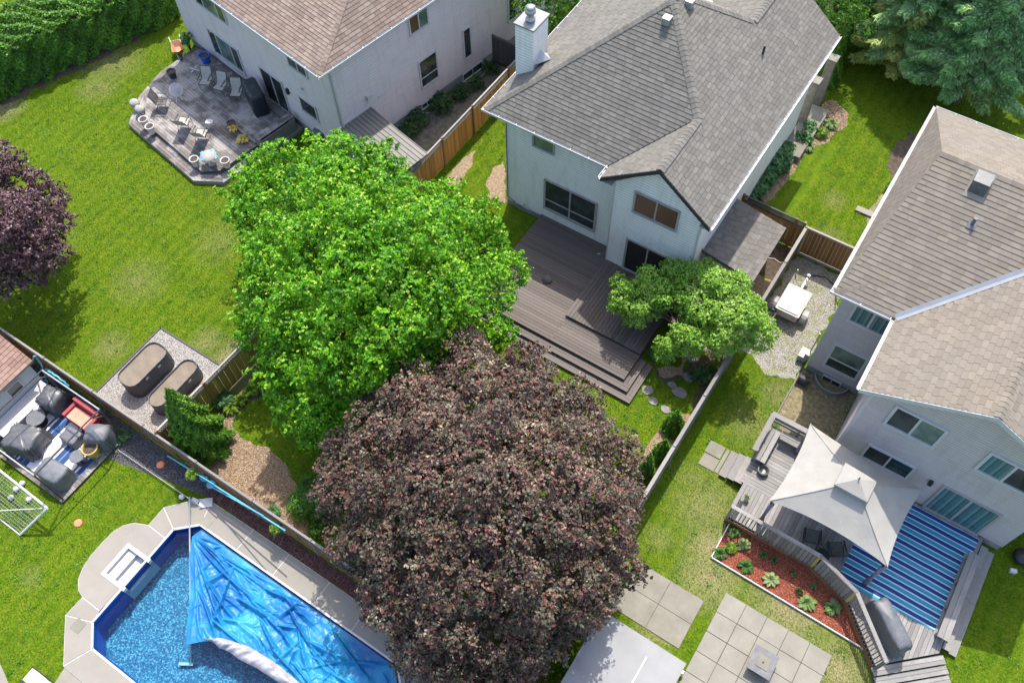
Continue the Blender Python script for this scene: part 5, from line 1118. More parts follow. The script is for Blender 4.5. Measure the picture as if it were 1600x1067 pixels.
part(hr, 'corner_trim', MB().box(GX0 - .01, GX0 + .1, GYw - .012, GYw + .1, .4, 5.5), M['white']); part(hr, 'corner_trim', MB().box(-.012, .06, RY - .012, RY + .1, .4, 5.5), M['siding_flat'])
window(hr, 'y', RY, .45, 1.95, 4.1, 5.4, M['white'], M['glass_blind'], (1, 1), out=-1, fw=.1); window(hr, 'y', RY, .49, 1.87, .9, 2.55, M['white'], [M['glass'], M['glass_green']], (1,), (1, 1.5), out=-1, fw=.1)
window(hr, 'y', RY, .72, 1.5, -.1, .32, M['white'], M['glass'], (1, 1), out=-1, fw=.04)
window(hr, 'y', GYw, 3.03, 4.78, 4.1, 5.42, M['white'], [M['glass'], M['glass_green']], (1, 1), out=-1, fw=.1); window(hr, 'y', GYw, 6.1, 7.85, 4.1, 5.42, M['white'], [M['glass_blind'], M['glass']], (1, 1), out=-1, fw=.1)
window(hr, 'y', GYw, 3.1, 4.83, 1.5, 2.52, M['white'], M['glass'], (1, 1), out=-1, fw=.08); window(hr, 'y', GYw, 5.85, 7.88, .37, 2.38, M['taupe'], M['glass_blind'], (1, 1), out=-1, fw=.09, name='sliding_door')
part(hr, 'wall_lamp', MB().box(5.42, 5.55, GYw - .13, GYw, 2.0, 2.25), M['black'])
t = thing('window_well_basket', 'corrugated metal window well below the grey house basement window', 'window well', (1.15, 20.6, 0))
mb = MB(); n = 12
for k in range(n):
    f = lambda k, r: (1.12 - r * math.cos(math.pi * k / n), RY - .6 * (r / .7) * math.sin(math.pi * k / n)); mb.prism([f(k, .7), f(k + 1, .7), f(k + 1, .65), f(k, .65)], -.05, .25)
part(t, 'rim', mb, M['metal_grey'])
t = thing('roof_box_vent', 'grey box vent near the ridge of the tan roof', 'roof vent', (2.1, 25.2, 7.9)); q = (2.1, 25.25, 8.1)
part(t, 'hood', MB().add([(1.85, 25.5, 8.2), (2.4, 25.5, 8.2), (2.4, 25.5, 8.5), (1.85, 25.5, 8.5), (1.85, 24.85, 7.85), (2.4, 24.85, 7.85), (2.4, 25.0, 8.42), (1.85, 25.0, 8.42)], [(0, 1, 2, 3), (4, 7, 6, 5), (3, 2, 6, 7), (0, 3, 7, 4), (1, 5, 6, 2), (0, 4, 5, 1)]), M['cover_dark'])
part(t, 'flashing', MB().slope([(1.78, 24.72, zz(24.72) + .05), (2.47, 24.72, zz(24.72) + .05), (2.47, 25.66, zz(25.66) + .05), (1.78, 25.66, zz(25.66) + .05)], .02), M['slab_dark'])
solo('vent_pipe', 'small dark plumbing pipe with blue collar on the tan roof', 'pipe', MB().tube([(2.5, 24.02, zz(24.02)), (2.5, 24.02, zz(24.02) + .35)], .06, 8).obox((2.5, 24.0, zz(24.0) + .04), (.3, .3, .04), 0, math.atan(pr_)), M['cover_grey'])
BARE.append(rect(-.05, 16, 20.8, 31)); BARE.append(rect(GX0, GX1, GYw, 21))
solo('electric_meter', 'pale meter box and pipes at the corner of the grey house', 'meter', MB().obox((-.15, 21.05, .7), (.2, .25, .35)).obox((-.3, 21.3, .25), (.35, .5, .3)).tube([(-.12, 21.15, .7), (-.12, 21.15, 2.2)], .03, 6), M['trailer'])
q = G2(1251, 596); solo('hose_reel', 'black hose reel on the ground by the grey house corner', 'hose reel', MB().tube([(q[0] - .12, q[1], .2), (q[0] + .22, q[1], .2)], .2, 16).tube([(q[0] - .15, q[1], .2), (q[0] - .12, q[1], .2)], .26, 16).tube([(q[0] + .22, q[1], .2), (q[0] + .25, q[1], .2)], .26, 16), M['black'])
solo('bed_edging', 'thin black edging strip between lawn and gravel by the grey house', 'edging', MB().box(-.12, -.08, 17.7, 21.0, 0, .08), M['black'])
solo('splash_block', 'pale concrete splash block beside the tan roofed house', 'splash block', MB().obox((*G2(1352, 333), .05), (.9, .3, .1), 0), M['concrete'])

# utility trailer
t = thing('utility_trailer', 'small utility trailer with pale lid parked on weedy gravel', 'trailer', (-1.65, 23.2, 0))
tc = G2(1238, 468, .6); a = rad(90); TX, TY = -1.66, 23.15
def rbox(x0, x1, y0, y1, z0, z1, r=.06): 
    pts = []
    for cx, cy, a0 in ((x1 - r, y1 - r, 0), (x0 + r, y1 - r, 90), (x0 + r, y0 + r, 180), (x1 - r, y0 + r, 270)):
        pts += [(cx + r * math.cos(rad(a0 + k * 30)), cy + r * math.sin(rad(a0 + k * 30))) for k in range(4)]
    return pts
part(t, 'body', MB().prism(rbox(-2.13, -1.2, 22.45, 23.8, .35, .7), .35, .74), M['trailer_body']); lid = rbox(-2.18, -1.15, 22.4, 23.85, 0, 0)
mb = MB().prism(lid, .74, .79); inn = rbox(-2.1, -1.23, 22.48, 23.77, 0, 0); mb.prism(inn, .79, .83); part(t, 'lid', mb, M['trailer'])
for sx in (-2.34, -1.0):
    part(t, 'wheel', MB().tube([(sx - .07, 22.95, .26), (sx + .07, 22.95, .26)], .26, 18), M['black'])
    f = MB(); n = 8
    for k in range(n):
        a0, a1 = math.pi * k / n, math.pi * (k + 1) / n; y = lambda q: 22.95 + .34 * math.cos(q); z = lambda q: .26 + .34 * math.sin(q)
        f.add([(sx - .12, y(a0), z(a0)), (sx + .12, y(a0), z(a0)), (sx + .12, y(a1), z(a1)), (sx - .12, y(a1), z(a1))], [(0, 1, 2, 3)])
    part(t, 'mudguard', f, M['trailer'], True)
part(t, 'drawbar', MB().obox((-1.66, 24.3, .42), (.07, 1.0, .07)), M['metal_grey']); part(t, 'coupling', MB().lathe((-1.66, 24.85, .4), [(.05, 0), (.09, .05), (.09, .12), (.03, .16)], 12), M['white'], True)
part(t, 'jockey_wheel', MB().tube([(-1.66, 24.6, 0), (-1.66, 24.6, .6)], .025, 6), M['metal_grey'])
for x in (-2.0, -1.33): part(t, 'tail_light', MB().box(x - .07, x + .07, 22.42, 22.45, .45, .52), M['orange'])
part(t, 'number_plate', MB().box(-2.25, -2.05, 22.38, 22.4, .5, .62), M['black'])
solo('garden_hose', 'black hose curving over the gravel beside the trailer', 'hose', MB().tube([G(1268, 430, .05), G(1290, 433, .05), G(1303, 445, .05), G(1306, 462, .05), G(1308, 475, .3)], .022, 6), M['black'], smooth=True)
solo('stake', 'short wooden stake standing in the gravel near the trailer', 'stake', MB().tube([G(1243, 430), (G(1243, 430)[0], G(1243, 430)[1], .4)], .03, 6), M['pot_pale'])

# ================================================================== LOWER LEFT: beds, sitting deck, goal
def GV(x, y, v):
    r = _ray(x, y); t = v / r[1]; return (r[0] * t, v, CH + r[2] * t)
for nm, (x0, x1, y0, y1), h, lb in (('raised_bed', (-22.62, -21.6, 5.35, 7.45), .95, 'large oblong corrugated raised bed filled with dry soil'), ('raised_bed', (-20.98, -20.2, 5.3, 7.65), .8, 'narrow oblong corrugated raised bed next to the lattice fence')):
    t = thing(nm, lb, 'raised bed', ((x0 + x1) / 2, (y0 + y1) / 2, 0), 0, 'corrugated raised garden beds')
    o_ = rbox(x0, x1, y0, y1, 0, 0, min(.36, (x1 - x0) * .46)); o2 = []
    for i in range(len(o_)):      # corrugate
        a, b = np.array(o_[i]), np.array(o_[(i + 1) % len(o_)]); m = max(1, int(np.linalg.norm(b - a) / .03)); d = (b - a) / (np.linalg.norm(b - a) + 1e-9); nn = np.array([d[1], -d[0]])
        o2 += [tuple(a + (b - a) * k / m + nn * (.012 if k % 2 else 0)) for k in range(m)]
    n = len(o2); mb = MB().add([(x, y, 0) for x, y in o2] + [(x, y, h) for x, y in o2], [(k, (k + 1) % n, n + (k + 1) % n, n + k) for k in range(n)]); part(t, 'side_wall', mb, M['corr'])
    n = len(o_); inn = shrink(o_, .025); mb = MB()
    mb.add([(x, y, h) for x, y in o_] + [(x, y, h + .03) for x, y in o_] + [(x, y, h + .03) for x, y in inn] + [(x, y, h - .1) for x, y in inn], [(r * n + k, r * n + (k + 1) % n, (r + 1) * n + (k + 1) % n, (r + 1) * n + k) for r in range(3) for k in range(n)])
    part(t, 'rim', mb, M['cover_dark']); part(t, 'soil', MB().prism(inn, .1, h - .05), M['bed_soil'])
    for y in (y0 + .72, y1 - .72): part(t, 'tag', MB().box(x1 + .012, x1 + .03, y - .07, y + .07, h - .2, h - .1), M['white'])
mb = MB(); 
for a, b in (((-23.42, 8.27), (-19.13, 8.27)), ((-23.42, 4.5), (-23.42, 8.27))):
    mb.box(a[0] - .03, b[0] + .03, a[1] - .03, b[1] + .03, 0, .06)
solo('pad_edging', 'dark timber edging around the pale gravel pad', 'edging', mb, M['wood_dark'])

cone_tree('conical_cedar', 'large pointed green cedar beside the lattice fence corner', (-18.05, 5.35), 1.15, 4.4, 'cedar', 42000, .11, lean=(-.02, .01))
g_ = 'small cedars along the long grey fence'
for (x, y), r, h, lb in (((1006, 748), .42, 2.3, 'tall thin cedar by the fence next to the purple tree'), ((1032, 715), .45, 1.6, 'middle one of three small cedars along the fence'), ((1050, 672), .5, 1.7, 'rightmost small cedar leaning by the grey fence')):
    cone_tree('small_cedar', lb, G2(x, y), r, h, 'cedar', 9000, .08, g_)
bush('shrub', 'dark green shrub against the olive fence', 'shrub', G2(352, 628), .45, .5, 'shrub', 900, .07); bush('shrub', 'shrub at the foot of the olive fence by the bright maple', 'shrub', G2(425, 590), .5, .6, 'shrub', 900, .07)
for (x, y), lb in (((362, 640), 'lime hosta nearest the large cedar'), ((377, 628), 'second lime hosta from the large cedar'), ((393, 613), 'third lime hosta from the large cedar'), ((408, 604), 'lime hosta nearest the bright maple trunk')):
    hosta(lb, G2(x, y), .36, 'lime', 'lime hostas below the olive fence', 26, .3)
bush('shrub', 'low bright green shrub in the mulch left of the purple tree', 'shrub', G2(490, 785), .95, .7, 'hedge', 900, .06, n=9); bush('shrub', 'small green shrub by the pool fence', 'shrub', G2(497, 829), .4, .4, 'hedge', 900, .06)
bush('shrub', 'tiny green shrub in mulch by the lattice fence', 'shrub', G2(430, 800), .3, .3, 'shrub', 900, .05)

# sitting deck with bare frame
t = thing('sitting_deck', 'low deck with striped rug in the yard at the left edge', 'deck', (-22.6, 2, 0))
part(t, 'deck_frame', MB().box(-24.4, -20.93, .66, 3.5, 0, .1), M['wood_dark'])
for i in range(20): w_ = 2.84 / 20; plank(t, 'deck_board', (-22.66, .66 + (i + .5) * w_, .115), (3.5, w_ - .01, .03), 0, M['deck_left'])
solo('striped_rug', 'white and navy striped rug on the low deck at the left edge', 'rug', MB().box(-24.2, -21.15, .95, 3.35, .131, .142), M['rug_pale']); BARE.append(rect(-24.4, -20.93, .66, 3.5))
t = thing('canopy_frame', 'bare metal canopy frame standing over the striped rug deck', 'canopy frame', (-22.5, 2.3, 0)); cs = [(-20.97, .78), (-20.97, 3.85), (-24.05, 3.85), (-24.05, .78)]
for x, y in cs: part(t, 'post', MB().tube([(x, y, 0), (x, y, 2.42)], .03, 8), M['dark_metal'])
for i in range(4): a, b = cs[i], cs[(i + 1) % 4]; part(t, 'beam', MB().tube([(*a, 2.42), (*b, 2.42)], .03, 8), M['metal_grey' if i % 2 else 'dark_metal'])
for x, y, dx, dy in ((-20.97, 3.85, -1, 0), (-20.97, 3.85, 0, -1), (-24.05, 3.85, 1, 0), (-24.05, 3.85, 0, -1)): part(t, 'brace', MB().tube([(x, y, 1.95), (x + dx * .45, y + dy * .45, 2.4)], .012, 5), M['metal_grey'])
g_ = 'covered furniture on the striped rug deck'
def C3(x, y, z): return (*G2(x, y, z), .142)
covered('covered_chair', 'crumpled charcoal covered armchair at the left of the rug', C3(42, 690, .5), 1.25, 1.05, .85, rad(20), M['cover_dark'], .05, g_, .12)
covered('covered_table', 'flat grey covered table at the front of the rug', C3(87, 740, .5), 1.15, .8, .75, rad(5), M['cover_grey'], .08, g_, .03)
covered('covered_chair', 'pointed grey covered chair by the yellow pot', C3(157, 683, .5), .95, .75, .8, rad(30), M['cover_grey'], .25, g_, .08)
covered('covered_chair', 'dark covered chair behind the rug beside the shed', C3(86, 628, .5), .85, .85, .9, rad(10), M['cover_dark'], .12, g_, .12)
covered('blue_ottoman', 'flat navy covered ottoman in front of the red bench', C3(112, 682, .4), .75, .6, .4, rad(5), M['cover_grey'], 0, g_, .04)
t = thing('red_bench', 'deep red bench with coral seat cushion on the striped rug', 'bench', C3(130, 655, .4)); c = C3(130, 655, .4)
part(t, 'frame', MB().obox((c[0], c[1], .32), (1.35, .65, .36)), M['red_cloth']); part(t, 'seat_cushion', MB().obox((c[0], c[1] - .04, .54), (1.05, .52, .1)), M['coral'])
part(t, 'backrest', MB().obox((c[0], c[1] + .36, .6), (1.35, .14, .55), 0, -.15), M['red_cloth'])
for s_ in (-.6, .6): part(t, 'armrest', MB().obox((c[0] + s_, c[1], .6), (.13, .65, .2)), M['red_cloth'])
for (x, y), r, h, lb, mt in (((122, 715), .27, .5, 'round grey side table beside the flat covered table', 'cover_grey'), ((58, 655), .36, .45, 'round grey low table next to the storage box', 'cover_grey')):
    c = C3(x, y, h); t = thing('side_table', lb, 'table', c); part(t, 'tabletop', MB().lathe(c, [(.02, h - .05), (r, h - .05), (r + .01, h - .02), (r, h), (.02, h)], 22), M[mt]); part(t, 'leg', MB().lathe(c, [(r * .8, 0), (.05, .04), (.04, h - .05)], 12), M['dark_metal'])
solo('cream_box', 'cream cushion box between the shed and the covered chair', 'box', MB().obox((*G2(64, 632, .4), .35), (.45, .7, .4), .1), M['pot_pale'])
c = C3(146, 706, .3); pot('yellow tapered pot on the striped rug', c, .3, .55, 'pot_yellow'); bush('potted_plant', 'bright green plant growing in the yellow pot', 'plant', (c[0] - .02, c[1]), .3, .75, 'lime', 900, .06)
# storage shed
t = thing('garden_shed', 'small grey shed with red shingle roof at the left edge', 'shed', (-26.4, 2.2, 0))
part(t, 'wall', MB().box(-27.8, -25.35, -.5, 3.85, 0, 1.84), M['siding_flat']); RP = [(-25.15, -.7, 1.85), (-25.15, 4.02, 1.85), (-26.6, 4.02, 2.75), (-26.6, -.7, 2.75)]; RP2 = [(-28.05, -.7, 1.85), (-28.05, 4.02, 1.85), (-26.6, 4.02, 2.75), (-26.6, -.7, 2.75)]
rf = part(t, 'roof', MB().slope(RP, .08).slope(RP2, .08), M['sh_red']); shingle_slope('Q', (-25.15, -.7, 1.85), (0, 1), (-1, 0), .62, [RP], .16, .3); shingle_slope('Q', (-28.05, -.7, 1.85), (0, 1), (1, 0), .62, [RP2], .16, .3); emit_shingles(rf, 'Q', M['sh_red'], 150)
window(t, 'x', -25.35, 2.55, 3.2, .9, 1.5, M['white'], M['glass'], fw=.05)
mb = MB().box(-25.3, -24.55, 1.3, 3.75, 0, .55); t = thing('storage_box', 'long grey storage box in front of the small shed', 'storage box', (-24.9, 2.5, 0)); part(t, 'body', mb, M['siding_flat'])
for i in range(8): plank(t, 'lid_slat', (-25.25 + i * .094, 2.52, .565), (2.5, .085, .03), rad(90), M['siding_flat'])
# hoses on the fence
def loop(x, y, rx, rz_, v=4.18):
    c = GV(x, y, v); return [(c[0] + rx * math.cos(k * .3142) + .0, v - .03 * (k % 2), c[2] + rz_ * math.sin(k * .3142)) for k in range(21)]
solo('pool_hose', 'pale blue pool hose coiled on the pool side of the lattice fence', 'hose', MB().tube(loop(90, 590, .62, .42), .035, 6).tube(loop(92, 592, .55, .36, 4.1), .035, 6), M['hose'], smooth=True)
solo('pool_hose', 'pale blue hose hanging in a long loop beside the coiled one', 'hose', MB().tube([GV(53, 556, 4.15), GV(50, 572, 4.1), GV(56, 588, 4.05), GV(66, 590, 4), GV(74, 596, 3.9), G(75, 620, .05)], .035, 6).tube([GV(55, 556, 4.15), GV(64, 568, 4.1), GV(71, 586, 4.0), GV(75, 600, 3.9)], .035, 6), M['hose'], smooth=True)
solo('vacuum_pole', 'two long blue poles hung along the lattice fence by the red rocks', 'pole', MB().tube([GV(262, 712, 4.1), GV(335, 757, 4.1)], .025, 6).tube([GV(335, 758, 4.1), GV(446, 829, 4.1)], .03, 6).tube([GV(330, 760, 4.05), GV(412, 806, 4.05)], .025, 6), M['hose'])
solo('dustpan_net', 'pale skimmer net leaning on the fence beside the hanging plant', 'net', MB().lathe((*G2(330, 757, .7), .7), [(.02, 0), (.16, .01), (.17, .03), (.02, .04)], 14).obox((*G2(320, 748, .5), .5), (.3, .12, .3), .4), M['hose'])
for (x, y), lb in (((301, 742), 'hanging basket of yellow green leaves at the lattice fence end'), ((431, 826), 'hanging yellow green basket above the red rock strip')):
    q = G(x, y, 1.1); t = thing('hanging_basket', lb, 'hanging plant', (q[0], q[1], 0), 0, 'hanging baskets on the pool fence')
    part(t, 'bracket', MB().tube([(q[0], 4.25, 1.3), (q[0], 4.2, 1.5), (q[0], q[1], 1.48), (q[0], q[1], 1.2)], .012, 5), M['dark_metal']); part(t, 'basket', MB().lathe((q[0], q[1], .92), [(.05, 0), (.13, .08), (.15, .16)], 12), M['pot_dark'])
    P, N = blob_pts([(q[0], q[1], 1.15, .2)], 2500, .2, .4); V_, F_, T_ = leaves(P, N, .07); o = link_mesh('foliage', fast_mesh('foliage', V_ - np.array([q[0], q[1], 0]), F_, 3, T_, [M['lime']]), t)
a, b = Vector(G(188, 706)), Vector(G(318, 795)); mb = MB(); n = 60
for i in range(n): q = a.lerp(b, i / n); mb.obox((q.x, q.y, .09), (.03, .02, .18), 0)
mb.tube([a + Vector((0, 0, .15)), b + Vector((0, 0, .15))], .01, 4); solo('border_edging', 'low white picket edging between the lawn and dark gravel', 'edging', mb, M['white'])
bush('ivy', 'ragged plant with pale flowers behind the striped rug deck corner', 'plant', G2(190, 685), .42, .35, 'shrub', 300, .06)
# goal and balls
t = thing('soccer_goal', 'white soccer goal with net tipped forward at the left edge', 'goal', (-22.5, -.4, 0)); A_, B_, C_, D_ = Vector((-24.6, .3, 1.1)), Vector((-20.55, .22, 1.1)), Vector((-21.33, -1.03, .04)), Vector((-25.3, -1.0, .04)); E_ = Vector(G(-45, 800, .04))
for nm, a, b, r in (('crossbar', A_, B_, .045), ('post', B_, C_, .045), ('post', A_, D_, .045), ('ground_bar', C_, D_, .025), ('brace', B_, E_, .022)): part(t, nm, MB().tube([a, b], r, 8), M['white'])
mb = MB()
for i in range(36):
    f = i / 36; mb.tube([A_.lerp(B_, f), D_.lerp(C_, f) + Vector((0, 0, .0))], .004, 3, False)
for i in range(12): f = i / 12; mb.tube([A_.lerp(D_, f), B_.lerp(C_, f)], .004, 3, False)
part(t, 'net', mb, M['goal_net'], kind='stuff')
for (x, y), lb in (((35, 755), 'white ball topmost in the goal group'), ((25, 764), 'second white ball from the top in the goal group'), ((17, 777), 'white ball furthest left in the goal group'), ((45, 780), 'white ball furthest right in the goal group'), ((284, 776), 'white ball beside the pool brush handle')):
    q = G(x, y, .11); solo('ball', lb, 'ball', MB().ball((q[0], q[1], .115), .11, 16), M['white'], 'white balls', smooth=True)
for (x, y), lb in (((122, 817), 'orange disc lying on the lawn near the pool'), ((251, 726), 'orange disc at the edge of the dark gravel')): q = G(x, y, .02); solo('flying_disc', lb, 'flying disc', MB().lathe((q[0], q[1], .01), [(.14, 0), (.16, .02), (.13, .05), (.02, .055)], 18), M['orange'], 'orange discs')
t = thing('deck_lounger', 'folded lounge chair at the bottom left paving', 'chair', G(85, 1064)); c = Vector(G(85, 1068))
part(t, 'frame', MB().tube([c + Vector((-.9, 0, .3)), c + Vector((.9, .1, .3))], .02, 6).tube([c + Vector((-.9, -.5, .3)), c + Vector((.9, -.5, .3))], .02, 6), M['black']); part(t, 'seat', MB().obox(c + Vector((0, -.22, .3)), (1.7, .45, .03)), M['sling'])

# ================================================================== RIGHT DECK
dr = thing('weathered_deck', 'pale weathered deck with railings and benches behind the grey house', 'deck', (4, 15, 0)); DZ = .37
PL = [[(-.1, 14.9), (2.2, 14.9), (2.2, 17.57), (-.1, 17.57)], [(.05, 13.42), (2.2, 13.42), (2.2, 14.9), (.05, 14.9)], [(2.2, 13.42), (3.38, 13.42), (3.38, 17.57), (2.2, 17.57)], [(3.38, 13.42), (4.9, 12.92), (4.9, 17.57), (3.38, 17.57)], [(4.9, 12.92), (6.45, 11.38), (8.1, 12.9), (8.1, 17.57), (4.9, 17.57)]]
mb = MB()
for q in PL: mb.prism(q, .05, DZ - .032); BARE.append(q)
part(dr, 'deck_frame', mb, M['wood_dark'])
boards_in(dr, PL[0], DZ - .03, .03, .14, 0, M['deck_old'], name='deck_board')
for q in PL[1:]: boards_in(dr, q, DZ - .03, .03, .14, rad(90), M['deck_old'], name='deck_board')
# railing
RA = [(.1, 14.75), (.1, 13.4), (3.38, 13.4), (4.88, 12.9), (6.5, 11.3)]
RT = 1.38
for i in range(4):
    a, b = Vector((*RA[i], 0)), Vector((*RA[i + 1], 0)); d = b - a; L = d.length; d.normalize(); an = math.atan2(d.y, d.x); m = (a + b) / 2
    plank(dr, 'top_rail', (m.x, m.y, RT), (L + .05, .14, .035), an, M['deck_old']); plank(dr, 'lower_rail', (m.x, m.y, DZ + .1), (L - .1, .04, .08), an, M['deck_old'])
    plank(dr, 'post', (b.x, b.y, RT / 2), (.1, .1, RT), an, M['yellow_wood' if i in (1, 2) else 'wood_grey'])
    s_ = .12
    while s_ < L - .08:
        wide = (i == 1 and s_ > .95) or i == 2; w_ = .115 if wide else .035; q = a + d * (s_ + w_ / 2); o_ = Vector((d.y, -d.x, 0)) * .035
        plank(dr, 'baluster', (q.x + o_.x, q.y + o_.y, (RT + DZ) / 2 - .02), (w_, .02, RT - DZ + .1), an, M['deck_old' if not wide else 'wood_grey']); s_ += w_ + (.03 if wide else .1)
    k = max(1, round(L / .9)); o_ = Vector((d.y, -d.x, 0)) * .07
    for zc in (.1, .24): 
        for j in range(k): q = a + d * (L * (j + .5) / k); plank(dr, 'skirt_board', (q.x + o_.x * .6, q.y + o_.y * .6, zc), (L / k - .01, .025, .13), an, M['wood_brown'])
# corner bench, upper left of the deck
for (c, d, rz) in (((-.18, 16.75, 1.22), (1.75, .2, .035), 90), ((.85, 17.62, 1.22), (2.2, .2, .035), 0)): plank(dr, 'bench_cap', c, d, rad(rz), M['canvas'] if False else M['deck_old'])
for k in range(2):
    plank(dr, 'bench_slat', (-.14, 16.75, .85 + k * .17), (1.7, .03, .12), rad(90), M['deck_old'], tilt=0); plank(dr, 'bench_slat', (.85, 17.58, .85 + k * .17), (2.05, .03, .12), 0, M['deck_old'])
    plank(dr, 'bench_seat', (.06 + k * .2, 16.6, .8), (1.6, .18, .035), rad(90), M['deck_old']); plank(dr, 'bench_seat', (1.15, 17.32 - k * .2, .8), (1.5, .18, .035), 0, M['deck_old'])
for x, y in ((-.1, 15.95), (-.1, 16.8), (.9, 17.55), (1.85, 17.55)): plank(dr, 'bench_support', (x, y, .8), (.08, .08, .9), 0, M['wood_grey'])
for (x0, x1, y0, y1) in ((.0, .3, 15.95, 16.0), (1.85, 1.9, 16.95, 17.4)): part(dr, 'bench_end', MB().box(x0, x1, y0, y1, DZ, .78), M['wood_grey'])
# west steps, east bench and steps, lower stairs
for k, (x, z) in enumerate(((-.76, .14), (-.45, .25), (-.17, .33))):
    plank(dr, 'tread', (x, 15.4, z), (1.15, .3, .035), rad(90), M['deck_old']); plank(dr, 'riser', (x - .1, 15.4, z / 2), (1.1, .02, z - .04), rad(90), M['wood_grey'])
for k in range(2): plank(dr, 'bench_seat', (7.82 + k * .19, 14.9, .83), (3.4, .18, .04), rad(90), M['deck_old'])
plank(dr, 'bench_back', (8.1, 14.9, .72), (3.4, .03, .16), rad(90), M['wood_grey'])
for y in (13.4, 14.4, 15.4, 16.4): plank(dr, 'bench_support', (7.9, y, .6), (.3, .06, .42), 0, M['wood_grey'])
for x, z in ((8.27, .27), (8.54, .13)):
    for y0, y1 in ((13.15, 15.2), (15.2, 17.35)): plank(dr, 'tread', (x, (y0 + y1) / 2, z), (y1 - y0 - .01, .25, .035), rad(90), M['deck_old'])
    plank(dr, 'riser', (x - .1, 15.25, z / 2), (4.1, .02, z - .04), rad(90), M['wood_grey'])
BARE.append(rect(8.0, 8.66, 13.1, 17.4)); BARE.append(rect(-.95, 0, 14.8, 16.0))
a, b = Vector((6.45, 11.36, 0)), Vector((8.12, 12.86, 0)); d = (b - a).normalized(); nn = Vector((d.y, -d.x, 0)); an = math.atan2(d.y, d.x); L = (b - a).length; m = (a + b) / 2
for k in range(4):
    z = DZ - .03 - .085 * k if k else DZ - .03
    for j in range(2): q = m + nn * (.1 + .3 * k + .14 * j); plank(dr, 'tread', (q.x, q.y, max(.05, z - .04)), (L + .25, .13, .035), an, M['deck_old'])
    q = m + nn * (.02 + .3 * k); plank(dr, 'riser', (q.x, q.y, max(.03, z - .1)), (L + .2, .02, .07), an, M['wood_dark'])
BARE.append([(6.3, 11.5), (7.3, 10.3), (9.1, 11.9), (8.2, 13.0)])
# small pads and slabs
t = thing('stepping_pads', 'three weathered paving squares at the foot of the west deck steps', 'paving', (-1.4, 15.4, 0))
for q in (rect(-1.78, -1.13, 15.45, 16.02), rect(-1.76, -1.11, 14.86, 15.43), rect(-1.1, -.94, 14.88, 16.0)): part(t, 'slab', MB().prism(shrink(q, .012), -.02, .03), M['slab_dark']); BARE.append(q)
t = thing('old_patio', 'stained grey slabs near the white roofed shed', 'paving', (-.5, 9.4, 0)); part(t, 'base', MB().prism(rect(-1.82, .76, 8.42, 10.34), -.02, .012), M['soil'])
for i in range(2):
    for j in range(2): part(t, 'slab', MB().prism(shrink(rect(-1.82 + i * 1.29, -1.82 + (i + 1) * 1.29, 8.42 + j * .96, 8.42 + (j + 1) * .96), .008), 0, .03), M['slab_dark'])
BARE.append(rect(-1.82, .76, 8.42, 10.34))
t = thing('patio', 'pale square slab patio with a fire table in the middle', 'paving', (3.2, 9, 0)); part(t, 'base', MB().prism(rect(1.27, 5.2, 5.6, 11.0), -.02, .012), M['soil'])
for i in range(5):
    for j in range(7): part(t, 'slab', MB().prism(shrink(rect(1.27 + i * .786, 1.27 + (i + 1) * .786, 11.02 - (j + 1) * .775, 11.02 - j * .775), random.uniform(.006, .014)), 0, .03 + random.uniform(-.003, .004)), M['slab'])
BARE.append(rect(1.27, 5.2, 5.6, 11.02))
t = thing('fire_table', 'square slate grey fire table standing on the pale patio', 'fire table', (3.28, 9.42, .03))
part(t, 'body', MB().box(2.98, 3.62, 9.12, 9.76, .03, .42), M['cover_grey']); part(t, 'tabletop', MB().prism(rect(2.88, 3.7, 9.0, 9.86), .42, .47), M['cover_dark']); part(t, 'lid', MB().box(3.08, 3.5, 9.22, 9.64, .47, .49), M['slab_dark']); part(t, 'knob', MB().lathe((3.29, 9.43, .49), [(.03, 0), (.03, .03), (.01, .035)], 10), M['dark_metal'])
# red bed edging
mb = MB(); eg = [(.28, 13.3), (.28, 11.85), (5.9, 11.78), (6.45, 11.62)]
for i in range(3): a, b = Vector((*eg[i], .05)), Vector((*eg[i + 1], .05)); d = b - a; mb.obox((a + b) / 2, (d.length + .03, .035, .12), math.atan2(d.y, d.x))
solo('bed_edging', 'thin pale edging strip around the red mulch bed', 'edging', mb, M['pot_pale'])
STL = ['larger pale stone at the right end of the red bed', 'smaller pale stone behind the other in the red bed']
HP = [((1124, 866), .34, 'hosta', 'variegated hosta at the left corner of the red bed'), ((1164, 886), .32, 'hosta', 'pale hosta second along the front of the red bed'), ((1204, 906), .34, 'hosta', 'pale hosta third along the front of the red bed'), ((1259, 942), .4, 'hosta', 'large striped hosta near the right end of the red bed'),
      ((1192, 868), .2, 'shrub', 'dark green hosta left of a twin in shaded red mulch'), ((1208, 876), .2, 'shrub', 'dark green hosta right of its twin in shaded red mulch'), ((1237, 895), .15, 'shrub', 'tiny dark plant alone in shaded red mulch'), ((1269, 917), .15, 'shrub', 'tiny dark plant near the bend in the railing'), ((1247, 925), .2, 'shrub', 'dark plant just behind the large striped hosta'),
      ((1146, 833), .28, 'hosta', 'leggy pale hosta under the deck corner'), ((1160, 853), .3, 'hosta', 'pale hosta between the lime shrub and the railing'), ((1300, 950), .34, 'hosta', 'white flowered plant at the right end of the red bed')]
for (x, y), r, mt, lb in HP: hosta(lb, G2(x, y), r, mt, 'hostas in the red mulch bed', 18 if r > .2 else 10, .2)
bush('lime_shrub', 'round lime green shrub in the red mulch bed', 'shrub', G2(1142, 858), .24, .3, 'lime', 2500, .04)
for (x, y), s_ in (((1301, 938), .1), ((1306, 945), .07)): q = G2(x, y); solo('stone', STL[0 if s_ == .1 else 1], 'stone', MB().ball((q[0], q[1], .05), s_, 10, (1.2, 1, .7)), M['stone'], 'stones in the red bed')
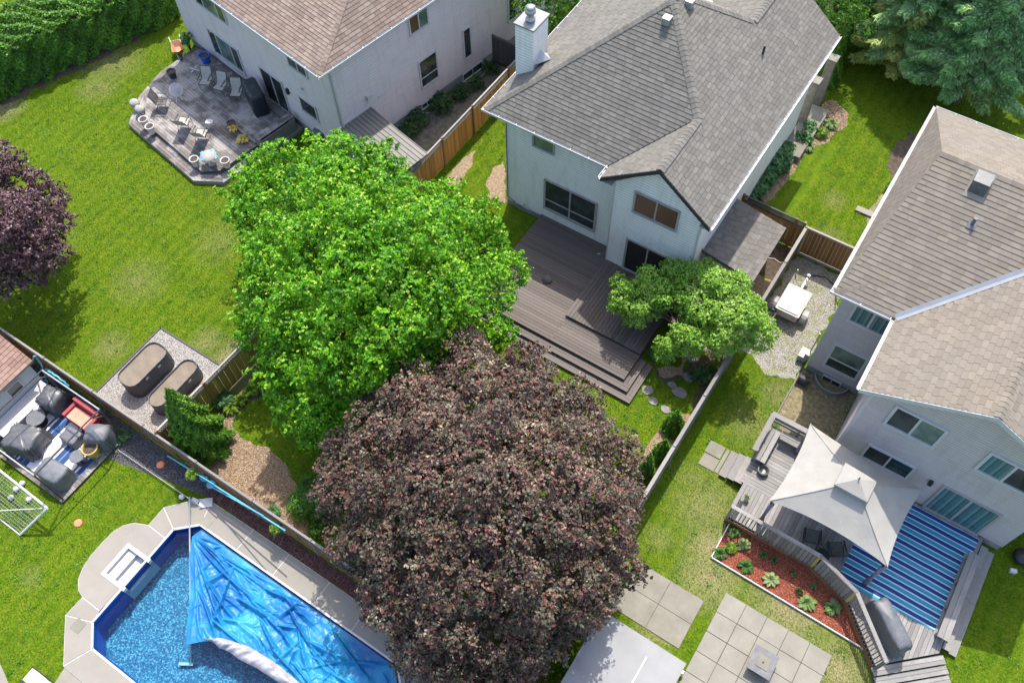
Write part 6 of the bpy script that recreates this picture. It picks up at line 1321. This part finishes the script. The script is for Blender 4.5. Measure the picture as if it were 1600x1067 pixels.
# rug, covered grill
RG = [(5.15, 13.28), (7.72, 13.58), (7.72, 17.1), (7.98, 17.1), (7.98, 17.5), (5.4, 17.5), (3.0, 17.5), (3.0, 13.6), (4.9, 13.3)]
solo('blue_rug', 'large blue and turquoise striped rug on the weathered deck', 'rug', MB().prism([(4.3, 13.45), (5.05, 13.42), (7.72, 13.5), (7.72, 16.7), (7.95, 16.75), (7.98, 17.45), (4.3, 17.45)], DZ + .004, DZ + .016), M['rug_blue'])
a, b = Vector(G(1372, 944, .95)), Vector(G(1408, 1012, .95)); m = (a + b) / 2; d = b - a
covered('covered_grill', 'grey covered grill at the deck railing beside the blue rug', (m.x, m.y, DZ), d.length + .25, .58, .98, math.atan2(d.y, d.x), M['cover_grey'], .1, None, .05, cat='barbecue')
solo('blue_bin', 'dark teal tub at the end of the corner bench', 'tub', MB().lathe((*G2(1192, 736, .45), DZ), [(.12, 0), (.2, .02), (.22, .22), (.18, .23), (.1, .08)], 14), M['cover_dark'])
# gazebo
gz = thing('gazebo', 'white fabric gazebo with a small peak vent on the weathered deck', 'gazebo', (3.1, 15.1, DZ)); ZC = 2.55
GC = [np.array(G(1202, 782, ZC)), np.array(G(1387, 886, ZC)), np.array(G(1442, 765, ZC)), np.array(G(1266, 662, ZC))]
ctr = sum(GC) / 4; apex = ctr + np.array([0, 0, 1.1]); V = []; Fc = []
NA, NB = 28, 20
for s_ in range(4):
    a, b = GC[s_], GC[(s_ + 1) % 4]; o_ = len(V); mid = (a + b) / 2; inn = (ctr - mid) / np.linalg.norm(ctr[:2] - mid[:2]); inn[2] = 0
    for i in range(NA + 1):
        f = i / NA; bow = (.22, .14, .12, .13)[s_] * 4 * f * (1 - f); e = a + (b - a) * f + inn * bow + np.array([0, 0, -.0])
        for j in range(NB + 1):
            g = .17 + .83 * (j / NB); p = apex + (e - apex) * g; p = p.copy(); p[2] -= .13 * g * (1 - g) * 4 * (.4 + .6 * (abs(2 * f - 1)) ** 2) * .6 + .02 * mn.noise(Vector((p[0] * 2, p[1] * 2, 0)))
            V.append(tuple(p))
    Fc += [(o_ + i * (NB + 1) + j, o_ + i * (NB + 1) + j + 1, o_ + (i + 1) * (NB + 1) + j + 1, o_ + (i + 1) * (NB + 1) + j) for i in range(NA) for j in range(NB)]
part(gz, 'canopy', MB().add(V, Fc), M['canvas'])
mb = MB(); up = ctr + np.array([0, 0, 1.3]); vc = [ctr + (c - ctr) * .27 for c in GC]; vc = [np.array([c[0], c[1], ZC + 1.0]) for c in vc]
mb.add([tuple(up)] + [tuple(c) for c in vc] + [tuple(c - np.array([0, 0, .1])) for c in vc], [(0, 1, 2), (0, 2, 3), (0, 3, 4), (0, 4, 1), (1, 5, 6, 2), (2, 6, 7, 3), (3, 7, 8, 4), (4, 8, 5, 1)]); part(gz, 'vent_cap', mb, M['canvas']); part(gz, 'finial', MB().tube([tuple(up - np.array([0, 0, .03])), tuple(up + np.array([0, 0, .12]))], .025, 8), M['dark_metal'])
for s_, c in enumerate(GC):
    pts_ = []
    for j in range(NB + 1):
        g = .17 + .83 * j / NB; p = apex + (c - apex) * g; p = p.copy(); p[2] -= .13 * g * (1 - g) * 4 * .6 - .012; pts_.append(tuple(p))
    part(gz, 'seam', MB().tube(pts_, .014, 5), M['canvas'])
    q = ctr + (c - ctr) * .955
    part(gz, 'post', MB().tube([(q[0], q[1], DZ), (q[0], q[1], ZC - .02)], .035, 8), M['dark_metal']); 
    part(gz, 'curtain', MB().lathe((q[0] + .03, q[1], DZ), [(.08, 0), (.1, .3), (.05, .8), (.07, 1.3), (.09, 1.9)], 14), M['curtain'], True)
    part(gz, 'rafter', MB().tube([(q[0], q[1], ZC - .1), tuple(apex - np.array([0, 0, .12]))], .02, 6), M['dark_metal'])
g_ = 'dark chairs under the gazebo'
for (x, y), a, lb in (((1268, 838), 200, 'dark chair under the gazebo nearest the flower bed'), ((1306, 858), 215, 'dark chair under the gazebo nearest the blue rug')): sling_chair('gazebo_chair', lb, (*G2(x, y, .8), DZ), rad(a), g_, 'sling_dark')
c = (*G2(1282, 870, .6), DZ); t = thing('glass_table', 'small dark round table under the gazebo edge', 'table', c); part(t, 'tabletop', MB().lathe(c, [(.02, .45), (.24, .45), (.24, .47), (.02, .47)], 18), M['glass']); part(t, 'leg', MB().lathe(c, [(.15, 0), (.03, .03), (.03, .45)], 10), M['dark_metal'])
hosta('small white flowered pot plant in the rail corner of the deck', (*G2(1167, 777, .6), .55), .14, 'hosta', None, 12, .12, name='potted_plant'); pot('small pale pot in the rail corner of the deck', (*G2(1167, 779, .5), DZ), .09, .2, 'pot_pale')
# white roofed shed at the bottom
t = thing('white_roof_shed', 'shed with a flat white sheet roof at the bottom edge', 'shed', (-.4, 5.5, 0)); part(t, 'wall', MB().box(-1.75, .95, 3.4, 7.35, 0, 2.26), M['siding_flat'])
part(t, 'roof', MB().slope([(-1.88, 3.2, 2.34), (1.1, 3.2, 2.34), (1.1, 7.5, 2.46), (-1.88, 7.5, 2.46)], .05), M['tarp_white']); part(t, 'seam', MB().box(-.05, .0, 3.25, 7.0, 2.36, 2.475), M['white'])
solo('old_boards', 'pale board leaning along the edge of the white roofed shed', 'board', MB().obox((.1, 7.75, .3), (2.3, .12, .05), 0), M['pot_pale'])
solo('black_bag', 'black bag on the grass at the right edge below the grey house', 'bag', MB().ball((*G2(1592, 872), .2), .3, 12, (1, 1.1, .8)), M['black'], smooth=True)
solo('litter_tin', 'small pale box on the grass beside the black bag', 'box', MB().obox((*G2(1581, 893), .08), (.22, .14, .16), .3), M['white'])
# garden stones
FLB = ['large round flagstone nearest the lilac mulch', 'flagstone between the round stone and the soil path', 'small flagstone left of the round one', 'flagstone touching the lowest deck step corner', 'flagstone furthest into the open shaded grass', 'small flagstone between the deck corner and open grass', 'large pale stone at the top of the soil path', 'pale stone by the fence at the top of the soil path']
for i, ((x, y), r) in enumerate((((1062, 614), .33), ((1075, 590), .25), ((1050, 602), .2), ((1012, 610), .28), ((1040, 640), .24), ((1020, 627), .22), ((1080, 560), .28), ((1100, 545), .2))):
    q = G2(x, y); n = 9; poly = [(q[0] + r * random.uniform(.75, 1.1) * math.cos(6.283 * k / n), q[1] + r * .75 * random.uniform(.75, 1.1) * math.sin(6.283 * k / n)) for k in range(n)]; BARE.append(poly)
    solo('stepping_stone', FLB[i], 'stone', MB().prism(poly, -.02, .04), M['stone'], 'flagstones below the lilac')

# loose chips and pebbles on the beds
def inside(poly, X, Y):
    r = np.zeros(len(X), bool); n = len(poly)
    for i in range(n):
        x0, y0 = poly[i - 1][:2]; x1, y1 = poly[i][:2]
        if y0 == y1: continue
        c = ((y0 > Y) != (y1 > Y)) & (X < (x1 - x0) * (Y - y0) / (y1 - y0) + x0); r ^= c
    return r
def chips(name, label, cat, poly, mat, dens, size, flat=.35, seed=1, avoid=()):
    rg = np.random.default_rng(seed); p = np.array([q[:2] for q in poly]); lo, hi = p.min(0), p.max(0); n = int(dens * np.prod(hi - lo)); X = rg.uniform(lo[0], hi[0], n); Y = rg.uniform(lo[1], hi[1], n); k = inside(poly, X, Y)
    for q in avoid: k &= ~inside(q, X, Y)
    X, Y = X[k], Y[k]; n = len(X); P = np.stack([X, Y, rg.uniform(.015, .035, n)], 1); N = np.stack([rg.normal(0, flat, n), rg.normal(0, flat, n), np.ones(n)], 1)
    V_, F_, T_ = leaves(P, N, size, .6, .1, .25, rg); o = link_mesh(name, fast_mesh(name, V_, F_, 3, T_, [mat])); tagset(o, label, cat, None, 'stuff')
def m_chip(name, cols): s = NT(name); return s.fin(s.ramp(s.tone(), [(i / (len(cols) - 1), c) for i, c in enumerate(cols)]), .9)
MC = m_chip('mulch_chip', [(.1, .065, .04), (.25, .16, .095), (.38, .27, .17), (.5, .4, .28)]); MR = m_chip('red_chip', [(.1, .02, .012), (.22, .05, .028), (.33, .09, .045), (.42, .19, .11)]); MG = m_chip('pebble', [(.13, .12, .11), (.3, .28, .26), (.42, .4, .38), (.55, .53, .5)])
MD = m_chip('dark_pebble', [(.02, .02, .022), (.06, .058, .062), (.12, .118, .125), (.3, .3, .32)]); ML = m_chip('lava_pebble', [(.04, .015, .014), (.1, .04, .035), (.17, .075, .065), (.28, .16, .14)])
MU = P2((350, 655), (372, 640), (362, 668), (384, 692), (418, 700), (450, 728), (458, 752), (470, 790), (520, 822), (470, 845), (400, 806), (300, 735), (280, 700), (320, 690))
chips('mulch_chips', 'loose tan wood chips on the curved bed beside the pointed cedar', 'mulch', MU, MC, 1400, .05, .4, 1)
chips('red_mulch_chips', 'loose red wood chips below the weathered deck railing', 'mulch', [(.28, 11.85), (.28, 13.3), (3.4, 13.5), (5.0, 12.95), (6.1, 11.75)], MR, 1600, .05, .5, 2)
chips('pebbles', 'pale loose stones on the pad around the raised beds', 'gravel', rect(-23.35, -19.2, 4.55, 8.2), MG, 1300, .045, .5, 3, [rect(-22.65, -21.58, 5.3, 7.5), rect(-21.0, -20.15, 5.25, 7.7)])
chips('dark_pebbles', 'dark loose gravel between the lattice fence and the striped rug deck', 'gravel', [(-28, 3.5), (-20.8, 3.5), (-20.9, 3.0), (-16.4, 3.87), (-16.4, 4.2), (-28, 4.2)], MD, 1300, .045, .5, 4)
chips('lava_rocks', 'dark red lava rocks between the pool paving and the fence', 'rocks', [(-16.8, 3.82), (-5.5, 3.82), (-5.5, 4.2), (-16.8, 4.2)], ML, 1800, .05, .6, 5)
chips('bed_chips', 'wood chips in the narrow bed of small cedars', 'mulch', [(-3.7, 11.5), (-2.8, 11.5), (-2.8, 16.5), (-3.4, 16.3), (-3.65, 14.8)], MC, 1200, .05, .4, 6)
chips('porch_chips', 'wood chips in the hosta bed beside the white house', 'mulch', P2((1180, 300), (1210, 250), (1240, 205), (1285, 165), (1300, 155), (1326, 178), (1322, 195), (1290, 222), (1262, 235), (1245, 262), (1216, 300), (1195, 320)), MC, 1200, .06, .4, 7)
chips('driveway_stones', 'grey stones and weeds under the parked trailer', 'gravel', [(-2.5, 25.9), (-.15, 25.9), (-.15, 20.5), (-1.2, 20.2), (-2.4, 20.5)], MG, 700, .045, .5, 8)

# ================================================================== TREES AND PLANTING
def B(*rows): return [(*G2(x, y, z), z, r, *k) for x, y, z, r, *k in rows]
gm = B((440, 262, 4.5, 1.0), (500, 255, 5.3, 1.1), (552, 252, 5.5, 1.0), (598, 262, 5.2, .95), (385, 300, 4, .9), (403, 262, 3.6, .65), (403, 340, 4.5, 1.0), (460, 322, 6, 1.2), (530, 312, 7, 1.3), (600, 322, 7, 1.15), (660, 318, 5.5, .9), (705, 305, 4.6, .7),
       (415, 392, 4.6, 1.05), (470, 382, 6.5, 1.3), (545, 372, 7.8, 1.4), (622, 380, 7.8, 1.4), (690, 372, 6.5, 1.2), (750, 345, 4.8, .8), (410, 450, 4, .9), (460, 452, 6, 1.25), (540, 440, 7.5, 1.4), (620, 450, 7.5, 1.4), (700, 442, 6.5, 1.25), (765, 425, 5, .9), (805, 415, 4.4, .5), (780, 380, 4.3, .55),
       (395, 508, 3.4, .75), (452, 520, 5, 1.1), (530, 520, 6.5, 1.3), (610, 520, 6.5, 1.3), (690, 505, 5.5, 1.1), (755, 490, 4.5, .9), (790, 520, 3.6, .5), (440, 580, 4, .9), (500, 590, 5, 1.15), (572, 585, 5.4, 1.1), (640, 560, 4.8, 1.0), (452, 632, 3, .75), (486, 655, 3, .8), (535, 640, 3.6, 1.0))
tree('maple_tree', 'large bright green maple in the middle of the gardens', (-14.3, 12.3), 2.6, .2, gm, 240, .13, 'maple', extra=None, sub=(7, .36, (.85, 1.12)), thick=.1, twig=.26, per=12)
pm_ = B((655, 572, 4.5, .95), (735, 558, 5, 1.0), (815, 572, 4.6, .95), (600, 622, 4.5, .95), (670, 630, 6, 1.25), (750, 618, 6.4, 1.25), (830, 628, 6, 1.25), (900, 640, 4.8, .95), (535, 700, 4, .8), (600, 690, 5.5, 1.2), (680, 700, 7, 1.35), (760, 690, 7.6, 1.4), (840, 700, 7, 1.35), (910, 700, 5.8, 1.15), (960, 715, 4.5, .85),
        (530, 765, 4, .85), (590, 770, 5.5, 1.15), (670, 780, 7, 1.35), (755, 770, 8, 1.4), (840, 780, 7.4, 1.35), (920, 780, 6, 1.15), (972, 780, 4.5, .7), (560, 845, 4, .9), (620, 850, 5.5, 1.15), (700, 860, 7, 1.35), (780, 850, 7.4, 1.35), (860, 860, 6.5, 1.25), (925, 860, 5, 1.0), (970, 868, 4, .6), (1003, 893, 3, .3), (985, 900, 3.1, .35), (955, 830, 6.0, .8), (930, 905, 5.4, .85), (905, 945, 5.2, .8),
        (592, 925, 3.6, .85), (650, 930, 5, 1.15), (730, 940, 6, 1.25), (810, 940, 6, 1.25), (880, 930, 4.8, 1.0), (640, 1005, 3.6, .8), (700, 1010, 4.8, 1.1), (780, 1010, 4.8, 1.1), (845, 990, 3.8, .85), (715, 1070, 3.8, .95), (790, 1075, 3.5, .9))
tree('purple_maple_tree', 'large dark purple leaved maple at the bottom centre', (-6.0, 7.4), 2.4, .24, pm_, 300, .105, 'purple', sub=(7, .42), thick=.12, twig=.24, per=10)
lp = B((15, 262, 4.2, .9), (60, 292, 3.8, .8), (80, 335, 3.8, .75), (30, 330, 5, 1.0), (-30, 300, 5, 1.1), (-10, 360, 5, 1.1), (45, 375, 4.4, .9), (82, 385, 3.4, .55), (25, 405, 3.6, .8), (-40, 380, 4.4, 1), (-10, 240, 3.6, .7), (-60, 330, 5.5, 1.2), (5, 425, 2.6, .8), (40, 415, 2.6, .7), (75, 400, 2.6, .55), (-30, 420, 3, .9), (60, 330, 3, .9), (20, 360, 3.4, 1.1), (85, 300, 3, .5), (-5, 300, 3, 1.2))
tree('plum_tree', 'purple leaved tree at the left edge of the lawn', G2(-25, 395), 1.6, .14, [(a, b, c, r * .84) for a, b, c, r in lp], 260, .12, 'purple2', sub=(5, .45), thick=.14, twig=.25)
ll = B((1065, 452, 2.9, .42), (1078, 470, 2.8, .42), (1095, 468, 3.0, .42), (1020, 470, 2.6, .4), (1070, 445, 2.7, .4), (1140, 480, 3.2, .5), (1150, 520, 2.9, .4), (978, 455, 2.6, .5), (1012, 440, 2.8, .5), (1052, 428, 2.8, .5), (998, 482, 2.4, .42), (968, 470, 2.4, .3), (1030, 458, 2.9, .45), (1085, 432, 3.0, .5), (1112, 448, 3.3, .6), (1150, 455, 3.4, .6), (1125, 492, 3.1, .55), (1165, 500, 3.4, .55), (1192, 520, 3.0, .42), (1088, 490, 2.7, .5), (1062, 522, 2.3, .38), (1040, 540, 1.9, .32), (1085, 528, 2.4, .4), (1130, 525, 2.8, .45), (1180, 480, 3.2, .4), (1045, 545, 1.7, .3), (1105, 420, 2.6, .35))
def blossoms(t, P, N):
    rg = np.random.default_rng(3); k = rg.choice(len(P), 26, False); Q = []; 
    for i in k: Q.append(P[i, :3] + rg.normal(0, .05, (60, 3)) * np.array([1, 1, 1.6]) + np.array([0, 0, .08]))
    Q = np.concatenate(Q); V_, F_, T_ = leaves(Q, rg.normal(0, 1, Q.shape), .035); me = fast_mesh('blossom', V_ - np.array(OFF[t.name]), F_, 3, T_, [M['flower']]); link_mesh('blossom', me, t)['kind'] = 'stuff'
tree('lilac_tree', 'lilac bush with faded pink blossoms overhanging the brown deck', (-5.1, 18.6), .8, .09, [(a, b, c, r * 1.16) for a, b, c, r, *_ in ll], 800, .085, 'lilac', extra=blossoms, sub=(5, .5), thick=.14, twig=.2)
bush('shrub', 'dark climbing shrub at the corner of the white house', 'shrub', (-5.5, 20.7), .55, 2.0, 'shrub', 700, .07)
bush('shrub', 'leafy shrub behind the lean-to wall and lilac', 'shrub', (-4.6, 21.2), .5, 1.6, 'shrub', 600, .07)
bush('shrub', 'low dark shrub beside the brown deck steps', 'shrub', G2(1022, 555), .35, .4, 'shrub', 900, .05); bush('shrub', 'loose ferny plant between the flagstones and the fence', 'shrub', G2(1095, 590), .55, .5, 'shrub', 220, .08); bush('shrub', 'yellow green low plant touching the long grey fence', 'shrub', G2(1118, 572), .3, .35, 'lime', 500, .06)
bush('shrub', 'small bright shrub under the purple tree by the white roof', 'shrub', G2(822, 1028), .35, .6, 'lime', 1200, .06)
# planting beside the white house
for (x, y), r, h, mt, lb in (((1218, 245), .7, .7, 'shrub', 'round dark clump between two larger hostas'), ((1190, 283), .7, .8, 'shrub', 'dense dark clump next to the lattice fence bed'), ((1262, 206), .45, .5, 'shrub', 'small dark clump by the lime shrub'), ((1205, 262), .85, .8, 'shrub', 'large dark hosta clump against the white house'), ((1178, 300), .7, .7, 'shrub', 'dark hosta clump behind the lattice fence'), ((1252, 222), .5, .5, 'shrub', 'blue green hosta beside the stone porch steps')): bush('hosta_clump', lb, 'plant', G2(x, y), r, h, mt, 700, .14, 'hosta clumps beside the white house')
for (x, y), r, mt, lb in (((1276, 190), .45, 'hosta', 'variegated hosta near the porch pillar'), ((1262, 232), .35, 'hosta', 'white edged hosta at the lawn edge'), ((1298, 198), .4, 'hosta', 'pale hosta on the bare mulch corner')): hosta(lb, G2(x, y), r, mt, 'hostas in the porch bed', 30, .3)
bush('shrub', 'lime green shrub between the porch hostas', 'shrub', G2(1283, 212), .35, .4, 'lime', 1200, .06)
for k, (x, y, r, h) in enumerate(((1290, 128, .7, 2.6), (1300, 95, .8, 3.0), (1305, 60, .9, 3.2))): cone_tree('screen_cedar', ('clipped green cedar nearest the porch pillar', 'middle clipped cedar beside the porch', 'tall clipped cedar at the corner of the grey roof')[k], G2(x, y), r, h, 'hedge', 16000, .1, 'cedars beside the porch')
for (x, y, z, r, mt, lb) in ((1395, 300, .5, .5, 'hedge', 'small green shrub in the shade of the tan roofed house'),): bush('shrub', lb, 'shrub', G2(x, y), r, z, mt, 900, .07)
WL = ['', 'tall weeds just past the ribbed shed roof', 'spreading weeds below the small basement window', 'weeds squeezed between ribbed shed and orange fence', 'weeds beside the large window well', 'weeds at the foot of the dark grey fence', 'thin weeds beyond the large window well']
for i, ((x, y), r, h, n_) in enumerate((((478, 215), 0, 0, 0), ((655, 195), .7, .8, 6), ((690, 170), .8, .7, 6), ((640, 215), .6, .9, 6), ((720, 150), .6, .5, 5), ((765, 110), .6, .4, 5), ((745, 135), .5, .4, 5))):
    if n_: bush('weed_clump', WL[i], 'weeds', G2(x, y), r, h, 'weed', 260, .09, 'weed clumps in the side yard', n=n_)
solo('green_bin', 'dark green bin behind the bright maple beside the mauve house', 'bin', MB().lathe((*G2(505, 226), 0), [(.25, 0), (.3, .8), (.34, .82), (.34, .9), (.05, .98)], 16), M['cover_dark'])
# spruces and trees beyond
g_ = 'blue green spruces at the top right'
spruce('spruce_tree', 'blue green spruce with its trunk showing above the tan roof', G2(1492, 158), 3.1, 12, 330, g_, 5, young=.08, z0=2.2)
spruce('spruce_tree', 'spruce with yellowish young tips left of the bare trunk', G2(1405, 100), 2.9, 11, 330, g_, 8, young=.35, z0=1.2)
spruce('spruce_tree', 'spruce at the far right top corner', G2(1600, 60), 3.0, 12, 300, g_, 11, young=.05, z0=1.5)
spruce('spruce_tree', 'dark spruce behind the corner of the grey roof', G2(1340, 20), 2.8, 10, 300, g_, 14, young=.1, z0=.8)
bt = B((845, 20, 4, 1.2), (880, 30, 3.5, 1.0), (900, -10, 4.5, 1.4), (850, -30, 5, 1.5), (940, -40, 4.5, 1.4)); tree('garden_tree', 'green leafy tree between the chimney and the mauve house', (-19, 38.5), 1.5, .12, bt, 200, .13, 'hedge', thick=.2)
bt = B((1240, 10, 3.5, 1.2), (1275, 25, 3, 1.0), (1310, 15, 3.5, 1.2), (1340, 40, 2.6, .9), (1250, -40, 5, 1.5), (1320, -40, 5, 1.6)); tree('garden_tree', 'green leafy tree beyond the corner of the grey roof', (-7, 41.5), 1.2, .12, bt, 200, .13, 'hedge', thick=.2)
# hedge, top left
t = thing('cedar_hedge', 'tall clipped green hedge across the top left corner', 'hedge', (-40, 18, 0)); a, b = np.array(G2(-60, 185)), np.array(G2(285, 28)); d = (b - a) / np.linalg.norm(b - a); nn = np.array([-d[1], d[0]]); L = np.linalg.norm(b - a); Hh = 2.5; Wd = 3.0
rg = np.random.default_rng(21)
def hp(n, face):
    s_ = rg.uniform(0, L, n)
    if face == 'front': z = rg.uniform(0, Hh, n); o_ = np.zeros(n)
    elif face == 'end': z = rg.uniform(0, Hh, n); o_ = rg.uniform(0, Wd, n); s_ = np.full(n, L)
    else: z = np.full(n, Hh); o_ = rg.uniform(0, Wd, n)
    bump = .16 * np.sin(s_ * 3.1 + z * 2) + .12 * np.sin(s_ * 7.3 + o_ * 6 - z * 5) - np.abs(rg.normal(0, .09, n))
    P = a + d * s_[:, None] + nn * o_[:, None]; N = np.zeros((n, 3))
    if face == 'front': P = P - nn * bump[:, None]; N[:, :2] = -nn; N[:, 2] = .5
    elif face == 'end': P = P + d * bump[:, None]; N[:, :2] = d; N[:, 2] = .5
    else: z = z + bump; N[:, 2] = 1
    return np.column_stack([P, z]), N
PN = [hp(30000, 'front'), hp(42000, 'top'), hp(6000, 'end')]; P = np.concatenate([q[0] for q in PN]); N = np.concatenate([q[1] for q in PN]); V_, F_, T_ = leaves(P, N, .13, rng=rg)
link_mesh('foliage', fast_mesh('foliage', V_ - np.array([-40, 18, 0]), F_, 3, T_, [M['hedge']]), t)
q0, q1 = a + nn * .35, b + nn * .35 - d * .35; part(t, 'branches', MB().prism([tuple(q0), tuple(q1), tuple(q1 + nn * (Wd - .7)), tuple(q0 + nn * (Wd - .7))], 0, Hh - .4), M['bark'])
bush('shrub', 'pale green shrub poking in at the left edge', 'shrub', G2(-4, 150), .8, 1.3, 'hedge', 600, .1)

# ================================================================== GRASS
def inside(poly, X, Y):
    r = np.zeros(len(X), bool); n = len(poly)
    for i in range(n):
        x0, y0 = poly[i - 1][:2]; x1, y1 = poly[i][:2]
        if y0 == y1: continue
        c = ((y0 > Y) != (y1 > Y)) & (X < (x1 - x0) * (Y - y0) / (y1 - y0) + x0); r ^= c
    return r
rg = np.random.default_rng(99); n = 1500000; X = rg.uniform(-50, 16, n); Y = rg.uniform(-6, 44, n)
px, py = project(np.stack([X, Y, np.zeros(n)], 1)); k = (px > -90) & (px < 1690) & (py > -70) & (py < 1140); X, Y = X[k], Y[k]
k = np.ones(len(X), bool)
for q in BARE + [rect(-16.9, -6, -2.6, 3)]: k &= ~inside(q, X, Y)
X, Y = X[k], Y[k]; n = len(X); a = rg.uniform(0, 6.283, n); L = rg.uniform(.03, .075, n); w_ = rg.uniform(.006, .011, n); ln = rg.uniform(.2, .9, n)
dx, dy = np.cos(a), np.sin(a); V = np.empty((n, 3, 3)); V[:, 0] = np.stack([X - dy * w_, Y + dx * w_, np.zeros(n)], 1); V[:, 1] = np.stack([X + dy * w_, Y - dx * w_, np.zeros(n)], 1); V[:, 2] = np.stack([X + dx * L * ln, Y + dy * L * ln, L], 1)
o = link_mesh('lawn_grass', fast_mesh('lawn_grass', V.reshape(-1, 3), np.arange(3 * n).reshape(n, 3), 3, rg.random(n), [M['grass']])); tagset(o, 'short green grass covering the lawns around the houses', 'grass', None, 'stuff'); print('grass', n)

# clover and weed clumps in the lawns, small daisies
rg = np.random.default_rng(41); m = 2600; cx = rg.uniform(-44, 12, m); cy = rg.uniform(-5, 36, m); k = np.ones(m, bool)
for q in BARE + [rect(-16.9, -6, -2.6, 3)]: k &= ~inside(q, cx, cy)
cx, cy = cx[k], cy[k]; m = len(cx); rr = rg.uniform(.06, .3, m); per = 26
X = (cx[:, None] + rg.normal(0, 1, (m, per)) * rr[:, None] * .5).ravel(); Y = (cy[:, None] + rg.normal(0, 1, (m, per)) * rr[:, None] * .5).ravel(); k = np.ones(len(X), bool)
for q in BARE: k &= ~inside(q, X, Y)
X, Y = X[k], Y[k]; P = np.stack([X, Y, rg.uniform(.03, .07, len(X))], 1); N = np.stack([rg.normal(0, .5, len(X)), rg.normal(0, .5, len(X)), np.ones(len(X))], 1)
V_, F_, T_ = leaves(P, N, .045, .8, .2, .2, rg); o = link_mesh('clover', fast_mesh('clover', V_, F_, 3, T_, [M['hedge']])); tagset(o, 'darker clover clumps scattered through the lawns', 'clover', None, 'stuff')
